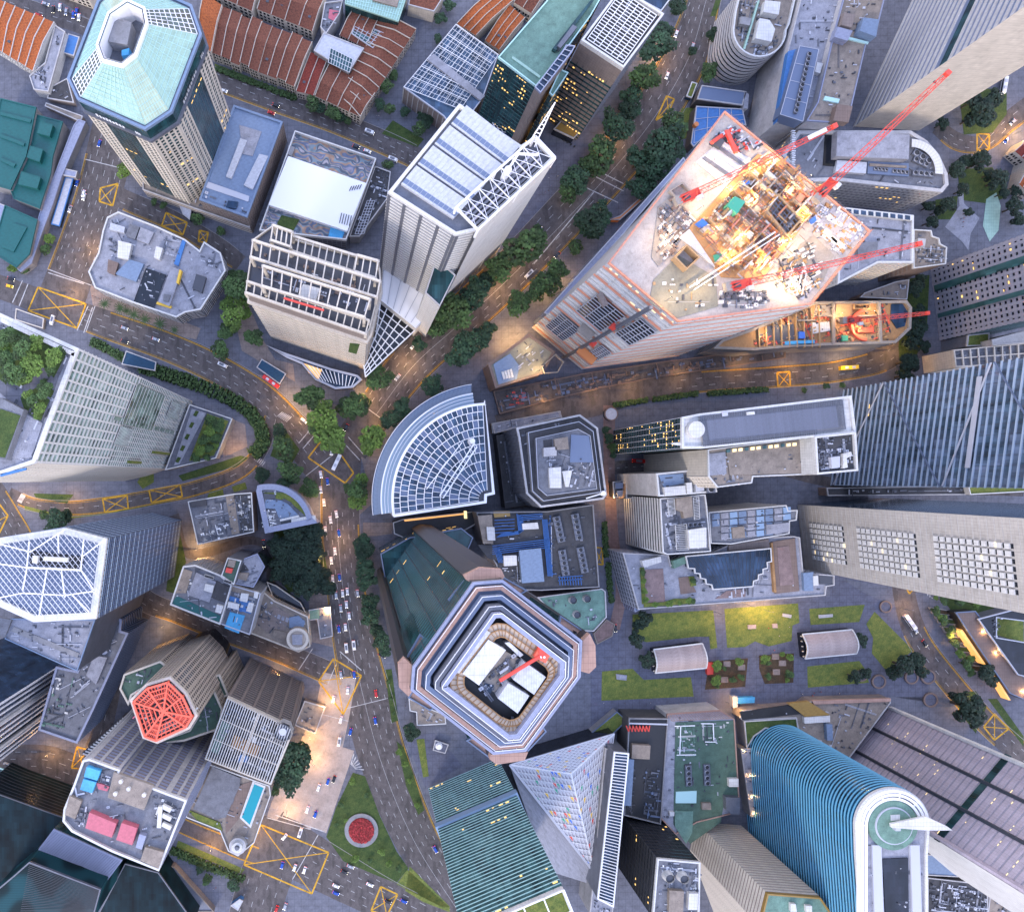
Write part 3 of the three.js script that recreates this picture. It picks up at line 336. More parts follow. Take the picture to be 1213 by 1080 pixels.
function leafQuad(pos, nor, col, x, y, z, s, r, k) { const a = r() * 6.283, t = (r() - .35) * 1.3, c = Math.cos(a), d = Math.sin(a), ux = c, uz = d, vx = -d * Math.cos(t), vy = Math.sin(t), vz = c * Math.cos(t), q = (i, j) => [x + (ux * i + vx * j) * s, y + vy * j * s, z + (uz * i + vz * j) * s], A = q(-1, -.3), B = q(0, -1), C = q(1, .2), D = q(.1, 1); const n = [uz * vy, ux * vz - uz * vx, -ux * vy]; const sg = n[1] < 0 ? -1 : 1; for (const p of sg > 0 ? [A, C, B, A, D, C] : [A, B, C, A, C, D]) { pos.push(...p); nor.push(n[0] * sg, n[1] * sg, n[2] * sg); col.push(k, k, k * .95); } }
function leafGeo(pos, nor, col) { const g = new THREE.BufferGeometry(); g.setAttribute('position', new THREE.Float32BufferAttribute(pos, 3)); g.setAttribute('normal', new THREE.Float32BufferAttribute(nor, 3)); g.setAttribute('color', new THREE.Float32BufferAttribute(col, 3)); return g; }
hedge([[110, 405], [130, 415], [147, 424]], 9, 2.5, 'clipped hedge by the junction beside the planted garden tower');
hedge([[168, 434], [200, 444], [232, 455], [268, 470], [296, 488], [309, 508], [311, 526], [300, 538]], 15, 3, 'long thick hedge curving round the point of the garden tower');
hedge([[258, 82], [300, 98], [350, 117]], 5, 1.6, 'narrow roadside hedge in front of the brown-tiled shophouses', 'hedge');
hedge([[728, 480], [765, 474]], 4, 1.5, 'short hedge beside the white pavilion on the building-site street');
hedge([[775, 473], [825, 466]], 4, 1.5, 'middle hedge strip along the building-site street');
hedge([[840, 466], [908, 461]], 4, 1.5, 'long hedge strip along the building-site street');
hedge([[716, 620], [718, 658]], 4, 1.2, 'low hedge beside the pink lane by the cooling plant');
hedge([[720, 668], [724, 712]], 4, 1.2, 'low hedge beside the pink lane nearer the park');
hedge([[205, 1006], [240, 1022], [288, 1040]], 8, 2, 'hedge along the narrow road below the pool terrace');
// ================= top-left quarter =================
{ // octagonal hotel tower with a mint glass crown
  const b = bld({ n: 'hotel_tower', l: 'octagonal cream and glass hotel tower with mint green hipped glass crown', t: 1, p: '300,350 345,445 650,580 770,500 905,150 860,20 555,-115 435,0', h: 115, wall: 'glassTeal', roof: 'roofPale', pm: 'roofBlue', th: 1.2, ph: 1.5 });
  const [P, mid] = split(b.poly, 20, [.27, .73]), e = [...P.keys()].filter(i => !mid.includes(i));
  facade(b, { poly: P, y1: 103, fh: 3.3, bm: 'cream', bh: 1.1, bd: .5, fm: 'cream', fs: 3.4, fw: 1.3, fd: .75, e, lit: .03 });
  facade(b, { poly: P, y1: 103, fh: 3.3, bm: 'steelDark', bh: .4, bd: .12, fm: 'steelGrey', fs: 3, fw: .2, fd: .2, e: mid, lit: .02 });
  part(b.g, 'cornice', new G().band(b.poly, 102, 104.2, 1.2), 'steelGrey');
  const lo = offset(b.poly, -2.2), hi = orient(PP(1, '440,200 462,262 545,285 602,240 652,100 640,38 570,5 490,60', 132));
  const idx = [...lo.keys()];
  idx.forEach(i => { const j = (i + 1) % 8, L = Math.hypot(lo[j][0] - lo[i][0], lo[j][1] - lo[i][1]), a = [lo[i][0], 114.2, lo[i][1]], c = [lo[j][0], 114.2, lo[j][1]], d = [hi[j][0], 131, hi[j][1]], f = [hi[i][0], 131, hi[i][1]], big = L > 14;
    const m = part(b.g, 'crown_panel', (() => { const g = new G(); g.quad(c, a, f, d); return g; })(), big ? (i % 2 ? 'mintPanel' : 'mintPale') : 'glassTeal');
    const g = new G(), mix = (p, q, t) => [p[0] + (q[0] - p[0]) * t, p[1] + (q[1] - p[1]) * t + .12, p[2] + (q[2] - p[2]) * t], nu = big ? 9 : 5, nv = big ? 10 : 9;
    for (let k = 0; k <= nu; k++) g.beam(mix(a, c, k / nu), mix(f, d, k / nu), big ? .16 : .3, .2); for (let k = 0; k <= nv; k++) g.beam(mix(a, f, k / nv), mix(c, d, k / nv), big ? .16 : .45, .2);
    part(b.g, 'crown_rib', g, big ? 'finTeal' : 'whiteSteel', m, 'stuff'); });
  part(b.g, 'crown_rim', new G().band(hi, 129.5, 132, 1.2).walls(offset(hi, -.6).reverse(), 117, 132), 'whiteSteel');
  part(b.g, 'crown_well', new G().cap(hi, 118), 'roofGrey');
  item(b, 'lift_house', '510,80 590,100 570,200 485,185', 8, 'greyWall', { base: 118 }); item(b, 'water_tank', '545,225 580,215 575,245 545,250', 7, 'skyPanel', { base: 118 });
  // raised lettering on the crown frieze
  const sg = new G(), sign = (i, s0, s1, n) => { const a = b.poly[i], c = b.poly[(i + 1) % 8], L = Math.hypot(c[0] - a[0], c[1] - a[1]), nx = (c[1] - a[1]) / L, nz = -(c[0] - a[0]) / L; for (let k = 0; k < n; k++) { const t = s0 + (s1 - s0) * k / n, q = lerp(a, c, t), q2 = lerp(a, c, t + (s1 - s0) / n * .62); const hh = 2 + (k * 7 % 3) * .3; sg.beam([q[0] + nx * 1.0, 106 + hh / 2, q[1] + nz * 1.0], [q2[0] + nx * 1.0, 106 + hh / 2, q2[1] + nz * 1.0], .2, hh); } };
  for (const i of facing(b.poly, [.6, .8], .5).concat(facing(b.poly, [1, -.2], .6), facing(b.poly, [-.3, 1], .6))) { const a = b.poly[i], c = b.poly[(i + 1) % 8]; if (Math.hypot(c[0] - a[0], c[1] - a[1]) > 18) { sign(i, .12, .2, 3); sign(i, .36, .8, 9); } }
  part(b.g, 'rooftop_letters', sg, 'whiteSteel', null, 'stuff');
  const q = bld({ n: 'hotel_podium', l: 'long podium with pale blue ribbed roof beside the hotel tower', t: 2, p: '215,470 435,545 275,975 60,895', h: 28, wall: 'brownStone', roof: 'roofBlue', pm: 'roofBlue', th: 1.2, f: { fh: 4, bm: 'taupe', bh: 2, bd: .4, fm: 'taupe', fs: 2.4, fw: .6, fd: .6 } });
  item(q, 'roof_monitor', '245,620 275,630 205,800 180,790', 1.6, 'roofWhite'); item(q, 'roof_monitor', '330,690 370,700 300,850 260,830', 1.4, 'roofWhite'); item(q, 'roof_monitor', '240,560 340,590 300,700 255,690', .5, 'roofPale'); item(q, 'water_tank', '190,900 235,905 225,935 180,930', 2, 'glassBlue'); item(q, 'roof_step', '100,815 285,880 280,905 90,840', .6, 'paleSteel'); clutter(q, '90,860 270,930 260,955 80,890', 8, 12, { s: .7 });
  bld({ n: 'hotel_entrance', l: 'low brown entrance block at the foot of the hotel tower', t: 1, p: '640,800 860,850 1130,960 1120,1020 860,930 640,850', h: 12, wall: 'brownStone', roof: 'roofTan', f: { fh: 4, bm: 'cream', bh: 1.5, bd: .3 } });
  bld({ n: 'entrance_canopy', l: 'small pale canopy over the hotel drop-off', c: 'canopy', t: 1, p: '800,910 860,930 850,985 820,960', h: 6, ph: .3, wall: 'glassBlue', roof: 'roofWhite' });
}
{ // mural-roofed building with a white canopy roof
  const b = bld({ n: 'mural_roof_building', l: 'building with big white roof canopy over a painted terrace', t: 2, p: '490,585 855,710 720,1075 330,1032', h: 20, wall: 'darkWall', roof: 'mural', pm: 'white', ph: 3, th: .6, f: { fh: 4.2, bm: 'steelGrey', bh: 1, bd: .3, fm: 'steelGrey', fs: 3 } });
  item(b, 'canopy_roof', '460,700 812,822 725,1037 372,918', 4, 'whiteSteel'); item(b, 'pool_deck', '650,1020 715,1035 700,1075 640,1060', .6, 'skyPanel', {}); item(b, 'terrace_garden', '430,965 510,985 480,1040 400,1020', .5, 'lawnDark'); item(b, 'plant_room', '460,650 490,660 475,700 455,690', 2.5, 'greyWall'); clutter(b, '340,990 420,1000 400,1040 345,1030', 6, 3, { s: .6 });
  const g = new G(); for (let i = 0; i < 5; i++) { const [x, z] = W(2, 745 + i * 11, 835 - i * 2, 21.5), [x2, z2] = W(2, 735 + i * 11, 855 - i * 2, 21.5); g.beam([x, 21.2, z], [x2, 21.2, z2], .5, .4); const [a, c] = W(2, 690 + i * 11, 1000 + i * 3, 21.5), [d, f] = W(2, 700 + i * 11, 955 + i * 3, 21.5); g.beam([a, 21.2, c], [d, 21.2, f], .5, .4); } part(b.g, 'roof_louvre', g, 'steelDark', null, 'stuff');
  const c = bld({ n: 'steel_yard', l: 'dark low plant building with pipes beside the white canopy roof', t: 2, p: '850,745 920,770 905,890 780,1060 735,1060', h: 14, wall: 'greyWall', roof: 'roofDark' }); clutter(c, '850,760 910,780 890,880 780,1030 750,1040', 26, 5, { s: .8 }); grid(c, '850,900 815,900 760,1050 800,1050', 15.5, 3, 12, .3, .3, 'paleSteel');
}
{ // irregular low block with a crowded roof
  const b = bld({ n: 'chamfered_block', l: 'low chamfered block with crowded plant roof by the palm row', t: 4, p: '480,140 530,115 700,180 830,240 895,290 915,250 990,300 1012,380 900,555 830,568 790,590 590,522 425,458 395,385 440,300 460,200', h: 20, wall: 'glassDark', roof: 'roofPale', pm: 'white', th: .8, ph: 1.4, f: { fh: 4, bm: 'paleWall', bh: 1.4, bd: .4, fm: 'steelGrey', fs: 4 } });
  item(b, 'plant_room', '495,165 560,185 555,210 490,195', 3, 'roofWhite'); item(b, 'skylight', '582,170 625,185 605,240 565,225', 2.2, 'roofGrey'); item(b, 'skylight', '630,185 690,210 665,262 612,240', 2.2, 'roofPale'); item(b, 'plant_room', '530,245 590,260 575,330 525,320', 4, 'white'); item(b, 'plant_deck', '485,330 530,345 515,400 480,385', 3, 'brownStone'); item(b, 'tank_roof', '580,330 645,350 610,430 515,395', 2.5, 'roofBlue'); item(b, 'stair_core', '700,270 730,280 715,330 690,320', 4, 'white'); item(b, 'glazed_slot', '655,370 745,400 690,555 600,520', -.4, 'glassDark', { base: 19.6 }); item(b, 'blue_gutter', '820,235 835,245 800,360 780,350', 1, 'bluePanel'); item(b, 'plant_shed', '770,360 815,380 760,540 710,520', 3, 'roofPale'); item(b, 'yellow_duct', '805,375 815,380 800,440 790,435', 3.4, 'yellowPaint'); item(b, 'yellow_duct', '705,520 770,540 765,550 700,530', 1.5, 'yellowPaint'); item(b, 'lift_house', '880,395 925,410 905,480 862,460', 3, 'steelDark'); item(b, 'tank', '735,485 765,490 755,520 730,515', 4, 'roofGrey');
  clutter(b, '740,220 820,240 780,350 720,330', 22, 21, { s: .7 }); clutter(b, '480,230 620,270 590,330 470,300', 22, 22, { s: .7 }); clutter(b, '905,310 985,330 980,370 880,350', 14, 23, { s: .7 }); clutter(b, '630,370 740,400 700,540 610,510', 20, 24, { s: .6 });
}
// shophouse rows
function shops(t, p, n, o) {
  const q = PP(t, p, o.h), up = o.up ?? 2.6;
  for (let i = 0; i < n; i++) {
    const r = rng(o.seed * 50 + i), f0 = i / n, f1 = (i + 1) / n, sh = (o.jag ?? .5) * .025 * (r() - .5), A = lerp(lerp(q[0], q[1], f0), lerp(q[3], q[2], f0), sh), B = lerp(lerp(q[0], q[1], f1), lerp(q[3], q[2], f1), sh), D = lerp(lerp(q[3], q[2], f0), lerp(q[0], q[1], f0), -sh), C = lerp(lerp(q[3], q[2], f1), lerp(q[0], q[1], f1), -sh), poly = orient([A, B, C, D]), c = centroid(poly), h = o.h + (o.jag ?? .5) * (r() - .5);
    const T = thing('shophouse', o.l, 'shophouse', c[0], 0, c[1], o.group);
    part(T, 'wall', new G().walls(poly, 0, h), o.wall || 'cream');
    const rd = o.ridge ?? .5, R0 = lerp(A, D, rd), R1 = lerp(B, C, rd), y = h + up, mt = o.mats[Math.floor(r() * o.mats.length)];
    const V = (p, yy) => [p[0], yy, p[1]];
    { const g = new G(); g.quad(V(B, h), V(A, h), V(R0, y), V(R1, y)); part(T, 'roof_slope', g, mt); } { const g = new G(); g.quad(V(D, h), V(C, h), V(R1, y), V(R0, y)); part(T, 'roof_slope', g, mt); }
    const g = new G(), E = (a, m, b2) => { g.beam([a[0], h + .35, a[1]], [m[0], y + .35, m[1]], .35, .9); g.beam([m[0], y + .35, m[1]], [b2[0], h + .35, b2[1]], .35, .9); }; E(A, R0, D); if (i === n - 1) E(lerp(B, A, .02), lerp(R1, R0, .02), lerp(C, D, .02)); part(T, 'party_wall', g, o.pw || 'cream');
    part(T, 'gable', (() => { const k = new G(); k.tri(V(A, h), V(D, h), V(R0, y)); k.tri(V(B, h), V(R1, y), V(C, h)); return k; })(), o.wall || 'cream');
    const wn = new G(); for (const [a, d] of [[A, B], [C, D]]) for (let k = 0; k < 3; k++) for (const yy of [1.2, 4.6, 8]) if (yy + 2 < h) { const s = lerp(a, d, .14 + k * .28), e = lerp(a, d, .14 + k * .28 + .17), L = Math.hypot(d[0] - a[0], d[1] - a[1]), inw = [C[0] + D[0] - A[0] - B[0], C[1] + D[1] - A[1] - B[1]], sg = (a === A ? -1 : 1) * .06 / Math.hypot(...inw); wn.quad([s[0] + inw[0] * sg, yy, s[1] + inw[1] * sg], [e[0] + inw[0] * sg, yy, e[1] + inw[1] * sg], [e[0] + inw[0] * sg, yy + 2, e[1] + inw[1] * sg], [s[0] + inw[0] * sg, yy + 2, s[1] + inw[1] * sg]); } part(T, 'window', wn, 'glassDark', null, 'stuff');
    if (r() < (o.sky ?? .35)) { const s = lerp(lerp(A, B, .5), lerp(D, C, .5), .25 + .1 * r()); part(T, 'skylight', new G().box(s[0], h + up * .4, s[1], 1.8, up * .25, 1.5, Math.atan2(B[1] - A[1], B[0] - A[0])), 'steelDark'); }
  }
}
shops(2, '115,235 490,385 570,185 160,25', 9, { h: 11, seed: 1, jag: 3, mats: ['terracottaBrown', 'terracottaBrown', 'terracottaRed'], l: 'brown-tiled shophouse in the long row behind the roadside hedge', group: 'brown shophouse row', ridge: .58 });
shops(2, '50,180 115,235 165,25 80,-30', 1, { h: 12, seed: 2, mats: ['terracotta'], l: 'bright orange-roofed end shophouse closing the long brown row', ridge: .6 });
shops(2, '495,410 575,430 640,260 560,235', 2, { h: 9, seed: 3, mats: ['terracottaRed'], up: 1, l: 'low red-roofed infill shophouse between two brown rows', group: 'red infill houses' });
shops(2, '580,430 785,525 850,420 650,275', 4, { h: 11, seed: 4, mats: ['terracottaBrown'], l: 'brown shophouse beside the glass-roofed court', group: 'corner shophouses', ridge: .35 });
shops(2, '785,525 1035,130 870,70 690,430', 9, { h: 11, seed: 5, mats: ['terracottaBrown'], l: 'brown shophouse with its back to the paved walking street', group: 'walking street shophouses', sky: .1, ridge: .45 });
shops(2, '760,30 870,75 810,215 690,160', 3, { h: 10, seed: 6, mats: ['terracottaBrown', 'terracottaRed'], l: 'brown-roofed shophouse beside green court skylights', group: 'court shophouses' });
shops(2, '320,40 570,140 630,-20 380,-100', 4, { h: 11, seed: 7, mats: ['terracottaBrown'], l: 'shophouse with pale gable walls in the second brown row', group: 'second shophouse row', up: 3.4 });
shops(2, '90,-40 300,50 330,-30 130,-130', 3, { h: 11, seed: 71, mats: ['terracottaBrown'], l: 'shophouse at the hotel end of the second row', group: 'second row end' });
shops(1, '-60,190 150,320 245,100 -20,-10', 6, { h: 11, seed: 8, mats: ['terracotta'], pw: 'white', wall: 'white', l: 'bright orange-roofed shophouse with white party walls', group: 'orange shophouse row', ridge: .55 });
shops(1, '240,-60 400,0 420,-60 260,-130', 2, { h: 10, seed: 81, mats: ['terracotta'], l: 'orange shophouse across the old street', group: 'old street houses' });
shops(3, '385,105 470,160 640,0 560,-60', 3, { h: 11, seed: 9, mats: ['terracotta'], l: 'vivid orange-tiled shophouse behind the glass canopy roof', group: 'orange court shophouses', ridge: .4 });
shops(3, '510,180 575,225 690,80 620,20', 3, { h: 9, seed: 10, mats: ['terracotta'], l: 'small orange shophouse against the green-roofed office', group: 'small orange houses', sky: .6 });
shops(3, '640,10 720,60 790,-40 700,-80', 2, { h: 10, seed: 11, mats: ['terracottaBrown'], l: 'brown shophouse wedged against the green-roofed office', group: 'wedged houses' });
{
  let b = bld({ n: 'court_roof', l: 'white sheet and glass court roof among the brown shophouses', c: 'roof', t: 2, p: '620,145 800,215 730,325 575,225', h: 14, wall: 'greyWall', roof: 'roofWhite', ph: .4 }); item(b, 'glass_roof', '650,215 750,265 735,325 640,280', .8, 'glassTeal'); grid(b, '650,215 750,265 735,325 640,280', 14.5, 8, 3, .2, .2, 'whiteSteel');
  b = bld({ n: 'court_skylight', l: 'green glazed skylight court beside the white sheet roof', c: 'roof', t: 2, p: '765,95 895,150 840,215 745,150', h: 12, wall: 'greyWall', roof: 'glassSea', ph: .4 }); grid(b, '765,95 895,150 840,215 745,150', 12.2, 6, 5, .3, .3, 'paleSteel');
  b = bld({ n: 'narrow_house', l: 'narrow grey house with pink terrace among the shophouses', c: 'house', t: 2, p: '625,10 705,0 690,60 630,150 605,120', h: 14, wall: 'paleWall', roof: 'roofGrey' }); item(b, 'terrace', '645,40 690,50 670,95 640,80', .4, 'pinkPanel'); clutter(b, '620,60 680,70 650,130 615,120', 8, 4, { s: .5 });
  b = bld({ n: 'glasshouse_building', l: 'building with teal glazed roof at the head of the walking street', t: 2, p: '720,-40 1000,-40 955,95 715,15', h: 18, wall: 'glassTeal', roof: 'mintPanel', ph: .6, pm: 'mintPanel' }); grid(b, '720,-40 1000,-40 955,95 715,15', 17.7, 22, 5, .25, .3, 'finTeal'); item(b, 'plant_deck', '830,-30 960,-20 950,30 840,0', 1.5, 'roofTan');
  b = bld({ n: 'tiled_pavilion', l: 'brown hipped building past the teal glazed roof', t: 2, p: '1010,-40 1160,-20 1115,50 1000,20', h: 12, wall: 'cream', roof: 'terracottaBrown', ph: .4 });
  // white gable block of the orange row and blue carport
  b = bld({ n: 'white_gable_house', l: 'white gabled end block with stairs beside the orange row', c: 'house', t: 1, p: '200,280 245,110 290,140 215,410 150,400 130,340', h: 10, wall: 'white', roof: 'roofPale' }); clutter(b, '170,300 220,320 200,390 150,380', 10, 6, { s: .6 });
  bld({ n: 'blue_carport', l: 'flat blue roof over a yard beside the orange shophouses', c: 'shed', t: 1, p: '305,150 355,165 330,250 280,235', h: 4, ph: .2, wall: 'greyWall', roof: 'bluePanel' });
}
// teal market hall
{
  const roofs = [['0,440 160,480 115,700 45,850 -60,820', 15, 'main teal sheet roof of the market hall, beside the road'], ['150,510 280,545 235,700 225,780 175,935 60,890 45,850 115,700', 12, 'stepped lower teal roof of the market hall with three boxes'], ['20,920 165,985 130,1140 70,1200 -40,1130', 12, 'teal market roof with a lilac edge next to the junction']];
  roofs.forEach(([p, h, l], k) => { const b = bld({ n: 'market_hall', l, t: 1, p, h, wall: 'greyWall', roof: 'roofTeal', pm: 'roofTeal', ph: .5 }); if (k === 0) for (const s of ['0,500 140,535 135,550 0,515', '0,600 110,640 105,655 0,615', '0,705 70,735 60,750 0,720']) item(b, 'roof_ridge', s, 1, 'roofTeal'); if (k === 1) for (const s of ['180,545 235,560 220,610 165,595', '135,655 190,670 175,725 120,705', '95,770 180,795 165,845 80,825']) { const i = item(b, 'roof_box', s, 4, 'roofTeal'); part(b.g, 'roof_rim', new G().band(i.poly, i.y - .4, i.y + .1, .25), 'roofTeal', i.mesh); } if (k === 2) item(b, 'roof_ridge', '60,1000 120,1020 60,1130 10,1110', .9, 'roofTeal'); });
  bld({ n: 'market_annex', l: 'lilac ribbed shed roof beside the teal market hall', c: 'shed', t: 1, p: '-40,900 45,930 0,1061 -60,1061', h: 10, wall: 'greyWall', roof: 'lilac', ph: .3 });
  bld({ n: 'market_sign', l: 'glowing orange light strip on the market hall edge', c: 'sign', t: 4, p: '158,148 166,150 145,255 138,252', h: 9, ph: .1, wall: 'yellowPaint', roof: 'litStrip' });
  // covered walkway and footbridge
  let b = bld({ n: 'covered_walkway', l: 'lilac roofed footbridge leading from the boulevard past the market', c: 'walkway', t: 1, p: '350,535 382,545 275,790 235,915 180,1061 140,1180 90,1220 70,1200 140,1120 175,960 240,790 330,560', h: 8, wall: 'greyWall', roof: 'lilac', ph: .4, pm: 'lilac' });
  b = bld({ n: 'bus_shelter', l: 'long white bus shelter roof beside the boulevard', c: 'shelter', t: 1, p: '292,795 328,800 265,1015 228,1005', h: 4, y0: 0, wall: 'glassBlue', roof: 'roofWhite', ph: .2, pm: 'bluePanel' });
  bld({ n: 'cross_walkway', l: 'short lilac walkway roof joining footbridge and bus shelter', c: 'walkway', t: 1, p: '285,755 345,768 338,795 278,785', h: 7, wall: 'greyWall', roof: 'lilac', ph: .3 });
  bld({ n: 'footbridge', l: 'pale footbridge landing crossing towards the hotel tower', c: 'footbridge', t: 1, p: '205,460 370,520 360,545 200,475', h: 6, wall: 'taupe', roof: 'roofTan', ph: .5 });
  bld({ n: 'yard_house', l: 'flat dark roofed yard house behind the orange shophouses', c: 'house', t: 1, p: '225,390 300,350 330,460 210,440', h: 6, wall: 'taupe', roof: 'roofDark', ph: .4 });
}
{ // white slab tower with striped roof panels and open steel frame
  const h = 150, b = bld({ n: 'white_tower', l: 'white tower with broad striped roof panels and open steel roof frame', t: 3, p: '75,862 395,465 672,652 735,612 825,708 478,1032 378,1054', h, wall: 'steelGrey', roof: 'steelGrey', pm: 'white', th: 1.4, ph: 2 });
  facade(b, { face: [-.75, 1], thr: .5, fh: 4, bm: 'white', bh: 2.2, bd: .7, fm: 'steelGrey', fs: 9, fw: 1.6, fd: .9 });
  facade(b, { face: [1, .9], thr: .5, fh: 60, fm: 'white', fs: 14, fw: .6, fd: .3 }); facade(b, { face: [-1, -.8], thr: .4, fh: 4, bm: 'white', bh: 2.2, bd: .5 });
  const pq = PP(3, '130,830 430,470 668,655 365,985', h); for (let i = 0; i < 4; i++) { const a = lerp(pq[0], pq[1], i / 4 + .012), c = lerp(pq[0], pq[1], (i + 1) / 4 - .012), d = lerp(pq[3], pq[2], (i + 1) / 4 - .012), e = lerp(pq[3], pq[2], i / 4 + .012); const m = part(b.g, 'roof_panel', new G().prism([a, c, d, e], h - 1.9, h + .6), 'roofWhite');
    part(b.g, 'solar_strip', new G().cap(orient([lerp(a, c, .08), lerp(a, c, .3), lerp(e, d, .3), lerp(e, d, .08)]), h + .66), 'steelBlue', m); const g = new G(); for (let k = 1; k < 12; k++) { const s = lerp(a, e, k / 12), u = lerp(c, d, k / 12); g.beam([s[0], h + .68, s[1]], [u[0], h + .68, u[1]], .12, .12); } part(b.g, 'roof_seam', g, 'paleSteel', m, 'stuff'); }
  item(b, 'frame_floor', '390,935 732,622 812,708 480,1015', .4, 'steelDark');
  const fr = PP(3, '380,932 735,612 825,708 478,1032', h + 8), g = new G(), at = (s, r, y) => { const a = lerp(lerp(fr[0], fr[1], s), lerp(fr[3], fr[2], s), r); return [a[0], y, a[1]]; };
  for (const [s0, r0, s1, r1] of [[0, 0, 1, 0], [0, 1, 1, 1], [0, 0, 0, 1], [1, 0, 1, 1]]) part(b.g, 'roof_frame', new G().beam(at(s0, r0, h + 8), at(s1, r1, h + 8), .9, 1.2), 'whiteSteel');
  for (let k = 0; k < 7; k++) { const s = k / 7, e = (k + 1) / 7; part(b.g, 'frame_brace', new G().beam(at(s, 0, h + 7), at(e, 1, h + 7), .2, .2).beam(at(e, 0, h + 6.6), at(s, 1, h + 6.6), .2, .2).beam(at(e, 0, h + 7.3), at(e, 1, h + 7.3), .38, .4), 'whiteSteel'); }
  for (const [s, r] of [[0, 0], [0, 1], [1, 0], [1, 1], [.5, 0], [.5, 1]]) part(b.g, 'frame_post', new G().beam(at(s, r, h - 2), at(s, r, h + 8), .9), 'whiteSteel');
  for (let k = 0; k < 4; k++) part(b.g, 'duct', new G().beam(at(.05, .3 + k * .15, h + 1), at(.95, .3 + k * .15, h + 1), 1.1, 1.4), k % 2 ? 'steelGrey' : 'slate');
  part(b.g, 'side_wall', new G().quad([fr[2][0] + .3, 40, fr[2][1] + .3], [fr[3][0] + .3, 40, fr[3][1] + .3], [fr[3][0] + .3, h + 7, fr[3][1] + .3], [fr[2][0] + .3, h + 7, fr[2][1] + .3]), 'white');
  clutter(b, '400,930 720,640 790,700 480,1000', 30, 31, { s: .8 });
  { const p = W(3, 612, 765, h + 8), q = W(3, 660, 690, h + 14), r = W(3, 750, 695, h + 14); part(b.g, 'gantry_arm', new G().beam([p[0], h + 9, p[1]], [q[0], h + 14, q[1]], .9, .9).beam([q[0], h + 14, q[1]], [r[0], h + 14, r[1]], .9, .9).cyl(p[0], h - 2, p[1], 1.6, 1.6, 11.5, 12), 'whiteSteel'); const a = W(3, 725, 625, h + 8), c = W(3, 825, 460, h + 26); const m = new G(); m.beam([a[0] - 1, h + 3, a[1]], [c[0], h + 26, c[1]], .5, .5).beam([a[0] + 2, h + 3, a[1] + 1], [c[0], h + 26, c[1]], .5, .5); for (let k = 1; k < 10; k++) { const u = k / 10; m.beam([a[0] - 1 + (c[0] - a[0] + 1) * u, h + 3 + 23 * u, a[1] + (c[1] - a[1]) * u], [a[0] + 2 + (c[0] - a[0] - 2) * u, h + 3 + 23 * u, a[1] + 1 + (c[1] - a[1] - 1) * u], .35, .35); } part(b.g, 'roof_mast', m, 'whiteSteel'); }
  let q = bld({ n: 'louvre_podium', l: 'white slatted podium roof at the foot of the white tower', t: 11, p: '740,330 985,532 885,640 725,512', h: 26, wall: 'white', roof: 'steelDark', ph: .5, pm: 'white' }); grid(q, '740,335 980,532 885,635 728,510', 26.2, 0, 14, .3, .5, 'whiteSteel', { w2: 1.5 }); grid(q, '740,335 980,532 885,635 728,510', 26.8, 6, 0, .4, .3, 'paleSteel');
  q = bld({ n: 'glass_canopy', l: 'dark glass canopy with white grid between the beige and white towers', c: 'canopy', t: 11, p: '722,520 885,642 655,858 645,780 700,680', h: 16, wall: 'glassDark', roof: 'glassDark', ph: .5, pm: 'whiteSteel' }); grid(q, '722,520 885,642 655,858 645,790', 16, 5, 9, .7, .5, 'whiteSteel');
  bld({ n: 'white_side_block', l: 'white blank side block leaning on the white tower', t: 11, p: '975,325 1060,400 990,540 925,480', h: 90, wall: 'white', roof: 'glassTeal', ph: 1, f: { fh: 4, bm: 'white', bh: 2.6, bd: .35, face: [-.8, 1], thr: .3 } });
}
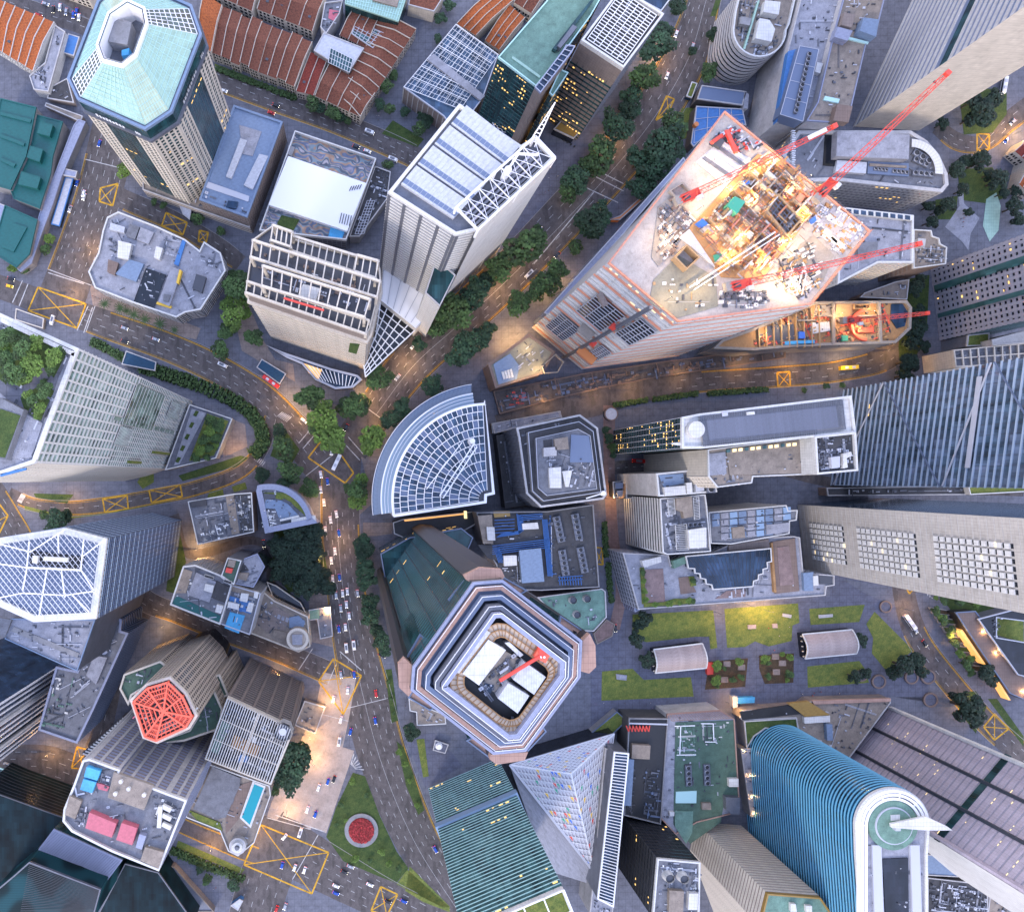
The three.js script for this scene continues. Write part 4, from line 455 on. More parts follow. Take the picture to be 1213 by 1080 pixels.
{ // beige tower under a deep roof trellis
  const h = 130, b = bld({ n: 'beige_trellis_tower', l: 'beige tower crowned by deep open trellis beams on several levels', t: 11, p: '115,480 150,240 240,175 325,205 325,235 615,315 715,335 725,440 675,640 660,665', h: h - 10, wall: 'taupe', roof: 'steelDark', pm: 'cream', ph: 2 });
  facade(b, { face: [-.25, 1], thr: .6, fh: 7.5, y1: h - 36, bm: 'cream', bh: 5, bd: 1 }); facade(b, { face: [1, 0], thr: .4, fh: 3.4, bm: 'cream', bh: 1.6, bd: .5, fm: 'beige', fs: 5, fd: .7 });
  part(b.g, 'cornice', new G().band(b.poly, h - 30, h - 27, 1.4), 'cream');
  const rows = [['240,178 325,208 318,275 230,245', 4, h + 2], ['325,225 615,315 600,385 315,290', 9, h - 2], ['618,312 712,338 700,415 605,385', 3, h + 2], ['150,245 720,430 705,500 140,320', 14, h + 3], ['195,360 675,510 650,590 190,450', 11, h + 8], ['125,430 670,605 655,665 118,480', 16, h - 4]];
  rows.forEach(([p, n, y], k) => { const q = PP(11, p, y), e = (a, c, w, t) => part(b.g, 'trellis_beam', new G().beam([a[0], y, a[1]], [c[0], y, c[1]], w, t), 'cream'); e(q[0], q[1], 1.1, 2.4); e(q[3], q[2], 1.1, 2.4); for (let i = 0; i <= n; i++) e(lerp(q[0], q[1], i / n), lerp(q[3], q[2], i / n), .6, 1.4); part(b.g, 'trellis_post', new G().beam([q[0][0], h - 12, q[0][1]], [q[0][0], y, q[0][1]], 1.4).beam([q[1][0], h - 12, q[1][1]], [q[1][0], y, q[1][1]], 1.4).beam([q[2][0], h - 12, q[2][1]], [q[2][0], y, q[2][1]], 1.4).beam([q[3][0], h - 12, q[3][1]], [q[3][0], y, q[3][1]], 1.4), 'cream'); });
  { const q = PP(11, '290,500 470,555 468,563 288,508', h + 9.5); part(b.g, 'name_sign', new G().prism(q, h + 8.8, h + 9.9), 'redSteel'); }
  item(b, 'plant_room', '375,440 450,460 430,520 350,495', 5, 'white'); item(b, 'window_shaft', '585,705 630,710 615,755 578,745', .6, 'lawnDark', { base: h - 32 }); clutter(b, '200,300 680,450 660,600 180,430', 60, 41, { s: .9, m: ['paleSteel', 'brownStone', 'steelDark'] });
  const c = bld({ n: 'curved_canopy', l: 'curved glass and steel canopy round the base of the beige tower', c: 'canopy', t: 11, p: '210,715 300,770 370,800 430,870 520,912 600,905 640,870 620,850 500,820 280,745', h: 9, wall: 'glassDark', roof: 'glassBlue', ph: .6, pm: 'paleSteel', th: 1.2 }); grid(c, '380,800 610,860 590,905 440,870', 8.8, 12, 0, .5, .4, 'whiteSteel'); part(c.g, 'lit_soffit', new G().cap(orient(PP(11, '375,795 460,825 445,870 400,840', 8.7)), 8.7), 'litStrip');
  bld({ n: 'bus_stop_roof', l: 'blue bus stop roof behind the red bus', c: 'shelter', t: 13, p: '120,20 235,90 205,140 95,60', h: 4, ph: .2, wall: 'glassBlue', roof: 'canvasBlue' });
}
{ // offices at the top middle
  let b = bld({ n: 'green_roof_office', l: 'glass office with flat sage green roof and yellow lit windows', t: 3, p: '570,255 740,385 890,200 985,70 1060,-60 800,-60 790,0', h: 85, wall: 'glassTeal', roof: 'roofMint', pm: 'finTeal', ph: 1.2, f: { fh: 4, bm: 'glassSea', bh: .9, bd: .15, fm: 'steelDark', fs: 3, fw: .15, fd: .25, lit: .2, lw: 1.8 } });
  item(b, 'roof_upstand', '635,250 760,340 755,350 630,260', .6, 'mintPanel'); item(b, 'roof_upstand', '815,215 985,0 1000,0 830,225', 3, 'glassTeal'); item(b, 'roof_rail', '905,110 925,120 850,215 835,205', 4, 'steelGrey');
  b = bld({ n: 'lift_core', l: 'slender brown lift core on the corner of the green-roofed office', t: 3, p: '735,390 860,225 875,200 915,205 900,235 760,415', h: 92, wall: 'taupe', roof: 'glassBlue', ph: .8, pm: 'lilac' }); grid(b, '735,390 885,200 915,208 760,412', 92, 9, 1, .3, .3, 'paleSteel');
  b = bld({ n: 'mint_annex', l: 'small mint roofed annex between lift core and louvred roof office', t: 3, p: '800,415 850,310 885,325 815,430', h: 78, wall: 'glassTeal', roof: 'roofMint', pm: 'finTeal', ph: .8, f: { fh: 4, bm: 'glassSea', bh: .9, bd: .15, lit: .3 } });
  b = bld({ n: 'louvre_roof_office', l: 'brown framed office with white louvre grid on its roof', t: 0, p: '689,47 739,80 787,16 736,-16', h: 88, wall: 'taupe', roof: 'roofDark', pm: 'white', ph: 2.5, th: 1 }); grid(b, '696,46 738,74 778,18 736,-10', 88, 6, 17, .35, .5, 'whiteSteel');
  facade(b, { face: [-.55, .83], y0: 2, y1: 70, fh: 4.2, bm: 'glassTeal', bh: 1.3, bd: .5, fm: 'glassTeal', fs: 4, fw: .2, fd: .6, lit: .32, lw: 2.2 }); facade(b, { face: [.8, .6], fh: 4.2, bm: 'steelGrey', bh: 1.3, bd: .4 });
  const p = bld({ n: 'entrance_pavilion', l: 'golden brown entrance pavilion at the foot of the louvred office', t: 7, p: '425,165 510,220 480,255 385,210', h: 8, ph: .5, wall: 'glassDark', roof: 'gold' }); for (let k = 0; k < 7; k++) { const [x, z] = W(7, 385 + k * 16, 235 + k * 10, 0); part(p.g, 'bollard', new G().cyl(x, 0, z, .6, .6, 1.2, 8), 'blackWall'); }
  b = bld({ n: 'next_louvre_office', l: 'sliver of a second louvred roof at the head of the avenue', t: 5, p: '280,0 330,-60 480,-60 390,60', h: 80, wall: 'taupe', roof: 'glassBlue', pm: 'white', ph: 1.5 }); 
  b = bld({ n: 'glass_canopy_hall', l: 'low hall roofed with blue glass and white grid beside orange shophouses', t: 3, p: '145,390 380,108 570,245 500,440 380,600 325,520', h: 20, wall: 'taupe', roof: 'glassSky', ph: .8, pm: 'paleSteel', f: { fh: 4, fm: 'paleWall', fs: 4, fw: .5 } }); grid(b, '145,390 380,108 570,245 400,490', 20.2, 14, 16, .16, .2, 'whiteSteel'); grid(b, '145,390 380,108 570,245 400,490', 20.7, 6, 7, .3, .3, 'whiteSteel'); item(b, 'roof_walk', '280,240 510,430 490,450 250,265', 2, 'roofPale');
  b = bld({ n: 'glass_link_roof', l: 'blue gridded glass link roof tucked behind the white tower', c: 'roof', t: 3, p: '520,480 620,510 670,590 640,640 560,590', h: 22, wall: 'glassBlue', roof: 'glassBlue', ph: .5, pm: 'paleSteel' }); grid(b, '520,480 620,510 665,600 560,590', 22, 7, 7, .3, .3, 'whiteSteel');
}
// ================= top-right quarter =================
const circ = (t, x, y, r, h, a0 = 0, a1 = 360, n = 24) => { const out = []; for (let i = 0; i <= n; i++) { const a = (a0 + (a1 - a0) * i / n) * Math.PI / 180; out.push(W(t, x + r * Math.cos(a), y + r * Math.sin(a), h)); } if (a1 - a0 === 360) out.pop(); return out; };
{
  const h = 34, poly = [...PP(5, '1140,-40 1100,130', h), ...circ(5, 935, 165, 148, h, 0, 180, 16), ...PP(5, '800,60 830,-60', h)];
  let b = bld({ n: 'rounded_tower', l: 'grey banded tower with rounded end and white rim roof', poly, t: 5, h, wall: 'glassDark', roof: 'roofTan', pm: 'white', ph: 2.2, th: .8, f: { fh: 3.6, bm: 'paleWall', bh: 2.1, bd: .6 } });
  item(b, 'water_tank', '965,0 1050,10 1040,80 955,65', 5, 'white'); item(b, 'water_tank', '935,100 990,110 1020,160 1000,230 910,210', 5, 'white'); item(b, 'plant_room', '830,90 890,100 880,140 825,130', 3, 'greyWall'); item(b, 'pipe_rack', '925,0 935,0 855,270 845,270', 2, 'mintPanel'); clutter(b, '830,0 920,10 860,260 800,200', 36, 51, { s: .6 }); clutter(b, '870,250 1020,240 960,300 900,300', 22, 52, { s: .6 });
  b = bld({ n: 'long_lilac_block', l: 'long plain lilac roofed block beside the rounded tower', t: 6, p: '130,-40 340,-40 275,190 205,500 130,600 0,600 60,240', h: 38, wall: 'paleWall', roof: 'roofPale', ph: .8, pm: 'paleWall' });
  const c = item(b, 'chiller_house', '115,225 208,242 130,595 20,560', 9, 'steelBlue'); fans(b, '158,260 88,560', 12, { y: c.y, w: 1.8 }); grid(b, '115,225 208,242 130,595 20,560', c.y + .1, 1, 4, .3, .3, 'paleSteel'); item(b, 'lower_plant', '0,600 60,250 100,240 20,560', 4, 'bluePanel'); item(b, 'plant_room', '200,305 230,310 215,360 190,350', 3, 'white');
  b = bld({ n: 'stained_roof_block', l: 'concrete block with stained deck roof and green rails beside the ribbed tower', t: 6, p: '340,-40 540,-40 500,120 440,220 370,520 290,600 150,590 205,500 280,180', h: 44, wall: 'paleWall', roof: 'roofTan', ph: .8, pm: 'lilac' });
  item(b, 'plant_room', '335,60 390,70 370,135 320,120', 4, 'taupe'); item(b, 'penthouse', '285,180 300,130 375,150 350,200', 5, 'lilac'); item(b, 'lift_house', '430,85 505,95 490,180 410,150', 6, 'roofBlue'); item(b, 'green_rail', '350,178 455,205 450,215 348,190', 1, 'finTeal'); item(b, 'green_rail', '240,470 312,485 305,505 232,490', 1, 'finTeal'); item(b, 'water_tank', '300,510 375,520 355,600 280,590', 5, 'brownStone'); clutter(b, '340,0 420,0 400,40 340,40', 8, 53, { s: .5 });
}
{ // ribbed tower with the blank side wall
  const A = W(0, 1012, 150), B = W(0, 1087, 155), u = [.42 * 140, -.9 * 140], h = 235, poly = [A, B, [B[0] + u[0], B[1] + u[1]], [A[0] + u[0], A[1] + u[1]]];
  const b = bld({ n: 'ribbed_tower', l: 'tall lilac ribbed tower with broad blank cream side wall', poly, t: 6, h, wall: 'steelBlue', roof: 'roofPale', ph: 1, pm: 'white' });
  facade(b, { face: [-.9, -.4], thr: .8, y1: 72, fh: 5, bm: 'paleWall', bh: 2.4, bd: 1.4 }); facade(b, { face: [-.9, -.4], thr: .8, y0: 80, fh: 5, bm: 'paleWall', bh: 2.4, bd: 1.4 });
  part(b.g, 'glass_recess', new G().band(b.poly, 73, 79, .1, facing(b.poly, [-.9, -.4], .8)), 'glassTeal'); part(b.g, 'side_cladding', new G().band(b.poly, 1, h - 1, .35, facing(b.poly, [0, 1], .8)), 'cream');
}
{
  const h = 34; let b = bld({ n: 'horseshoe_block', l: 'grey block with rounded end and rows of rooftop chillers near the plaza', t: 6, p: '30,760 110,640 660,640 740,690 800,760 840,850 845,905 815,942 300,885 130,890', h, wall: 'greyWall', roof: 'roofGrey', ph: 1.4, pm: 'paleWall', th: 2, f: { fh: 3.8, bm: 'paleWall', bh: 1.5, bd: .4, fm: 'paleWall', fs: 3, fw: .9, fd: .6, lit: .06 } });
  item(b, 'plant_hall', '300,640 655,660 650,780 295,765', 6, 'roofPale'); item(b, 'glass_roof', '240,660 300,665 290,815 230,810', .6, 'glassDark'); item(b, 'white_deck', '300,785 445,795 440,850 290,840', 2.5, 'roofWhite'); item(b, 'blue_deck', '450,790 650,800 650,865 448,850', 1.2, 'steelBlue'); item(b, 'tan_walk', '460,800 640,812 640,822 458,812', 2, 'roofTan');
  fans(b, '665,745 755,800', 3, { w: 4 }); fans(b, '665,780 740,815', 3, { w: 3.5 }); fans(b, '660,850 765,860', 4, { w: 3.5 }); for (const y of [0, 1]) fans(b, y ? '470,830 540,838' : '560,842 640,850', 4, { w: 2.5 });
  { const g = new G(), a = circ(6, 660, 840, 160, h + 1, -88, 5, 14), c = circ(6, 660, 840, 120, h + 1, -88, 5, 14); for (let i = 0; i < 14; i++) g.quad([a[i][0], h + 1, a[i][1]], [c[i][0], h + 1, c[i][1]], [c[i + 1][0], h + 1, c[i + 1][1]], [a[i + 1][0], h + 1, a[i + 1][1]]); part(b.g, 'white_rim', g, 'white'); }
  const gg = new G(); for (let i = 0; i < 16; i++) { const [x, z] = W(6, 85 + 2 * (i % 2), 640 + i * 11, h + 1); gg.box(x, h - 1, z, 2.2, 2, .5, .1); } part(b.g, 'roof_louvre', gg, 'whiteSteel', null, 'stuff');
  b = bld({ n: 'grey_roof_office', l: 'office with plain blue-grey gridded roof behind the building site', t: 10, p: '390,95 720,132 718,345 560,345 380,440', h: 52, wall: 'paleWall', roof: 'roofPale', ph: 1, pm: 'white', th: 1, f: { fh: 3.5, bm: 'white', bh: 1.7, bd: .5, fm: 'white', fs: 3.2, fw: 1.1, fd: .7 } });
  item(b, 'window_wall', '400,95 715,132 712,155 398,120', 2, 'white'); for (let i = 0; i < 9; i++) item(b, 'roof_light', `${418 + i * 33},${103 + i * 3.6} ${440 + i * 33},${106 + i * 3.6} ${440 + i * 33},${124 + i * 3.6} ${418 + i * 33},${121 + i * 3.6}`, .25, 'glassBlue', { base: 53 }); item(b, 'plant_room', '465,255 560,250 555,300 470,310', 3, 'roofGrey');
  b = bld({ n: 'stepped_annex', l: 'low annex with zigzag parapet and cluttered roof terrace', t: 10, p: '720,195 800,200 805,225 835,235 840,260 870,275 865,350 720,370', h: 32, wall: 'taupe', roof: 'roofTan', ph: 1, pm: 'white', f: { fh: 4, bm: 'brownStone', bh: 2, bd: .3 } }); clutter(b, '730,270 850,280 850,345 730,350', 30, 55, { s: .6 }); item(b, 'stair_house', '740,235 775,238 770,275 738,272', 4, 'paleWall');
  b = bld({ n: 'site_office_block', l: 'brown shaded block behind the red crane wing', t: 10, p: '640,430 700,420 690,510 480,500 500,480', h: 14, wall: 'brownStone', roof: 'roofTan', ph: .6 });
  // tower of small square windows on the right
  const q = [W(0, 1103, 318), W(0, 1114, 403), W(0, 1180, 395), W(0, 1170, 310)]; b = bld({ n: 'square_window_tower', l: 'grey tower with small square windows, many of them lit yellow', poly: q, t: 10, h: 150, wall: 'glassDark', roof: 'roofGrey', f: { face: [-1, 0], thr: .7, fh: 3.8, bm: 'slate', bh: 2.2, bd: .7, fm: 'slate', fs: 3.6, fw: 1.9, fd: .8, lit: .1, lm: 'lit' } }); facade(b, { face: [0, 1], fh: 3.8, bm: 'glassSea', bh: 1, bd: .3 }); facade(b, { face: [0, -1], fh: 3.8, bm: 'slate', bh: 1.6, bd: .5 });
  { const P = b.poly, e = facing(P, [-1, 0], .7)[0], a = P[e], c = P[(e + 1) % P.length], g = new G(); for (const [s, t] of [[.3, .36], [.66, .75]]) { const x = lerp(a, c, s), y = lerp(a, c, t); g.quad([y[0] - 1, 2, y[1]], [x[0] - 1, 2, x[1]], [x[0] - 1, 146, x[1]], [y[0] - 1, 146, y[1]]); } part(b.g, 'glass_strip', g, 'glassSea'); }
  b = bld({ n: 'frame_roof_block', l: 'low cream block with gridded frame roof before the glass tower', t: 16, p: '895,130 1260,95 1260,190 905,210', h: 26, wall: 'cream', roof: 'roofGrey', ph: 1, pm: 'cream' }); grid(b, '900,133 1260,98 1260,188 908,205', 26.2, 10, 2, .8, .8, 'cream'); 
  bld({ n: 'planted_step_block', l: 'pale stepped block with a planted terrace above frame roof', t: 10, p: '1070,690 1260,640 1260,700 1075,715', h: 30, wall: 'paleWall', roof: 'paleWall', ph: .5 }); bld({ n: 'terrace_garden', l: 'small planted roof terrace between the square-window tower and frame roof', t: 10, p: '965,670 1060,660 1062,715 960,720', h: 22, wall: 'steelGrey', roof: 'lawn', ph: .6 });
  b = bld({ n: 'blue_roof_hall', l: 'dark blue roofed hall behind the building site crane', t: 5, p: '615,470 860,505 840,580 590,545', h: 12, wall: 'darkWall', roof: 'steelBlue', ph: .5, pm: 'paleWall' }); b = bld({ n: 'blue_sheet_roof', l: 'blue sheet roof panels close against the building site', c: 'roof', t: 5, p: '585,585 840,600 860,690 720,660 570,810 555,790', h: 10, wall: 'darkWall', roof: 'bluePanel', ph: .3 }); grid(b, '585,590 840,605 855,685 570,790', 10.1, 4, 3, .3, .3, 'paleSteel'); { const [x, z] = W(5, 575, 695, 10); part(b.g, 'orange_drum', new G().cyl(x, 9.7, z, 1.5, 1.5, 3, 12), 'orangeSteel'); }
  const rr = thing('roof_shade_ring', 'white rimmed oval roof screen beside the blue roofed hall', 'canopy', ...[W(5, 860, 550, 12)].flatMap(q => [q[0], 0, q[1]])); part(rr, 'wall', new G().walls(orient(PP(5, '850,505 875,520 870,600 845,600', 12)), 0, 12), 'paleWall'); part(rr, 'roof', new G().cap(orient(PP(5, '850,505 875,520 870,600 845,600', 12)), 12), 'roofPale');
  b = bld({ n: 'bus_shelter', l: 'small green topped bus shelter on the avenue bend', c: 'shelter', t: 5, p: '560,450 590,460 560,540 530,530', h: 4, ph: .3, wall: 'glassBlue', roof: 'lawn', pm: 'white' });
  // red tiled houses at the right edge
  shops(6, '1190,900 1250,960 1290,840 1220,790', 3, { h: 9, seed: 21, mats: ['terracotta'], pw: 'white', l: 'orange-roofed house with white walls past the park trees', group: 'park side houses' }); shops(6, '1170,740 1240,800 1290,720 1210,690', 2, { h: 9, seed: 22, mats: ['terracottaRed'], pw: 'white', l: 'red-roofed house beside the lamp-lit bend', group: 'bend houses' });
  sheet('star_plaza', 10, '915,0 940,0 945,80 1015,145 975,215 965,290 935,250 860,185 925,90', .125, 'roofPale'); sheet('plaza', 10, '1045,60 1090,30 1110,90 1100,200 1060,250 1030,180', .125, 'mintPanel');
}
// ================= construction tower =================
const HD = 150;
{
  const b = bld({ n: 'construction_tower', l: 'unfinished tower with lit orange deck, stacked formwork and exposed slabs', c: 'building site', t: 0, p: '859,131 1032,273 962,360 804,381 721,311', foot: [[775, 236], [849, 361], [800, 422], [689, 437], [631, 388]], h: HD, wall: 'paleWall', roof: 'deckPale', ph: .8, pm: 'pinkSteel', th: .6, bare: 1 });
  facade(b, { face: [-.65, .75], thr: .6, y1: HD - 2, fh: 4.6, bm: 'white', bm2: 'pinkSteel', bh: 1.9, bd: 1.3, fm: 'paleWall', fs: 9, fw: .9, fd: .9, lit: .3, lw: 4, lm: 'litPale' });  // glowing panes on this face are added for brightness, standing for site lamps
  facade(b, { face: [.1, 1], thr: .8, y1: HD - 1, fh: 3.2, bm: 'white', bh: 1.5, bd: .8 });
  { const e = facing(b.poly, [-.65, .75], .8)[0], a = b.poly[e], c = b.poly[(e + 1) % b.poly.length], L = Math.hypot(c[0] - a[0], c[1] - a[1]), nx = (c[1] - a[1]) / L, nz = -(c[0] - a[0]) / L; // glazed fields and hoist on the facade
    const at = (s, y, d) => { const q = lerp(a, c, s); return [q[0] + nx * d, y, q[1] + nz * d]; };
    for (const [s0, s1, y0, y1] of [[.38, .8, 80, 118], [.55, .9, 24, 60], [.02, .26, 92, 128], [.03, .2, 34, 64]]) { part(b.g, 'glazed_field', new G().quad(at(s1, y0, 1.6), at(s0, y0, 1.6), at(s0, y1, 1.6), at(s1, y1, 1.6)), 'glassDark'); const g = new G(); for (let k = 0; k <= 9; k++) g.beam(at(s0, y0 + (y1 - y0) * k / 9, 1.75), at(s1, y0 + (y1 - y0) * k / 9, 1.75), .3, .35); for (let k = 0; k <= 3; k++) g.beam(at(s0 + (s1 - s0) * k / 3, y0, 1.7), at(s0 + (s1 - s0) * k / 3, y1, 1.7), .3, .3); part(b.g, 'glazing_bar', g, 'paleSteel', null, 'stuff'); }
    const hs = new G(); hs.beam(at(.33, 1, 3), at(.33, HD, 3), 1.6); part(b.g, 'hoist_mast', hs, 'steelGrey'); for (const [s, y] of [[.36, 100], [.3, 60]]) { const q = at(s, y, 3.4); part(b.g, 'hoist_cabin', new G().box(q[0], y, q[2], 3, 4, 2.4, Math.atan2(c[1] - a[1], c[0] - a[0])), 'redSteel'); } const q2 = at(.2, 40, 4); part(b.g, 'loading_deck', new G().box(q2[0], 40, q2[2], 12, 1, 5, Math.atan2(c[1] - a[1], c[0] - a[0])), 'orangeSteel'); const q3 = at(.5, 70, 4); part(b.g, 'loading_deck', new G().box(q3[0], 70, q3[2], 9, 1, 5, Math.atan2(c[1] - a[1], c[0] - a[0])), 'concreteNew'); const q4 = at(.72, 118, 3); part(b.g, 'red_container', new G().box(q4[0], 118, q4[2], 7, 2.6, 2.6, 1.1), 'taupe'); }
  const I = (n, p, dh, m, o) => item(b, n, p, dh, m, { t: 8, base: HD - .8, ...o });
  // deck fields
  I('steel_decking', '170,270 275,180 420,260 300,380', .5, 'roofWhite'); hollow(b, 'deck_opening', '50,400 110,360 175,430 110,470', 2.2, 'concreteNew', { t: 8, base: HD - .8, th: .7 }); I('slab_bay', '0,470 60,420 170,520 90,640 0,740 -30,700', .4, 'concreteNew'); I('fresh_screed', '-20,800 90,690 260,790 270,920 80,975 -40,900', .3, 'concreteWet'); hollow(b, 'core_wall', '75,700 130,640 190,700 130,755', 5, 'plywood', { t: 8, base: HD - .8, th: .6 });
  I('slab_strip', '95,610 155,560 330,690 280,760', 1.2, 'white'); I('slab_bay', '700,560 790,470 930,570 820,690', .6, 'roofPale'); I('slab_pit', '640,640 700,600 790,690 740,810 600,720', .25, 'concreteNew'); I('slab_pit', '550,830 620,770 700,830 650,890', .3, 'roofWhite');
  // the orange core formwork
  const core = PP(8, '150,560 460,225 640,300 720,480 480,790 300,780', HD + 3), cg = orient(core); part(b.g, 'core_platform', new G().prism(cg, HD - .8, HD + .6), 'formwork');
  const cb = (n, p, y, dh, m) => { const poly = orient(PP(8, p, y + dh)); return part(b.g, n, new G().walls(poly, y, y + dh).cap(poly, y + dh), m); };
  const F = W(8, 440, 500, HD + 3), ca = Math.atan2(225 - 560, 460 - 150), cx0 = Math.cos(ca), cz0 = Math.sin(ca), at8 = (u, v, y) => [F[0] + cx0 * u - cz0 * v, y, F[1] + cz0 * u + cx0 * v], ok8 = (u, v) => { const q = at8(u, v, 0); return inside(cg, q[0], q[2]); };
  { // shuttering walls, scaffold tubes, planks and panels of the rising core, each a separate piece of work
    const r = rng(601), tube = new G(), tube2 = new G(), mats8 = ['plywood', 'formwork', 'deckPale', 'orangeSteel', 'concreteNew', 'plywood', 'white', 'pinkSteel'];
    for (let u = -34; u <= 34; u += 5.6) for (let v = -26; v <= 26; v += 5.6) { if (!ok8(u, v)) continue; const y = HD + .6, hh = 2 + 3 * r(); if (r() < .62 && ok8(u + 5, v)) part(b.g, 'shuttering_wall', new G().beam(at8(u, v, y + hh / 2), at8(u + 5.4, v, y + hh / 2), .35 + .3 * r(), hh), mats8[Math.floor(r() * 8)]); if (r() < .62 && ok8(u, v + 5)) part(b.g, 'shuttering_wall', new G().beam(at8(u, v, y + hh / 2 - .1), at8(u, v + 5.4, y + hh / 2 - .1), .35 + .3 * r(), hh), mats8[Math.floor(r() * 8)]); if (r() < .5 && ok8(u + 2.6, v + 2.6)) { const q = at8(u + 2.7, v + 2.7, 0); part(b.g, 'deck_panel', new G().box(q[0], y, q[2], 2 + 2.6 * r(), .4 + 1.8 * r(), 1.6 + 2.4 * r(), ca), mats8[Math.floor(r() * 8)]); } }
    for (let u = -34; u <= 34; u += 1.9) { let a = null, c = null; for (let v = -27; v <= 27; v += .6) if (ok8(u, v)) { if (a === null) a = v; c = v; } if (a === null) continue; const y = HD + 3 + 2.5 * r(), s = a + (c - a) * .5 * r(), e = s + (c - s) * (.3 + .7 * r()); tube.beam(at8(u, s, y), at8(u, e, y), .16); for (let v = s; v < e; v += 4) tube2.beam(at8(u, v, HD + .6), at8(u, v, y + 1), .14); }
    for (let v = -27; v <= 27; v += 1.9) { let a = null, c = null; for (let u = -35; u <= 35; u += .6) if (ok8(u, v)) { if (a === null) a = u; c = u; } if (a === null) continue; const y = HD + 3.2 + 2.5 * r(), s = a + (c - a) * .5 * r(), e = s + (c - s) * (.3 + .7 * r()); tube.beam(at8(s, v, y), at8(e, v, y), .16); }
    part(b.g, 'scaffold_tube', tube, 'steelGrey', null, 'stuff'); part(b.g, 'scaffold_standard', tube2, 'orangeSteel', null, 'stuff');
    for (let k = 0; k < 70; k++) { const u = -30 + 60 * r(), v = -24 + 48 * r(); if (!ok8(u, v)) continue; const l = 1.5 + 2.5 * r(), y = HD + 3.4 + 2.2 * r(), d = r() < .5; part(b.g, 'plank', new G().beam(at8(u, v, y), at8(u + (d ? l : 0), v + (d ? 0 : l), y), .7 + .5 * r(), .12), ['plywood', 'deckPale', 'formwork'][k % 3]); }
    const edge = b.poly; edge.forEach((a, i) => { const c = edge[(i + 1) % edge.length], L = Math.hypot(c[0] - a[0], c[1] - a[1]), n = Math.round(L / 3.2), g = new G(); for (let k = 0; k < n; k++) { const q = lerp(a, c, k / n), e = lerp(a, c, (k + 1) / n), up = HD + 1.4 + .4 * r(); g.beam([q[0], HD - .8, q[1]], [q[0], up, q[1]], .14).beam([q[0], HD + 1.1, q[1]], [e[0], HD + 1.1, e[1]], .1); } part(b.g, 'edge_rail', g, i % 2 ? 'orangeSteel' : 'steelGrey', null, 'stuff'); });
  }
  cb('green_shed', '310,465 345,425 392,450 355,505', HD + .6, 5, 'netting'); cb('green_sheet', '250,690 285,680 290,710 260,720', HD + .4, 1.2, 'netting'); cb('blue_tarp', '180,540 200,525 225,550 205,560', HD + .6, 3.8, 'tarp'); cb('blue_tarp', '385,355 405,350 412,365 392,372', HD + .6, 4.5, 'tarp'); cb('blue_tarp', '690,525 705,515 712,535 700,545', HD + .6, 2.5, 'tarp');
  { const q = PP(8, '490,490 540,420 640,530 580,600', HD + 4), gb = new G(); hollow(b, 'shaft_wall', '485,490 540,412 648,530 580,608', 4.4, 'plywood', { t: 8, base: HD + .6, th: .8 }); for (let i = 0; i <= 5; i++) { const s = lerp(q[0], q[1], i / 5), e = lerp(q[3], q[2], i / 5), s2 = lerp(q[0], q[3], i / 5), e2 = lerp(q[1], q[2], i / 5); gb.beam([s[0], HD + 4, s[1]], [e[0], HD + 4, e[1]], .35, .4).beam([s2[0], HD + 4.4, s2[1]], [e2[0], HD + 4.4, e2[1]], .35, .4); } part(b.g, 'shaft_grating', gb, 'steelGrey', null, 'stuff'); }
  clutter(b, '180,550 460,240 620,310 700,470 480,770 310,760', 330, 61, { t: 8, y: HD + .6, s: .6, m: ['plywood', 'pinkSteel', 'white'] }); clutter(b, '0,480 60,420 160,530 60,700 0,720', 110, 62, { t: 8, s: .8, m: ['white', 'steelGrey', 'brownStone'] }); clutter(b, '240,160 330,110 470,200 380,240', 60, 63, { t: 8, s: .7, m: ['paleSteel', 'redSteel', 'steelDark'] }); clutter(b, '600,360 690,420 800,470 920,580 820,700 700,600', 120, 64, { t: 8, s: .8, m: ['white', 'paleSteel', 'formwork'] }); clutter(b, '560,700 680,640 740,800 640,890 520,830', 110, 65, { t: 8, s: .8, m: ['white', 'plywood', 'steelDark'] }); clutter(b, '270,850 480,850 480,920 280,940', 50, 66, { t: 8, s: .8, m: ['white', 'steelGrey', 'steelDark'] }); clutter(b, '-40,800 260,800 260,900 80,960', 24, 68, { t: 8, s: .6, m: ['white', 'plywood', 'steelDark'] });
  for (let k = 0; k < 6; k++) I('decking_sheet', `${178 + k * 20},${268 - k * 17 + 4} ${190 + k * 20},${262 - k * 17} ${318 + k * 20 - 0},${352 - k * 17} ${304 + k * 20},${362 - k * 17}`, .8 + .1 * (k % 3), k % 3 === 1 ? 'steelGrey' : 'roofWhite'); for (let k = 0; k < 5; k++) I('steel_beam', `${600 + k * 16},${720 + k * 12} ${606 + k * 16},${716 + k * 12} ${560 + k * 22},${800 + k * 18} ${554 + k * 22},${803 + k * 18}`, .9, 'paleSteel'); for (let k = 0; k < 4; k++) I('panel_stack', `${720 + k * 18},${570 + k * 14} ${732 + k * 18},${560 + k * 14} ${790 + k * 18},${615 + k * 14} ${778 + k * 18},${628 + k * 14}`, .9 + .5 * (k % 2), k % 2 ? 'white' : 'steelGrey');
  const rb = new G(), r = rng(67); for (let i = 0; i < 420; i++) { const u = -34 + 68 * r(), v = -26 + 52 * r(); if (!ok8(u, v)) continue; const l = 1.5 + 4 * r(), y = HD + 2 + 3 * r(), d = r() < .5; rb.beam(at8(u, v, y), at8(u + (d ? l : 0), v + (d ? 0 : l), y + .3 * r()), .16, .16); } part(b.g, 'rebar', rb, 'brownStone', null, 'stuff');
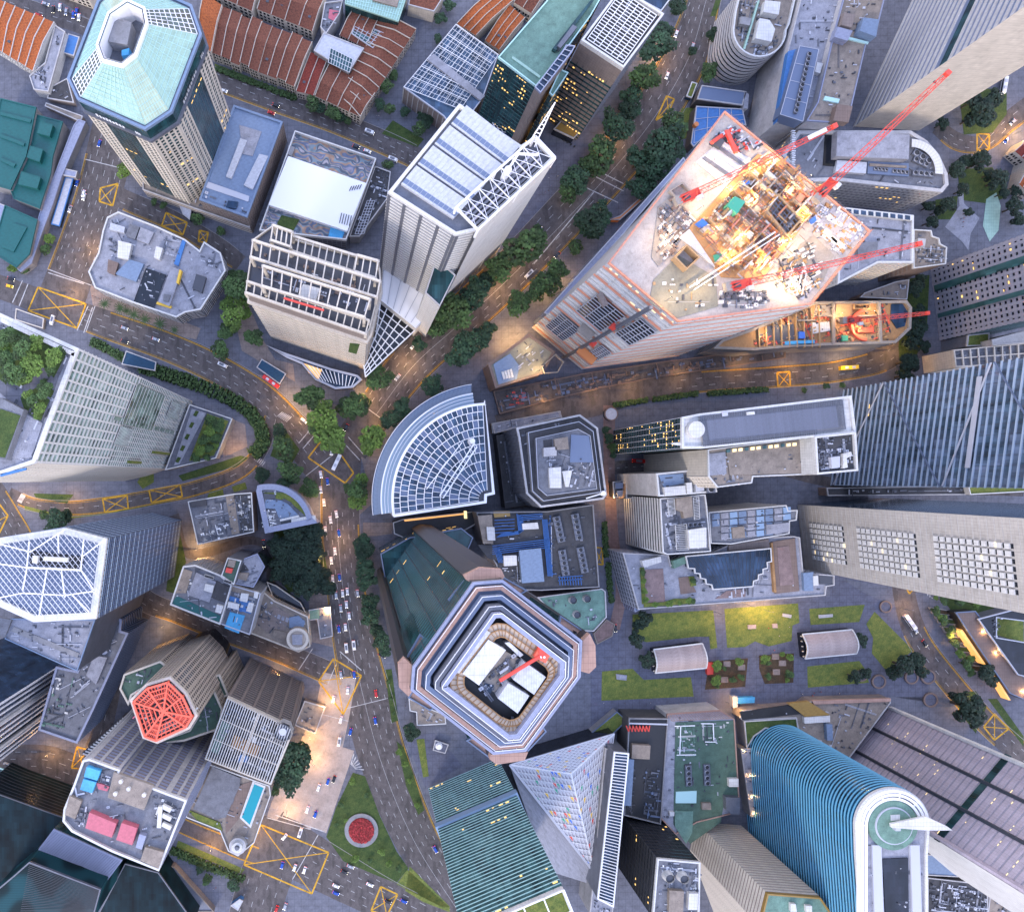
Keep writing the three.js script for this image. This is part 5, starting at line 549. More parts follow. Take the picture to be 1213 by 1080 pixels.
  { const g = new G(), q = PP(8, '150,830 520,590', HD + 5); g.beam([q[0][0], HD + 3, q[0][1]], [q[1][0], HD + 6, q[1][1]], .6, .6); const q2 = PP(8, '170,840 540,600', HD + 5); g.beam([q2[0][0], HD + 3, q2[0][1]], [q2[1][0], HD + 6, q2[1][1]], .4, .4); part(b.g, 'concrete_boom', g, 'whiteSteel'); }
  // podium tip, east wing and hoarding
  let c = bld({ n: 'site_podium', l: 'pale podium tip of the building site with brown hoarding', c: 'building site', t: 9, p: '75,530 270,385 395,470 340,575 110,645', h: 22, wall: 'brownStone', roof: 'concreteWet', ph: 1, pm: 'brownStone', th: 1.5 }); item(c, 'blue_deck', '100,530 180,480 225,540 210,610 125,630', .5, 'roofBlue'); hollow(c, 'shaft_wall', '330,540 400,480 440,520 410,570 345,575', 3, 'concreteNew'); for (let k = 0; k < 4; k++) item(c, 'vent_box', `${138 + k * 13},${568 + k * -4} ${148 + k * 13},${564 + k * -4} ${158 + k * 13},${600 + k * -3} ${148 + k * 13},${604 + k * -3}`, 1.2, 'white'); clutter(c, '190,480 260,420 340,480 280,590 220,560', 20, 70, { s: .6 });
  c = bld({ n: 'site_wing', l: 'low orange lit wing of the building site with round glazed end', c: 'building site', t: 10, p: '-180,730 -140,690 0,640 280,520 690,515 712,545 708,640 640,705 200,720 0,738', h: 26, wall: 'greyWall', roof: 'formwork', ph: 1.4, pm: 'concreteNew', th: 1.5, f: { fh: 4.5, bm: 'steelGrey', bh: 1.2, bd: .6 } });
  item(c, 'glazed_pool', '620,530 670,530 695,570 680,630 645,640 618,600', .8, 'glassBlue'); item(c, 'slab_bay', '280,535 350,535 350,590 270,590', .4, 'concreteNew'); item(c, 'white_slab', '255,615 340,610 345,650 260,665', 1, 'white'); hollow(c, 'shaft_wall', '455,530 525,530 525,552 455,552', 2.5, 'plywood'); item(c, 'formwork_panel', '370,530 445,530 445,590 370,590', .8, 'plywood'); item(c, 'orange_tank', '470,640 540,635 540,655 470,660', 2, 'coralSteel'); item(c, 'slab_bay', '400,670 550,665 545,700 395,705', .5, 'plywood'); item(c, 'blue_tarp', '205,655 230,655 232,685 205,685', 2, 'tarp'); item(c, 'blue_pipe', '140,698 275,692 275,712 142,716', 1.4, 'skyPanel'); item(c, 'green_shed', '398,672 425,672 425,695 400,697', 2, 'netting'); item(c, 'tie_beam', '355,520 368,520 368,715 355,715', 1.8, 'concreteNew'); item(c, 'tie_beam', '560,520 572,520 580,705 566,705', 1.8, 'concreteNew'); for (let k = 0; k < 9; k++) item(c, 'tie_beam', `${20 + k * 34},${640 - k * 13} ${25 + k * 34},${638 - k * 13} ${30 + k * 34},725 ${25 + k * 34},726`, 1.5, 'plywood'); for (let k = 0; k < 4; k++) item(c, 'tie_beam', `${200 + k * 90},${600 - (k % 2) * 20} ${285 + k * 90},${600 - (k % 2) * 20} ${285 + k * 90},${606 - (k % 2) * 20} ${200 + k * 90},${606 - (k % 2) * 20}`, 1.7, 'concreteNew'); item(c, 'slab_bay', '60,630 180,620 185,690 60,695', .6, 'steelDark'); clutter(c, '0,650 280,540 600,530 620,690 200,710 0,720', 240, 71, { s: .7, m: ['coralSteel', 'plywood', 'steelDark'] });
  { const g = new G(), p1 = circ(10, 505, 625, 72, 26, 90, 270, 16), p2 = circ(10, 505, 625, 60, 26, 90, 270, 16); for (let i = 0; i < 16; i++) g.quad([p1[i][0], 27, p1[i][1]], [p2[i][0], 27, p2[i][1]], [p2[i + 1][0], 27, p2[i + 1][1]], [p1[i + 1][0], 27, p1[i + 1][1]]); g.walls(orient([...p1, ...p2.slice().reverse()]), 24.6, 27); part(c.g, 'round_slab', g, 'coralSteel'); }
  c = bld({ n: 'site_yard', l: 'strip of dark site yard with stored steel behind the hoarding', c: 'building site', t: 9, p: '100,660 560,570 900,520 1213,480 1500,450 1500,500 1213,545 900,590 640,640 420,690 130,770', h: 3.2, wall: 'brownStone', roof: 'asphalt', ph: .6, pm: 'brownStone' }); clutter(c, '120,680 560,590 1213,500 1480,470 1480,490 900,580 420,680 140,750', 170, 72, { s: .9, m: ['steelDark', 'steelBlue', 'brownStone'] }); clutter(c, '160,670 250,660 250,720 160,730', 20, 73, { s: .8, m: ['redSteel', 'steelDark', 'redSteel'] });
  bld({ n: 'site_gate_roof', l: 'long pale gate roof at the building site entrance', c: 'roof', t: 9, p: '90,815 420,755 430,790 95,860', h: 7, wall: 'taupe', roof: 'roofTan', ph: .3 });
  bld({ n: 'orange_hoarding', l: 'curved orange lit hoarding on the avenue side of the site', c: 'hoarding', t: 7, p: '650,640 700,640 815,538 800,530 700,620', h: 5, wall: 'orangeSteel', roof: 'orangeSteel', ph: .2 });
  bld({ n: 'site_fence_deck', l: 'long blue-grey scaffold walkway along the avenue side of the site', c: 'scaffold', t: 7, p: '340,1080 1000,345 1010,360 380,1100', h: 30, wall: 'steelBlue', roof: 'lilac', ph: .5, pm: 'paleSteel' });
}
// tower cranes: real lattice jibs
function crane(label, base, y0, tip, yt, o = {}) {
  const [t, bx, by] = base, B = W(t, bx, by, y0), yp = y0 + (o.mast ?? 12), T = W(tip[0], tip[1], tip[2], yt), C = thing('tower_crane', label, 'crane', B[0], y0, B[1]), m = o.m || 'redSteel';
  const L = Math.hypot(T[0] - B[0], T[1] - B[1]), ux = (T[0] - B[0]) / L, uz = (T[1] - B[1]) / L, sx = -uz, sz = ux;
  const truss = (A, Z, w0, w1, n, name) => { const g = new G(), P = (s, i, j) => { const w = w0 + (w1 - w0) * s; return [A[0] + (Z[0] - A[0]) * s + sx * w * i, A[1] + (Z[1] - A[1]) * s + w * 1.1 * j, A[2] + (Z[2] - A[2]) * s + sz * w * i]; }; for (const [i, j] of [[-1, 0], [1, 0], [0, 1]]) g.beam(P(0, i, j), P(1, i, j), .28, .28); for (let k = 0; k < n; k++) { const s = k / n, e = (k + .5) / n, f = (k + 1) / n; g.beam(P(s, -1, 0), P(e, 1, 0), .13).beam(P(e, 1, 0), P(f, -1, 0), .13).beam(P(s, -1, 0), P(e, 0, 1), .12).beam(P(e, 0, 1), P(f, -1, 0), .12).beam(P(s, 1, 0), P(e, 0, 1), .12).beam(P(e, 0, 1), P(f, 1, 0), .12); } return part(C, name, g, m); };
  const mast = new G(); for (const [i, j] of [[-1, -1], [1, -1], [1, 1], [-1, 1]]) mast.beam([B[0] + i, y0, B[1] + j], [B[0] + i, yp, B[1] + j], .35); for (let k = 0; k < 5; k++) { const a = y0 + (yp - y0) * k / 5, c = y0 + (yp - y0) * (k + 1) / 5; for (const [i, j, p, q] of [[-1, -1, 1, -1], [1, -1, 1, 1], [1, 1, -1, 1], [-1, 1, -1, -1]]) mast.beam([B[0] + i, a, B[1] + j], [B[0] + p, c, B[1] + q], .2); } part(C, 'mast', mast, m);
  truss([B[0], yp, B[1]], [T[0], yt, T[1]], 1.6, .9, Math.round(L / 3.2), 'jib');
  const back = 9, bk = [B[0] - ux * back, yp, B[1] - uz * back]; part(C, 'machine_deck', new G().beam([B[0] + ux * 2, yp - .3, B[1] + uz * 2], bk, 4, .6), m); part(C, 'counterweight', new G().box(bk[0], yp - 1.5, bk[2], 2.6, 3, 4, Math.atan2(uz, ux)), 'concreteNew'); part(C, 'winch', new G().box(B[0] - ux * 5, yp, B[1] - uz * 5, 2.4, 2, 2.4, Math.atan2(uz, ux)), 'steelDark'); const cab = part(C, 'operator_cab', new G().box(B[0] + sx * 2.6, yp, B[1] + sz * 2.6, 2.4, 2.4, 1.8, Math.atan2(uz, ux)), 'white'); part(C, 'cab_window', new G().box(B[0] + sx * 2.6 + ux * 1, yp + .9, B[1] + sz * 2.6 + uz * 1, .5, 1.1, 1.84, Math.atan2(uz, ux)), 'carGlass', cab);
  const top = [B[0] - ux * 4, yp + 9, B[1] - uz * 4]; part(C, 'a_frame', new G().beam([B[0] + sx * 1.6, yp, B[1] + sz * 1.6], top, .5).beam([B[0] - sx * 1.6, yp, B[1] - sz * 1.6], top, .5).beam([bk[0] + sx, yp, bk[2] + sz], top, .4).beam([bk[0] - sx, yp, bk[2] - sz], top, .4), m); const tp = [B[0] + (T[0] - B[0]) * .85, yp + (yt - yp) * .85 + 1, B[1] + (T[1] - B[1]) * .85]; part(C, 'pendant_rope', new G().beam(top, tp, .1), 'steelDark');
  part(C, 'jib_head', new G().box(T[0], yt - .6, T[1], 2, 1.6, 2, Math.atan2(uz, ux)), m); part(C, 'hook_rope', new G().beam([T[0], yt, T[1]], [T[0], yt - 6, T[1]], .12).box(T[0], yt - 7, T[1], .8, 1, .8), 'steelDark');
  if (o.panel) { const a = [B[0] + (T[0] - B[0]) * o.panel, yp + (yt - yp) * o.panel + 2, B[1] + (T[1] - B[1]) * o.panel], c = [B[0] + (T[0] - B[0]) * (o.panel + .13), yp + (yt - yp) * (o.panel + .13) + 2, B[1] + (T[1] - B[1]) * (o.panel + .13)]; part(C, 'jib_board', new G().beam(a, c, 1.8, .2), 'white'); }
  return C;
}
crane('red crane whose jib reaches from deck edge over the blue roofs', [8, 135, 440], HD, [8, 790, 112], HD + 24, { panel: .8, mast: 8 });
crane('red crane with the longest jib pointing at the blank cream wall', [8, 690, 420], HD, [6, 838, 360], HD + 42, { mast: 14 });
crane('red crane on the deck corner reaching over the grey office roof', [8, 350, 840], HD, [8, 1170, 640], HD + 22, { mast: 10 });
crane('small red crane standing on the low site wing', [10, 415, 620], 26, [10, 780, 572], 52, { mast: 12 });
{ const [x, z] = W(8, 285, 165, HD + 5), C = thing('site_derrick', 'short red folded derrick among machines on the deck corner', 'crane', x, HD - .8, z), a = W(8, 240, 185, HD + 5), c = W(8, 335, 105, HD + 6), d = W(8, 350, 230, HD + 6), e = W(8, 310, 130, HD + 5); part(C, 'boom', new G().beam([e[0], HD, e[1]], [a[0], HD + 5, a[1]], 1.6, 1.2), 'redSteel'); part(C, 'boom', new G().beam([c[0], HD, c[1]], [d[0], HD + 6, d[1]], 1.8, 1.2), 'redSteel'); part(C, 'machine_base', new G().box(x, HD - .8, z, 5, 2.4, 4, .6), 'steelDark'); }
// ================= centre =================
{ // fan-shaped glass roof
  const h = 42, cx = 560, cy = 535, arc = (r, y, n = 40) => circ(14, cx, cy, r, y, 170, 268, n), ctr = W(14, cx + 25, cy - 18, h), outer = arc(432, h);
  const poly = [...outer, W(14, 548, 90, h), W(14, 592, 512, h), W(14, 556, 520, h), W(14, 555, 552, h), W(14, 140, 615, h)];
  const b = bld({ n: 'fan_roof_building', l: 'quarter-circle building roofed by a white radial grid over blue glass', poly, t: 14, h, wall: 'glassDark', roof: 'steelDark', ph: 2, pm: 'whiteSteel', th: 1.4, f: { fh: 4, bm: 'paleSteel', bh: 1.3, bd: .5, lit: .06 } });
  const radii = [40, 85, 130, 172, 212, 250, 286, 322, 358, 394, 428], a0 = 171, a1 = 267;
  for (let k = 0; k < radii.length - 1; k++) { const n = Math.max(4, Math.round(radii[k + 1] / 15)); const p = circ(14, cx, cy, radii[k], h, a0, a1, n), q = circ(14, cx, cy, radii[k + 1], h, a0, a1, n); for (let i = 0; i < n; i++) { const c = [p[i], p[i + 1], q[i + 1], q[i]], m = centroid(c), s = c.map(v => lerp(m, v, .93)); part(b.g, 'glass_pane', new G().cap(orient(s), h - .6), ['glassSky', 'steelBlue', 'glassBlue', 'glassSky'][(i * 7 + k * 5) % 4]); }
    const g = new G(); for (let i = 0; i < n; i++) g.beam([q[i][0], h, q[i][1]], [q[i + 1][0], h, q[i + 1][1]], .42, .6); part(b.g, 'ring_beam', g, 'whiteSteel'); const s = new G(); for (let i = 0; i <= n; i++) s.beam([p[i][0], h - .1, p[i][1]], [q[i][0], h - .1, q[i][1]], .32, .5); part(b.g, 'radial_rib', s, 'whiteSteel', null, 'stuff'); }
  for (const [r, y, w] of [[446, 38, .8], [462, 35, .4], [478, 32, .9], [520, 22, .4]]) { const g = new G(), p = circ(14, cx, cy, r, y, 172, 262, 40); for (let i = 0; i < 40; i++) g.beam([p[i][0], y, p[i][1]], [p[i + 1][0], y, p[i + 1][1]], w, .9); part(b.g, 'curved_eave', g, 'whiteSteel'); }
  { const g = new G(), p = circ(14, cx, cy, 432, h, 172, 262, 40), q = circ(14, cx, cy, 520, 22, 172, 262, 40); for (let i = 0; i < 40; i++) g.quad([p[i][0], 30, p[i][1]], [q[i][0], 21.5, q[i][1]], [q[i + 1][0], 21.5, q[i + 1][1]], [p[i + 1][0], 30, p[i + 1][1]]); part(b.g, 'lean_to_glass', g, 'roofBlue'); const g3 = new G(), p3 = circ(14, cx, cy, 433, h, 172, 262, 40), q3 = circ(14, cx, cy, 482, 31, 172, 262, 40); for (let i = 0; i < 40; i++) g3.quad([p3[i][0], h - .5, p3[i][1]], [q3[i][0], 31, q3[i][1]], [q3[i + 1][0], 31, q3[i + 1][1]], [p3[i + 1][0], h - .5, p3[i + 1][1]]); part(b.g, 'curved_glass', g3, 'finBlue'); part(b.g, 'base_wall', new G().walls(orient([...q, ...p.slice().reverse()]), 0, 21.5), 'glassDark'); }
  { const g = new G(), P = (x, y, hh) => { const q = W(14, x, y, hh); return [q[0], hh, q[1]]; }; g.beam(P(345, 520, h + 4), P(500, 285, h + 7), .7, .7).beam(P(360, 530, h + 4), P(512, 300, h + 7), .7, .7).beam(P(285, 490, h + 3), P(445, 280, h + 5), .5, .5); for (let k = 0; k <= 9; k++) { const u = k / 9; g.beam(P(345 + 155 * u, 520 - 235 * u, h + 4 + 3 * u), P(360 + 152 * u, 530 - 230 * u, h + 4 + 3 * u), .3); } const [x, z] = W(14, 490, 275, h + 4); g.cyl(x, h - 2, z, 2.2, 1.6, 8, 12); part(b.g, 'cleaning_gantry', g, 'whiteSteel'); }
  const s = bld({ n: 'lit_link_building', l: 'dark recessed block with glowing orange window strip under the fan roof', t: 14, p: '135,640 180,625 500,590 520,640 430,690 200,715 140,690', h: 16, wall: 'darkWall', roof: 'blackWall', ph: .6, pm: 'paleWall' }); { const q = PP(14, '185,628 460,598 459,604 188,635', 17); part(s.g, 'lit_window', new G().prism(q, 15.4, 16.6), 'litStrip'); const q2 = PP(14, '210,700 430,672 432,684 215,714', 17); part(s.g, 'lit_window', new G().prism(q2, 15.4, 16.6), 'lit'); const q3 = PP(14, '454,588 466,588 468,622 456,622', 17); part(s.g, 'lit_window', new G().prism(q3, 15.4, 17.2), 'litPale'); }
}
{ // dark tiered octagon
  const h = 60, b = bld({ n: 'tiered_tower', l: 'dark octagonal tower with concentric roof tiers and a crowded middle', t: 14, p: '690,215 975,155 1055,215 1095,515 1080,535 800,572 735,510 700,260', h: h - 8, wall: 'darkWall', roof: 'roofDark', pm: 'paleWall', ph: 1.2, th: 1, f: { fh: 4, bm: 'steelGrey', bh: 1.2, bd: .5, fm: 'steelGrey', fs: 3.5, fw: .5, fd: .5 } });
  const t2 = item(b, 'roof_tier', '740,235 970,185 1035,230 1070,505 810,545 760,500', 4, 'greyWall', { top: 'roofDark' }), t3 = item(b, 'roof_tier', '775,262 965,220 1020,250 1050,490 825,520 785,485', 8, 'steelGrey', { top: 'roofGrey' });
  const y = t3.y; part(b.g, 'roof_rail', new G().band(offset(t2.poly, -.5), t2.y, t2.y + .5, .4).band(offset(t3.poly, -.3), y, y + .8, .3), 'paleSteel'); const I = (n, p, d, m) => item(b, n, p, d, m, { base: y }); I('blue_plant', '935,245 1015,250 1035,370 930,370', 1, 'steelBlue'); I('plant_room', '860,265 920,255 925,310 865,315', 3, 'roofTan'); I('plant_room', '812,305 870,300 870,340 812,345', 3, 'paleWall'); I('white_unit', '835,395 890,390 892,485 840,485', 2.5, 'white'); I('sunk_deck', '810,270 850,265 850,300 812,302', .2, 'roofDark'); I('white_duct', '895,410 940,405 925,480 910,480', 1.5, 'white'); clutter(b, '870,320 1030,370 1040,480 900,490', 40, 81, { y, s: .6 }); clutter(b, '815,350 900,340 890,390 830,400', 14, 82, { y, s: .6 }); { const [x, z] = W(14, 1075, 508, h - 9); part(b.g, 'hoist_arm', new G().beam([x, h - 8, z], [x - 10, h - 7, z + 3], .7, .7).cyl(x, h - 9.2, z, 1.6, 1.4, 2.5, 12), 'whiteSteel'); }  // the small pit is a raised dark plate, its shade put into the colour
  bld({ n: 'lower_terrace', l: 'dark lower terrace wrapping the tiered octagon tower', t: 14, p: '580,195 880,140 890,165 690,215 650,225 590,240', h: 8, wall: 'greyWall', roof: 'roofPale', ph: .5 });
  bld({ n: 'dark_side_block', l: 'black roofed side block between fan roof and tiered tower', t: 14, p: '600,250 690,235 745,560 640,575', h: 14, wall: 'blackWall', roof: 'roofDark', ph: .6, pm: 'darkWall' });
}
{ // cooling plant block
  const h = 34, b = bld({ n: 'cooling_plant_block', l: 'block roofed with blue pipework and long rows of cooling fans', t: 14, p: '510,595 830,590 1035,560 1062,930 800,945 620,940 600,830 545,740', h, wall: 'brownStone', roof: 'roofDark', ph: 1.2, pm: 'greyWall', f: { fh: 4, bm: 'steelGrey', bh: 1.4, bd: .3 } });
  item(b, 'plant_room', '515,610 580,605 585,735 540,735', 4, 'roofTan'); item(b, 'white_unit', '555,660 590,660 595,720 560,720', 5.5, 'white'); item(b, 'ribbed_tank', '702,765 800,755 815,905 715,912', 4, 'roofBlue'); item(b, 'white_unit', '632,790 690,788 692,832 635,836', 4, 'white'); item(b, 'white_unit', '715,645 785,640 790,668 718,672', 3, 'white'); item(b, 'gold_deck', '585,590 660,588 662,612 590,618', .8, 'gold'); item(b, 'plant_room', '515,740 600,740 605,810 560,800', 2, 'roofDark');
  for (const [p, n] of [['865,612 890,728', 5], ['948,600 970,718', 5], ['890,762 910,878', 5], ['972,750 995,865', 5]]) fans(b, p, n, { w: 4.6 }); clutter(b, '620,840 700,835 710,910 640,915', 20, 85, { s: .5 }); clutter(b, '830,600 850,600 870,900 840,900', 14, 86, { s: .6, m: ['bluePipe', 'steelGrey', 'steelDark'] });
  const g = new G(), P = (x, y) => { const q = W(14, x, y, h); return [q[0], h + .6, q[1]]; }, line = (...s) => { for (let i = 0; i + 3 < s.length; i += 2) g.beam(P(s[i], s[i + 1]), P(s[i + 2], s[i + 3]), .4, .5); };
  for (let k = 0; k < 6; k++) line(690 + k * 5, 600 + k * 3, 700 + k * 4, 690 - k * 3, 600 + k * 4, 705 - k * 3); for (let k = 0; k < 5; k++) { line(580, 745 + k * 9, 830, 715 + k * 9); line(805 + k * 5, 625, 830 + k * 5, 880); line(585 + k * 6, 750, 610 + k * 6, 820); line(590, 630 + k * 14, 680, 625 + k * 14); } for (let k = 0; k < 4; k++) { line(700, 608 + k * 7, 805, 600 + k * 7); } for (let k = 0; k < 9; k++) line(880 + k * 12, 885, 884 + k * 12, 920); line(875, 885, 985, 878); line(875, 900, 985, 893); part(b.g, 'blue_pipe', g, 'bluePipe', null, 'stuff');
  const c = bld({ n: 'green_roof_annex', l: 'octagonal green roofed annex with three round cooling towers', t: 21, p: '745,315 1020,278 1035,290 1040,400 985,460 890,455 870,430 780,350', h: 24, wall: 'steelGrey', roof: 'roofMint', ph: 1, pm: 'paleWall' }); for (const [x, y, r] of [[898, 328, 17], [958, 322, 17], [915, 390, 17]]) { const [X0, Z0] = W(21, x, y, 26), R = r * .145; part(c.g, 'cooling_tower', new G().cyl(X0, 23, Z0, R, R * .85, 3.4, 18, false), 'paleWall'); part(c.g, 'fan', new G().cyl(X0, 23, Z0, R * .8, R * .8, 2.4, 16), 'steelDark'); } clutter(c, '790,330 860,320 870,360 820,370', 8, 87, { s: .5 }); clutter(c, '940,360 990,355 990,410 950,420', 9, 88, { s: .6 });
  bld({ n: 'annex_ramp', l: 'curving brown service ramp round the green roofed annex', c: 'ramp', t: 21, p: '1040,410 1075,430 1065,480 1000,515 985,470', h: 3, wall: 'taupe', roof: 'pavingPink', ph: .5, pm: 'roofTan' });
}
{ // the tall octagonal tower of tiers and pink corner piers
  const h = 258, b = bld({ n: 'pink_pier_tower', l: 'very tall octagonal tower with stepped roof tiers and pink corner piers', t: 21, p: '213,612 470,252 598,242 935,500 928,655 695,972 556,985 205,712', h, wall: 'glassTeal', roof: 'steelBlue', ph: 1, pm: 'lilac', th: .8 });
  const P = b.poly, long = [], short = []; P.forEach((a, i) => { const c = P[(i + 1) % P.length]; (Math.hypot(c[0] - a[0], c[1] - a[1]) > 22 ? long : short).push(i); });
  facade(b, { fh: 4.2, bm: 'glassSea', bh: .8, bd: .35, e: long, fm: 'steelDark', fs: 6, fw: .3, fd: .5, fe: long, lit: .015, le: long }); part(b.g, 'corner_pier', new G().band(P, 0, h - 10, 1.3, short), 'pierDark');
  for (const p of ['430,222 500,188 590,195 604,225 588,252 470,258 440,240', '150,600 175,573 218,612 222,700 195,738 155,700', '938,500 968,470 992,520 995,612 965,640 930,630', '545,985 705,975 690,1010 570,1028 540,1005']) { const c = item(b, 'pier_cap', p, 3, 'pinkStone', { base: h - 9 }); part(b.g, 'pier_base', new G().walls(c.poly, 0, h - 9), 'pierDark', c.mesh); }
  for (const p of ['370,325 445,235 470,255 392,350', '600,235 690,285 665,300 590,260', '845,400 935,460 930,485 840,425', '190,575 245,480 265,500 215,590', '200,740 285,790 300,780 215,715', '450,925 550,1000 560,985 470,915', '700,965 775,885 765,870 690,950']) { const c = item(b, 'ledge', p, 1.5, 'pinkStone', { base: h - 16 }); part(b.g, 'ledge_rim', new G().band(c.poly, h - 15.4, h - 14, .5), 'steelBlue', c.mesh); part(b.g, 'ledge_wall', new G().walls(c.poly, h - 60, h - 16), 'glassTeal', c.mesh); }
  let pr = P; const tiers = [[2.4, h + .6, 'pinkStone'], [6.4, h + 4, 'steelBlue'], [10.4, h + 8, 'steelGrey'], [13.2, h + 11, 'lilac']];
  tiers.forEach(([d, y, m], k) => { const q = offset(P, -d * .62), prev = k ? tiers[k - 1][1] : h - 1; part(b.g, 'roof_tier', new G().walls(q, h - 1, y).ring(q, offset(q, -1.4), y).walls(offset(q, -1.4).reverse(), h - 1, y), m); const g = new G(); q.forEach((a, i) => { const c = q[(i + 1) % q.length], L = Math.hypot(c[0] - a[0], c[1] - a[1]), n = Math.max(1, Math.round(L / 4)); for (let j = 0; j < n; j++) { const s = lerp(a, c, (j + .5) / n); g.box(s[0], y, s[1], .14, .9, .14, 0); } g.beam([a[0], y + .9, a[1]], [c[0], y + .9, c[1]], .16, .2); }); part(b.g, 'tier_rail', g, 'whiteSteel', null, 'stuff'); });
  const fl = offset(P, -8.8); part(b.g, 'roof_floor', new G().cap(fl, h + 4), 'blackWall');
  const y = h + 8, S = (p, yy = y) => PP(21, p, yy), ro = S('372,690 378,640 525,445 570,425 610,428 815,565 842,600 840,650 700,862 660,888 600,890 548,868 395,735'), ri = S('430,685 430,655 565,490 585,482 605,485 780,612 792,635 785,660 665,825 645,835 625,838 590,825 438,705');
  { const g = new G(); for (let i = 0; i < ro.length; i++) { const j = (i + 1) % ro.length; g.quad([ro[i][0], y, ro[i][1]], [ri[i][0], y, ri[i][1]], [ri[j][0], y, ri[j][1]], [ro[j][0], y, ro[j][1]]); } part(b.g, 'rail_track', g, 'railTan'); const t = new G(); for (let i = 0; i < ro.length; i++) { const j = (i + 1) % ro.length, n = Math.max(1, Math.round(Math.hypot(ro[j][0] - ro[i][0], ro[j][1] - ro[i][1]) / 1.6)); for (let k = 0; k < n; k++) { const a = lerp(ro[i], ro[j], k / n), c = lerp(ri[i], ri[j], k / n); t.beam([a[0], y + .2, a[1]], [c[0], y + .2, c[1]], .16, .25); } for (const R of [ro, ri, ro.map((q, k) => lerp(q, ri[k], .5))]) t.beam([R[i][0], y + .3, R[i][1]], [R[j][0], y + .3, R[j][1]], .3, .4); } part(b.g, 'rail_frame', t, 'formwork', null, 'stuff'); }
  const I = (n, p, d, m, o = {}) => item(b, n, p, d, m, { base: h + 4, ...o }); I('roof_slab', '380,620 520,450 545,465 410,640', 4.6, 'white'); I('roof_slab', '535,495 610,540 495,690 425,640', 5, 'white'); I('roof_slab', '690,590 780,655 730,730 640,665', 6, 'roofWhite'); I('roof_slab', '620,680 710,735 660,810 575,745', 6, 'roofWhite'); I('roof_deck', '600,540 690,590 560,720 500,680', 1, 'concreteNew'); I('roof_light', '520,680 560,690 545,725 515,705', 1.3, 'glassBlue'); I('roof_box', '605,510 625,505 685,560 670,570', 4, 'white'); clutter(b, '470,680 640,560 690,600 560,760', 40, 91, { y: h + 5, s: .5 }); clutter(b, '560,820 640,830 620,900 570,890', 10, 92, { y: h + 4, s: .5 });
  { const p = W(21, 765, 560, h + 10), q = W(21, 585, 672, h + 13), C = thing('roof_crane', 'red roof hoist arm lying across the octagonal tower roof', 'crane', p[0], h + 8.3, p[1]); part(C, 'arm', new G().beam([p[0], h + 10, p[1]], [q[0], h + 12.5, q[1]], .9, .9), 'redSteel'); part(C, 'carriage', new G().box(p[0], h + 8.3, p[1], 4, 2, 3.4, .5), 'coralSteel'); part(C, 'counter_arm', new G().beam([p[0], h + 10, p[1]], [p[0] - .5, h + 10.5, p[1] - 3], 2, 1), 'redSteel'); const l = new G(); l.cyl(p[0] + .5, h + 10.3, p[1] + .6, .35, .35, .3, 8).cyl(p[0] - .6, h + 10.3, p[1] + .6, .35, .35, .3, 8); part(C, 'lamp', l, 'whiteSteel'); }
  // podium and entrance canopies
  bld({ n: 'tower_podium', l: 'dark glazed lower wing at the foot of the octagonal tower', t: 21, p: '75,130 200,60 420,20 470,60 420,180 300,340 140,500', h: 40, wall: 'glassTeal', roof: 'glassTeal', ph: 1, pm: 'steelBlue', f: { fh: 4, bm: 'steelDark', bh: .6, bd: .2, fm: 'steelDark', fs: 4, fw: .2, fd: .3, lit: .05 } });
  bld({ n: 'entrance_canopy', l: 'square pale canopies at the octagonal tower forecourt', c: 'canopy', t: 21, p: '195,745 285,790 350,815 355,855 230,862 228,805 200,800', h: 8, wall: 'glassDark', roof: 'roofTan', ph: .4, pm: 'white' });
  const v = bld({ n: 'vent_shaft', l: 'dark square plinth with a white round vent in the forecourt', c: 'vent', t: 22, p: '135,215 195,235 180,275 125,260', h: 3, wall: 'pavingDark', roof: 'pavingDark', ph: .3 }); { const [x, z] = W(22, 153, 245, 4); part(v.g, 'vent_dome', new G().cyl(x, 2.7, z, 2.4, 1.6, 1.6, 16), 'whiteSteel'); }
}
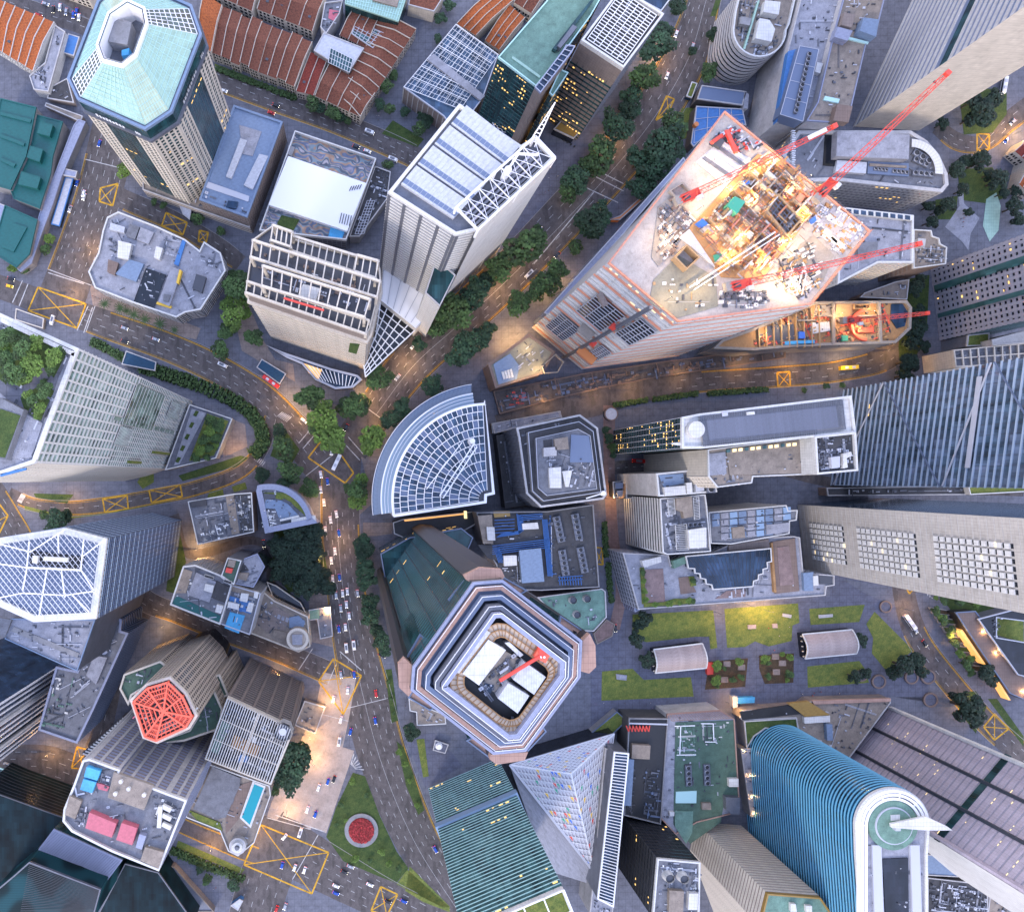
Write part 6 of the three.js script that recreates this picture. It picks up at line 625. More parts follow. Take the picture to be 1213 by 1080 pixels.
// ================= right side =================
{
  let h = 105, b = bld({ n: 'long_white_roof_building', l: 'long white framed roof with pale ribbed middle above lit end windows', t: 15, p: '410,205 485,190 1172,108 1192,275 500,345 410,345', h, wall: 'glassTeal', roof: 'white', ph: 1.4, pm: 'white', th: 1.2, f: { fh: 4, bm: 'steelDark', bh: 1, bd: .3, fm: 'paleSteel', fs: 3, fw: .3, fd: .4, face: [-1, 0], thr: .5, lit: .22, lw: 1.6 } }); item(b, 'ribbed_roof', '520,215 1100,150 1115,250 535,312', 1.6, 'lilac'); grid(b, '492,200 1130,128 1145,258 508,330', h + .1, 1, 46, .4, .3, 'steelGrey', { w2: .25 }); grid(b, '492,200 1130,128 1130,150 492,222', h + .3, 60, 1, .22, .3, 'steelGrey'); grid(b, '505,310 1015,262 1015,282 507,335', h + .3, 50, 1, .22, .3, 'steelGrey');
  { const [x, z] = W(15, 474, 260, h + 2); part(b.g, 'white_drum', new G().cyl(x, h - 1.4, z, 4.4, 4.2, 4, 28), 'white'); } part(b.g, 'louvre_bridge', new G().prism(PP(15, '370,320 500,312 500,345 372,326', h), h - 3, h - 1.5), 'white'); item(b, 'hoist_car', '590,185 615,180 618,198 592,202', 2, 'paleSteel'); item(b, 'hoist_car', '700,182 735,178 738,192 702,196', 2.2, 'white');
  let q = bld({ n: 'cream_step_block', l: 'cream lower roof slab with a row of small lit skylights', t: 15, p: '528,350 1008,292 1018,460 730,472 725,500 570,520 530,470', h: 92, wall: 'cream', roof: 'roofTan', ph: .8, pm: 'white', f: { fh: 4, bm: 'cream', bh: 2, bd: .5, face: [0, 1], fm: 'cream', fs: 3, fw: .8, fd: .7 } }); item(q, 'roof_panel', '610,350 1000,300 1000,455 625,465', .8, 'roofTan'); for (let k = 0; k < 12; k++) item(q, 'lit_skylight', `${612 + k * 27},${350 - k * 2.7} ${628 + k * 27},${348 - k * 2.7} ${628 + k * 27},${362 - k * 2.7} ${612 + k * 27},${364 - k * 2.7}`, 1.3, k % 3 ? 'litPale' : 'glassSea'); item(q, 'roof_step', '530,370 605,360 610,460 532,468', .5, 'roofPale');
  q = bld({ n: 'plant_well_block', l: 'white rimmed roof well crowded with ducts beside the glass tower', t: 15, p: '1008,292 1192,272 1202,445 1018,462', h: 106, wall: 'white', roof: 'roofDark', ph: 2, pm: 'white', th: .9 }); item(q, 'white_duct', '1135,370 1170,360 1175,375 1150,390 1155,430 1135,435', 3, 'white'); item(q, 'plant_room', '1080,385 1120,380 1120,430 1085,435', 3, 'paleSteel'); clutter(q, '1020,300 1130,290 1130,440 1025,450', 70, 101, { s: .6 });
  { const A = W(0, 1000, 462), B = W(0, 985, 574), poly = [A, B, W(0, 1090, 574), W(0, 1105, 447)]; b = bld({ n: 'finned_glass_tower', l: 'tall blue glass tower with close silver fins and zigzag braces', poly, t: 16, h: 215, wall: 'glassSilver', roof: 'roofGrey', ph: 1 }); facade(b, { face: [-1, 0], thr: .7, fh: 4.4, bm: 'steelFin', bh: .9, bd: 1.3, fm: 'steelDark', fs: 5, fw: .15, fd: .3, lit: .012 }); facade(b, { face: [0, 1], fh: 4.4, bm: 'steelFin', bh: .9, bd: .9 });
    const e = facing(b.poly, [-1, 0], .7)[0], a = b.poly[e], c = b.poly[(e + 1) % b.poly.length], L = Math.hypot(c[0] - a[0], c[1] - a[1]), nx = (c[1] - a[1]) / L, nz = -(c[0] - a[0]) / L, at = (s, y) => { const q0 = a[1] < c[1] ? lerp(a, c, s) : lerp(c, a, s); return [q0[0] + nx * 1.7, y, q0[1] + nz * 1.7]; }; for (const [s0, y0, s1, y1, m] of [[0, 40, 1, 5, 'paleSteel'], [0, 40, 1, 95, 'steelBlue'], [0, 118, 1, 97, 'paleSteel'], [0, 120, 1, 168, 'steelBlue'], [0, 185, 1, 170, 'paleSteel']]) part(b.g, 'brace', new G().beam(at(s0, y0), at(s1, y1), .6, .6), m); for (const [y, w] of [[112, 3]]) part(b.g, 'white_spandrel', new G().beam(at(.1, y), at(.85, y), .4, w), 'paleSteel'); }
  { const A = W(0, 945, 598), B = W(0, 953, 673), poly = [A, B, W(0, 1040, 664), W(0, 1030, 590)]; b = bld({ n: 'white_window_tower', l: 'very tall pale tower with blocks of small projecting window bays', poly, t: 16, h: 275, wall: 'paleWall', roof: 'roofPale', ph: 1 }); const P = b.poly; part(b.g, 'cladding', new G().band(P, .5, 273, .3, facing(P, [-1, 0], .7)), 'greyCream'); part(b.g, 'glass_side', new G().band(P, .5, 273, .3, facing(P, [0, -1], .7)), 'glassBlue'); facade(b, { face: [0, -1], fh: 4, bm: 'steelDark', bh: .5, bd: .5 });
    const e = facing(P, [-1, 0], .7)[0], a = P[e], c = P[(e + 1) % P.length], L = Math.hypot(c[0] - a[0], c[1] - a[1]), tx = (c[0] - a[0]) / L, tz = (c[1] - a[1]) / L, nx = tz, nz = -tx, s0 = a[1] < c[1] ? 0 : 1, G1 = new G(), G2 = new G(), GL = new G(), r = rng(5), lines = new G();
    for (let k = 0; k < 62; k++) { const y = 4 + k * 4.2, blank = [10, 11, 12, 24, 25, 26, 38, 39, 40].includes(k) || k < 2; const q0 = lerp(a, c, .02), q1 = lerp(a, c, .98); lines.beam([q0[0] + nx * .36, y - 1, q0[1] + nz * .36], [q1[0] + nx * .36, y - 1, q1[1] + nz * .36], .12, .12); if (blank) continue; for (let j = 0; j < 7; j++) { const f = .30 + j * .082, s = s0 ? 1 - f : f, m = lerp(a, c, s), lit = r() < .06; const bx = (g, w, hh, d, yy, dd) => { const x0 = m[0] - tx * w / 2 + nx * dd, z0 = m[1] - tz * w / 2 + nz * dd, x1 = m[0] + tx * w / 2 + nx * dd, z1 = m[1] + tz * w / 2 + nz * dd; g.prism([[x0, z0], [x1, z1], [x1 + nx * d, z1 + nz * d], [x0 + nx * d, z0 + nz * d]], yy, yy + hh); }; bx(G1, 2.5, 2.5, .9, y, .3); bx(lit ? GL : G2, 2.2, 1.3, .25, y + 2.55, .3); } }
    part(b.g, 'window_bay', G1, 'white', null, 'stuff'); part(b.g, 'window_glass', G2, 'glassDark', null, 'stuff'); part(b.g, 'lit_window', GL, 'litPale', null, 'stuff'); part(b.g, 'joint_strip', lines, 'paleWall', null, 'stuff'); }
  // striped block, skylit roof, terraces
  b = bld({ n: 'ribbed_end_block', l: 'white block with ribbed end wall and crowded roof louvres', t: 15, p: '312,570 515,552 522,600 540,808 345,822 325,812', h: 60, wall: 'glassDark', roof: 'roofGrey', ph: 1, pm: 'white', f: { fh: 4, bm: 'white', bh: 1.8, bd: .6, face: [-1, 0], thr: .5 } }); facade(b, { face: [0, 1], thr: .5, fh: 4, bm: 'white', bh: 1.6, bd: .5 }); item(b, 'white_house', '438,712 520,700 520,790 445,795', 5, 'white'); item(b, 'concrete_house', '385,570 455,560 460,650 420,660 415,630 385,620', 4, 'roofTan'); fans(b, '410,690 492,684', 4, { w: 3 }); clutter(b, '330,590 380,580 400,800 345,800', 50, 103, { s: .6 }); grid(b, '345,575 375,572 380,640 350,645', 61.5, 1, 12, .3, .4, 'white'); grid(b, '460,565 485,562 490,660 465,665', 61.5, 1, 14, .3, .4, 'white'); grid(b, '380,690 430,685 440,800 385,800', 61.5, 1, 14, .3, .4, 'white');
  b = bld({ n: 'chamfered_white_block', l: 'white rimmed block with two round fans beside the service lane', t: 15, p: '295,458 515,435 548,455 568,540 330,560 305,560', h: 66, wall: 'paleWall', roof: 'roofGrey', ph: 1.2, pm: 'white', th: .9 }); item(b, 'pale_deck', '305,465 415,458 420,500 330,520', .6, 'roofBlue'); item(b, 'white_house', '330,520 425,512 428,552 335,558', 3, 'white'); item(b, 'white_house', '470,490 508,487 510,535 474,540', 4, 'roofWhite'); item(b, 'white_house', '430,500 455,498 458,545 434,548', 3.5, 'white'); fans(b, '533,478 535,545', 2, { w: 5 });
  b = bld({ n: 'skylit_roof_block', l: 'roof of white framed skylight panes beside the pale window tower', t: 15, p: '530,632 880,600 888,625 930,622 925,668 895,672 893,728 632,775 540,772', h: 44, wall: 'greyWall', roof: 'roofGrey', ph: .8, pm: 'white', f: { fh: 4, bm: 'paleWall', bh: 1.5, bd: .3 } });
  for (let i = 0; i < 9; i++) for (let j = 0; j < 4; j++) { const x = 545 + i * 40, y0 = 640 - i * 3.7, x1 = x + 33, yy = y0 + j * 31; if (x > 855 && j > 1 || i === 3 && j === 2) continue; if (i < 1 && j > 1) continue; item(b, 'skylight_pane', `${x},${yy} ${x1},${yy - 3} ${x1 + 2},${yy + 22} ${x + 2},${yy + 26}`, .6, ['roofBlue', 'finBlue', 'roofPale'][(i * 5 + j * 3) % 3]); } item(b, 'white_deck', '635,700 690,695 695,745 640,750', 2, 'roofTan'); item(b, 'roof_deck', '790,688 892,678 890,720 792,732', 1.5, 'roofPale');
  b = bld({ n: 'terrace_podium', l: 'podium with brown terraces and planted edges facing the park', t: 15, p: '145,815 350,825 360,870 420,830 540,815 620,780 800,745 915,740 940,745 955,905 1095,915 1095,960 1060,965 1055,1005 215,1068', h: 30, wall: 'steelGrey', roof: 'roofPale', ph: 1, pm: 'paleWall', f: { fh: 4.5, bm: 'paleSteel', bh: 1.2, bd: .4, fm: 'paleSteel', fs: 3, fw: .4 } });
  item(b, 'terrace', '240,890 325,885 335,1040 245,1040', .4, 'court'); item(b, 'terrace', '395,925 440,920 475,990 405,1000', .5, 'brownStone'); item(b, 'stair_house', '370,850 425,830 430,860 375,885', 4, 'roofMint'); item(b, 'white_house', '230,850 315,830 318,855 240,880', 4, 'white');
  { const st = ['430,832 805,797 808,850 788,855 790,880 770,885 770,905 750,910 748,932 728,938 725,962 550,975 545,955 520,950 518,930 495,925 492,905 470,902 468,882 440,880'][0], c = item(b, 'stepped_glass_roof', st, 5, 'glassBlue'); part(b.g, 'roof_rim', new G().band(c.poly, c.y - .5, c.y + .5, .7), 'white', c.mesh); grid(b, '440,835 800,800 760,955 540,965', c.y + .1, 18, 0, .14, .16, 'steelDark'); }
  const cc = item(b, 'brown_deck', '815,765 918,748 938,985 830,998', 1.2, 'brownStone'); item(b, 'court', '838,790 890,782 915,955 850,962', .3, 'court', { base: cc.y }); item(b, 'deck_rail', '808,770 818,768 835,990 825,992', 2.4, 'formwork'); item(b, 'plant_box', '955,905 1000,900 1000,985 960,985', 2.5, 'roofBlue'); item(b, 'white_house', '1000,918 1022,916 1024,960 1002,962', 3, 'white'); item(b, 'red_awning', '1025,910 1085,912 1085,955 1028,955', .6, 'steelDark'); item(b, 'terrace', '610,985 695,975 695,1010 560,1020', .4, 'court'); item(b, 'planter', '240,1040 330,1035 380,1020 470,1020 470,1040 240,1058', .9, 'lawn'); item(b, 'planter', '222,880 240,880 248,1040 232,1045', .9, 'lawn'); item(b, 'planter', '440,920 465,920 475,960 450,965', 1, 'lawn'); clutter(b, '560,985 700,975 760,990 600,1020', 10, 104, { s: .5 }); item(b, 'brown_shed', '620,782 800,752 805,790 620,805', 2, 'taupe');
  bld({ n: 'lane_block', l: 'dark block beside the service lane with small rooftop boxes', t: 15, p: '160,470 295,458 305,560 160,570', h: 16, wall: 'brownStone', roof: 'roofDark', ph: .6 }); const dk = bld({ n: 'loading_shed', l: 'small dark shed with blue unit beside the pink lane', c: 'shed', t: 15, p: '100,495 155,490 160,560 105,565', h: 9, wall: 'darkWall', roof: 'roofDark', ph: .5 }); item(dk, 'blue_unit', '110,500 145,498 145,525 112,527', 2, 'steelBlue'); item(dk, 'white_unit', '118,535 150,532 150,555 120,558', 1.4, 'roofPale');
  bld({ n: 'side_strip_building', l: 'slim lilac striped building beside the terrace podium', t: 15, p: '135,815 190,815 235,1061 200,1080', h: 20, wall: 'glassDark', roof: 'roofBlue', ph: .8, pm: 'lilac', f: { fh: 3, bm: 'lilac', bh: 1.2, bd: .4 } });
  bld({ n: 'round_kiosk', l: 'white-topped round kiosk by the building-site street', c: 'kiosk', poly: circ(15, 93, 190, 30, 4, 0, 360, 16), t: 15, h: 4, wall: 'glassBlue', roof: 'roofWhite', ph: .4, pm: 'brownStone' });
  // garden terrace and low houses behind the glass tower
  bld({ n: 'lane_row', l: 'row of dark low roofs under the finned glass tower', t: 16, p: '330,750 950,740 955,780 335,785', h: 10, wall: 'brownStone', roof: 'roofDark', ph: .5 }); bld({ n: 'lawn_terrace', l: 'white rimmed lawn terrace between the two right-hand towers', c: 'terrace', t: 16, p: '965,740 1260,735 1260,765 975,780', h: 14, wall: 'white', roof: 'lawn', ph: .8, pm: 'white' });
}
// ================= lower right =================
{
  // green louvred glass tower and pyramid space-frame roof
  { const A = W(0, 508, 934), B = W(0, 590, 899), dn = [34 * .55, 84 * .55], poly = [A, B, [B[0] + dn[0], B[1] + dn[1]], [A[0] + dn[0] * 1.2, A[1] + dn[1] * 1.2]], h = 158; const b = bld({ n: 'louvred_glass_tower', l: 'sea green glass tower of close horizontal louvres with roof garden', poly, t: 22, h, wall: 'glassSea', roof: 'lawn', ph: 2, pm: 'white', th: 1 }); facade(b, { fh: 3.1, bm: 'finTeal', bh: .4, bd: .7, fm: 'glassSea', fs: 4, fw: .15, fd: .4, lit: .05 }); const e = facing(b.poly, [-.4, -.9], .7)[0], a = b.poly[e], c = b.poly[(e + 1) % 4], L = Math.hypot(c[0] - a[0], c[1] - a[1]), nx = (c[1] - a[1]) / L, nz = -(c[0] - a[0]) / L; part(b.g, 'plant_band', new G().band(b.poly, 52, 57, 1.25), 'finBlue'); const g = new G(), q = b.poly; for (let k = 0; k <= 5; k++) { const s = lerp(q[0], q[1], k / 5), t = lerp(q[3], q[2], k / 5), s2 = lerp(q[0], q[3], k / 5), t2 = lerp(q[1], q[2], k / 5); g.beam([s[0], h + .5, s[1]], [t[0], h + .5, t[1]], .6, .6).beam([s2[0], h + .9, s2[1]], [t2[0], h + .9, t2[1]], .5, .5); } part(b.g, 'garden_frame', g, 'whiteSteel', null, 'stuff'); }
  { const V = (x, y, h) => { const q = W(22, x, y, h); return [q[0], h, q[1]]; }, c = W(22, 720, 420), T = thing('pyramid_roof_hall', 'low hall roofed by folded space-frame planes with coloured triangles', 'building', c[0], 0, c[1]), ap = V(745, 365, 26), p0 = V(470, 325, 19), p1 = V(940, 185, 19), p2 = V(852, 812, 17), p3 = V(900, 240, 19), r = rng(77);
    part(T, 'wall', new G().walls(orient([p0, p1, p3, p2].map(q => [q[0], q[2]])), 0, 17), 'glassDark');
    for (const [a, b2] of [[p0, p1], [p1, p2], [p2, p0]]) { const pl = part(T, 'roof_plane', new G().tri(a, b2, ap), 'slate'), g = new G(), N = 17, at = (i, j) => [0, 1, 2].map(k => ap[k] + (a[k] - ap[k]) * i / N + (b2[k] - ap[k]) * j / N + (k === 1 ? .4 : 0)); const cols = { redSteel: new G(), netting: new G(), tarp: new G(), yellowPaint: new G(), paleSteel: new G(), pinkPanel: new G() }, ks = ['redSteel', 'netting', 'tarp', 'yellowPaint', 'pinkPanel'];
      for (let i = 0; i <= N; i++) { if (i) g.beam(at(i, 0), at(0, i), .13); g.beam(at(i, 0), at(i, N - i), .13); g.beam(at(0, i), at(N - i, i), .13); } for (let i = 0; i < N; i++) for (let j = 0; i + j < N; j++) { const f = k => k.map(v => v), q = [at(i, j), at(i + 1, j), at(i, j + 1)].map(v => [v[0], v[1] - .15, v[2]]); const k = r(); cols[k < .2 ? ks[Math.floor(r() * 5)] : 'paleSteel'].tri(...q); }
      part(T, 'space_frame', g, 'whiteSteel', pl, 'stuff'); for (const k in cols) if (!cols[k].empty) part(T, 'roof_triangle', cols[k], k, pl, 'stuff'); }
    part(T, 'ridge_beam', new G().beam(ap, p0, .7).beam(ap, p1, .7).beam(ap, p2, .7), 'whiteSteel'); part(T, 'eave_beam', new G().beam(p0, p2, 1.4, 1.2).beam(p0, p1, .8), 'paleSteel'); part(T, 'sloping_glass', new G().quad(V(470, 330, 17.6), V(850, 815, 15.6), V(836, 862, 12), V(640, 800, 12)), 'roofPale'); }
  { const b = bld({ n: 'slatted_strip_building', l: 'narrow strip building roofed with blue glass slats and white bars', t: 22, p: '940,268 1006,275 937,965 865,928', h: 36, wall: 'steelGrey', roof: 'glassBlue', ph: .6, pm: 'whiteSteel', th: .7 }); grid(b, '940,270 1005,276 937,950 867,925', 36, 0, 48, .3, .5, 'whiteSteel', { w2: .35 }); bld({ n: 'grey_link_block', l: 'grey blank link block beside the coloured triangle roof', t: 22, p: '900,250 940,268 865,925 935,965 930,1010 830,1000 850,815', h: 24, wall: 'greyWall', roof: 'roofPale', ph: .5 }); }
  let b = bld({ n: 'red_pipe_block', l: 'black roofed block with coiled red pipes and a silver duct', t: 24, p: '190,128 382,130 345,650 165,605', h: 20, wall: 'darkWall', roof: 'blackWall', ph: 1, pm: 'greyWall' }); item(b, 'tan_unit', '205,258 295,262 290,330 202,325', 3, 'roofTan'); { const g = new G(), s = new G(); for (let k = 0; k < 7; k++) { const a = W(24, 220 + k * 17, 205, 36), c = W(24, 232 + k * 17, 235, 36), d = W(24, 237 + k * 17, 205, 36); g.beam([a[0], 20, a[1]], [c[0], 20, c[1]], .6).beam([c[0], 20.3, c[1]], [d[0], 20.3, d[1]], .6); } part(b.g, 'red_pipe', g, 'redSteel'); const a = W(24, 240, 375, 37), c = W(24, 225, 610, 37); part(b.g, 'silver_duct', s.beam([a[0], 20.6, a[1]], [c[0], 20.6, c[1]], 4.4, 3), 'roofBlue'); } item(b, 'white_rail', '190,150 380,155 380,162 190,156', 1.2, 'paleSteel'); clutter(b, '180,370 215,370 210,600 180,590', 26, 111, { s: .6, m: ['steelDark', 'steelGrey', 'steelDark'] }); clutter(b, '260,370 340,380 330,620 260,600', 40, 112, { s: .7, m: ['steelDark', 'steelGrey', 'steelBlue'] });
  b = bld({ n: 'green_deck_office', l: 'office with dark green deck roof, fan banks and white pipework', t: 24, p: '378,108 640,90 708,132 735,570 690,600 525,640 420,700 345,620', h: 19, wall: 'paleWall', roof: 'roofPale', ph: 1, pm: 'pinkStone' }); const dk = item(b, 'green_deck', '418,148 704,138 725,520 660,525 640,640 490,745 408,650', .4, 'roofGreen'); fans(b, '475,355 480,458', 4, { y: dk.y, w: 4 }); fans(b, '566,350 570,455', 4, { y: dk.y, w: 4 }); const J = (n, p, d, m) => item(b, n, p, d, m, { base: dk.y }); J('white_house', '680,425 728,425 728,465 682,465', 2.5, 'white'); J('exhaust', '548,545 592,545 594,578 550,578', 2, 'roofTan'); J('white_unit', '388,588 412,588 412,608 390,610', 2, 'white'); J('panel_array', '420,490 522,485 520,545 418,545', .8, 'finTeal'); J('annex_roof', '415,585 505,585 500,690 470,745 415,660', 1, 'roofMint'); J('stair_house', '665,515 735,520 735,600 690,600 668,580', 4, 'steelGrey'); clutter(b, '420,165 520,160 515,310 425,310', 32, 113, { y: dk.y, s: .6, m: ['white', 'paleSteel', 'roofMint'] }); clutter(b, '545,150 680,145 620,260 560,260', 26, 114, { y: dk.y, s: .5, m: ['white', 'paleSteel', 'steelDark'] }); const wp = new G(); for (const [x0, y0, x1, y1] of [[415, 168, 515, 165], [445, 165, 440, 310], [425, 310, 520, 308], [545, 155, 605, 155], [605, 155, 608, 235], [565, 245, 620, 245]]) { const a = W(24, x0, y0, 19.5), c = W(24, x1, y1, 19.5); wp.beam([a[0], dk.y + .5, a[1]], [c[0], dk.y + .5, c[1]], .5); } part(b.g, 'white_pipe', wp, 'whiteSteel'); grid(b, '380,105 638,88 700,128 400,140', 19.4, 22, 1, .3, .4, 'pinkStone');
  b = bld({ n: 'black_glass_tower', l: 'black glass tower with two white round cooling towers on top', t: 24, p: '330,820 540,838 535,1110 305,1110', h: 66, wall: 'blackWall', roof: 'roofGrey', ph: 1.4, pm: 'white', th: .8, f: { fh: 4, bm: 'glassDark', bh: .8, bd: .2, fm: 'steelDark', fs: 3, fw: .15, fd: .25, lit: .03 } }); for (const [x, y] of [[392, 918], [463, 922]]) { const [X0, Z0] = W(24, x, y, 69); part(b.g, 'cooling_tower', new G().cyl(X0, 64.6, Z0, 3.2, 2.5, 4.5, 20, false), 'white'); part(b.g, 'fan', new G().cyl(X0, 64.6, Z0, 2.4, 2.4, 3.2, 18), 'steelDark'); } item(b, 'tan_unit', '388,975 460,980 455,1085 385,1085', 3, 'roofTan'); item(b, 'white_unit', '485,990 530,990 525,1070 480,1070', 3, 'white'); clutter(b, '350,850 470,855 465,890 350,885', 20, 115, { s: .5, m: ['whiteSteel', 'paleSteel', 'steelGrey'] }); clutter(b, '485,870 530,875 525,980 490,980', 16, 116, { s: .6, m: ['white', 'paleSteel', 'steelGrey'] });
  { const A = W(0, 826, 974), B = W(0, 878, 978), C = W(0, 935, 1060), D = W(0, 818, 1006), poly = [A, B, C, W(0, 850, 1090), D]; b = bld({ n: 'fluted_beige_tower', l: 'beige tower with close horizontal flutes and green roof deck', poly, t: 24, h: 86, wall: 'taupe', roof: 'roofMint', ph: 1.6, pm: 'gold', th: .7, f: { fh: 2.9, bm: 'cream', bh: 1.7, bd: .8 } }); item(b, 'white_unit', '985,1040 1010,1042 1015,1080 985,1080', 2, 'white'); item(b, 'white_unit', '1060,1050 1090,1052 1090,1085 1062,1085', 2, 'white'); }
  { // blue curved tower
    const h = 112, poly = [...circ(25, 648, 575, 162, h, 182, 355, 26), ...PP(25, '800,700 800,1100 520,1100 490,700', h)]; b = bld({ n: 'blue_curved_tower', l: 'bright blue banded tower with rounded front and white ringed crown', poly, t: 25, h, wall: 'glassCyan', roof: 'roofPale', ph: 1, pm: 'white', th: 1.2, f: { fh: 2.6, bm: 'finCyan', bh: .75, bd: .8 } }); for (const r of [150, 135, 118]) { const g = new G(), p = [...PP(25, `${648 - r},1080 ${648 - r},700`, h), ...circ(25, 648, 575, r, h, 182, 355, 26)]; for (let i = 0; i + 1 < p.length; i++) g.beam([p[i][0], h + .3, p[i][1]], [p[i + 1][0], h + .3, p[i + 1][1]], 1.3, 1.2); part(b.g, 'crown_ring', g, 'whiteSteel'); } const [x, z] = W(25, 660, 580, h + 2); part(b.g, 'green_disc', new G().cyl(x, h - 1, z, 12.5, 12.5, 1.6, 36), 'roofMint'); part(b.g, 'disc_rim', new G().cyl(x, h - 1, z, 9.6, 9.4, 2.3, 36), 'paleSteel'); part(b.g, 'disc_deck', new G().cyl(x, h - 1, z, 8.8, 8.8, 2.6, 36), 'roofMint'); const q = PP(25, '648,572 800,540 890,582 915,600 800,600 650,588', h + 6); part(b.g, 'roof_blade', new G().prism(q, h + 3.6, h + 5, true), 'white'); part(b.g, 'blade_post', new G().beam([x, h + 1, z], [x, h + 4, z], 2.5), 'paleSteel'); item(b, 'glass_slot', '605,720 715,715 720,1100 625,1100', .8, 'glassDark'); for (const [x0, x1] of [[560, 600], [725, 765]]) item(b, 'roof_strip', `${x0},660 ${x1},660 ${x1 + 15},1100 ${x0 + 15},1100`, 1.4, 'paleSteel'); item(b, 'white_hatch', '640,530 680,528 680,552 642,554', 3, 'white');
    const g = new G(); for (let i = 0; i < 27; i += 5) { const a = circ(25, 648, 575, 150, h, 182, 355, 26)[i], c = circ(25, 648, 575, 118, h, 182, 355, 26)[i]; g.beam([a[0], h + .6, a[1]], [c[0], h + .6, c[1]], .5); } part(b.g, 'crown_spoke', g, 'whiteSteel', null, 'stuff');
    bld({ n: 'grey_side_wing', l: 'grey gridded wing along the back of the blue curved tower', poly: [W(0, 906, 984), W(0, 925, 975), W(0, 975, 1060), W(0, 950, 1060)], t: 25, h: 60, wall: 'greyWall', roof: 'roofPale', f: { fh: 3.3, bm: 'paleWall', bh: 1, bd: .3, fm: 'paleWall', fs: 2.4, fw: .4 } }); }
  { // big mauve tower
    const A = W(0, 1056, 837), B = W(0, 988, 918), dd = [62, 53], poly = [A, B, [B[0] + dd[0], B[1] + dd[1]], [A[0] + dd[0], A[1] + dd[1]]]; b = bld({ n: 'mauve_tower', l: 'huge mauve ribbed tower with dark rails running up its face', poly, t: 25, h: 215, wall: 'slate', roof: 'roofGrey', ph: 1 }); facade(b, { face: [-.75, -.65], thr: .7, fh: 4.4, bm: 'mauve', bh: 3.4, bd: .8, lit: .06, lw: 2.5, lm: 'litPale' }); const e = facing(b.poly, [-.75, -.65], .7)[0], a = b.poly[e], c = b.poly[(e + 1) % 4], L = Math.hypot(c[0] - a[0], c[1] - a[1]), nx = (c[1] - a[1]) / L, nz = -(c[0] - a[0]) / L; for (const s of [.02, .36, .68, .98]) { const q = lerp(a, c, s); part(b.g, 'face_rail', new G().beam([q[0] + nx, 1, q[1] + nz], [q[0] + nx, 213, q[1] + nz], s > .9 || s < .1 ? 2.6 : 1.2, 1.6), s > .9 ? 'white' : s < .1 ? 'mauve' : 'steelDark'); } part(b.g, 'glass_gap', new G().band(b.poly, 88, 92, .8, [e]), 'glassTeal'); part(b.g, 'side_cladding', new G().band(b.poly, 1, 213, .4, facing(b.poly, [-.65, .75], .7)), 'white'); }
  b = bld({ n: 'park_podium', l: 'black and gold roofed podium along the park promenade', t: 25, p: '-10,110 0,80 270,60 300,38 640,28 640,45 450,300 430,330 370,330 340,210 250,190 230,110 0,120', h: 11, wall: 'taupe', roof: 'roofTan', ph: .6, pm: 'paleWall' }); item(b, 'black_roof', '-10,85 200,55 265,92 0,120', 1.2, 'blackWall'); item(b, 'gold_roof', '195,48 285,38 378,98 270,105', 2.2, 'gold'); item(b, 'white_end', '265,108 378,100 378,128 268,135', 2.2, 'white'); item(b, 'stair_house', '362,138 388,138 390,208 366,208', 3, 'roofBlue'); item(b, 'screen_wall', '300,36 640,26 640,40 310,52', 1.8, 'pinkStone');
  bld({ n: 'planted_court', l: 'dark planted court roof at the foot of the blue curved tower', t: 25, p: '8,125 235,112 245,185 190,165 100,155 50,190 20,240', h: 12, wall: 'steelGrey', roof: 'lawnDark', ph: .6, pm: 'paleWall' }); b = bld({ n: 'sunken_court', l: 'dark service court with green lamp behind the blue tower', t: 25, p: '260,195 360,215 430,250 430,310 380,300 300,250', h: 8, wall: 'blackWall', roof: 'roofDark', ph: .4 }); b = bld({ n: 'lamp_walk', l: 'narrow paved walk with round lamps beside the blue tower', c: 'walkway', t: 24, p: '740,280 800,275 860,600 790,615', h: 10, wall: 'greyWall', roof: 'roofPale', ph: .4 });
  bld({ n: 'garden_wedge', l: 'wedge-shaped planted bank by the black pipe roof', c: 'planter', t: 24, p: '0,205 130,95 180,140 115,200', h: 8, wall: 'greyWall', roof: 'lawn', ph: .5, pm: 'steelBlue' });
  b = bld({ n: 'teal_roof_hall', l: 'teal sheet roof strip below the mauve tower white edge', c: 'hall', t: 25, p: '790,700 900,705 1000,800 800,790', h: 20, wall: 'glassDark', roof: 'roofBlue', ph: .5 }); b = bld({ n: 'cluttered_low_block', l: 'low dark block with scattered plant in the lower corner', t: 25, p: '800,800 1060,830 1060,960 800,960', h: 16, wall: 'darkWall', roof: 'roofDark', ph: .6 }); clutter(b, '810,820 1050,850 1050,950 810,950', 60, 118, { s: .9 }); b = bld({ n: 'lower_corner_block', l: 'brown roofed block with green courts in the lower corner', t: 25, p: '1070,870 1213,930 1260,960 1060,960', h: 14, wall: 'taupe', roof: 'roofTan', ph: .6 });
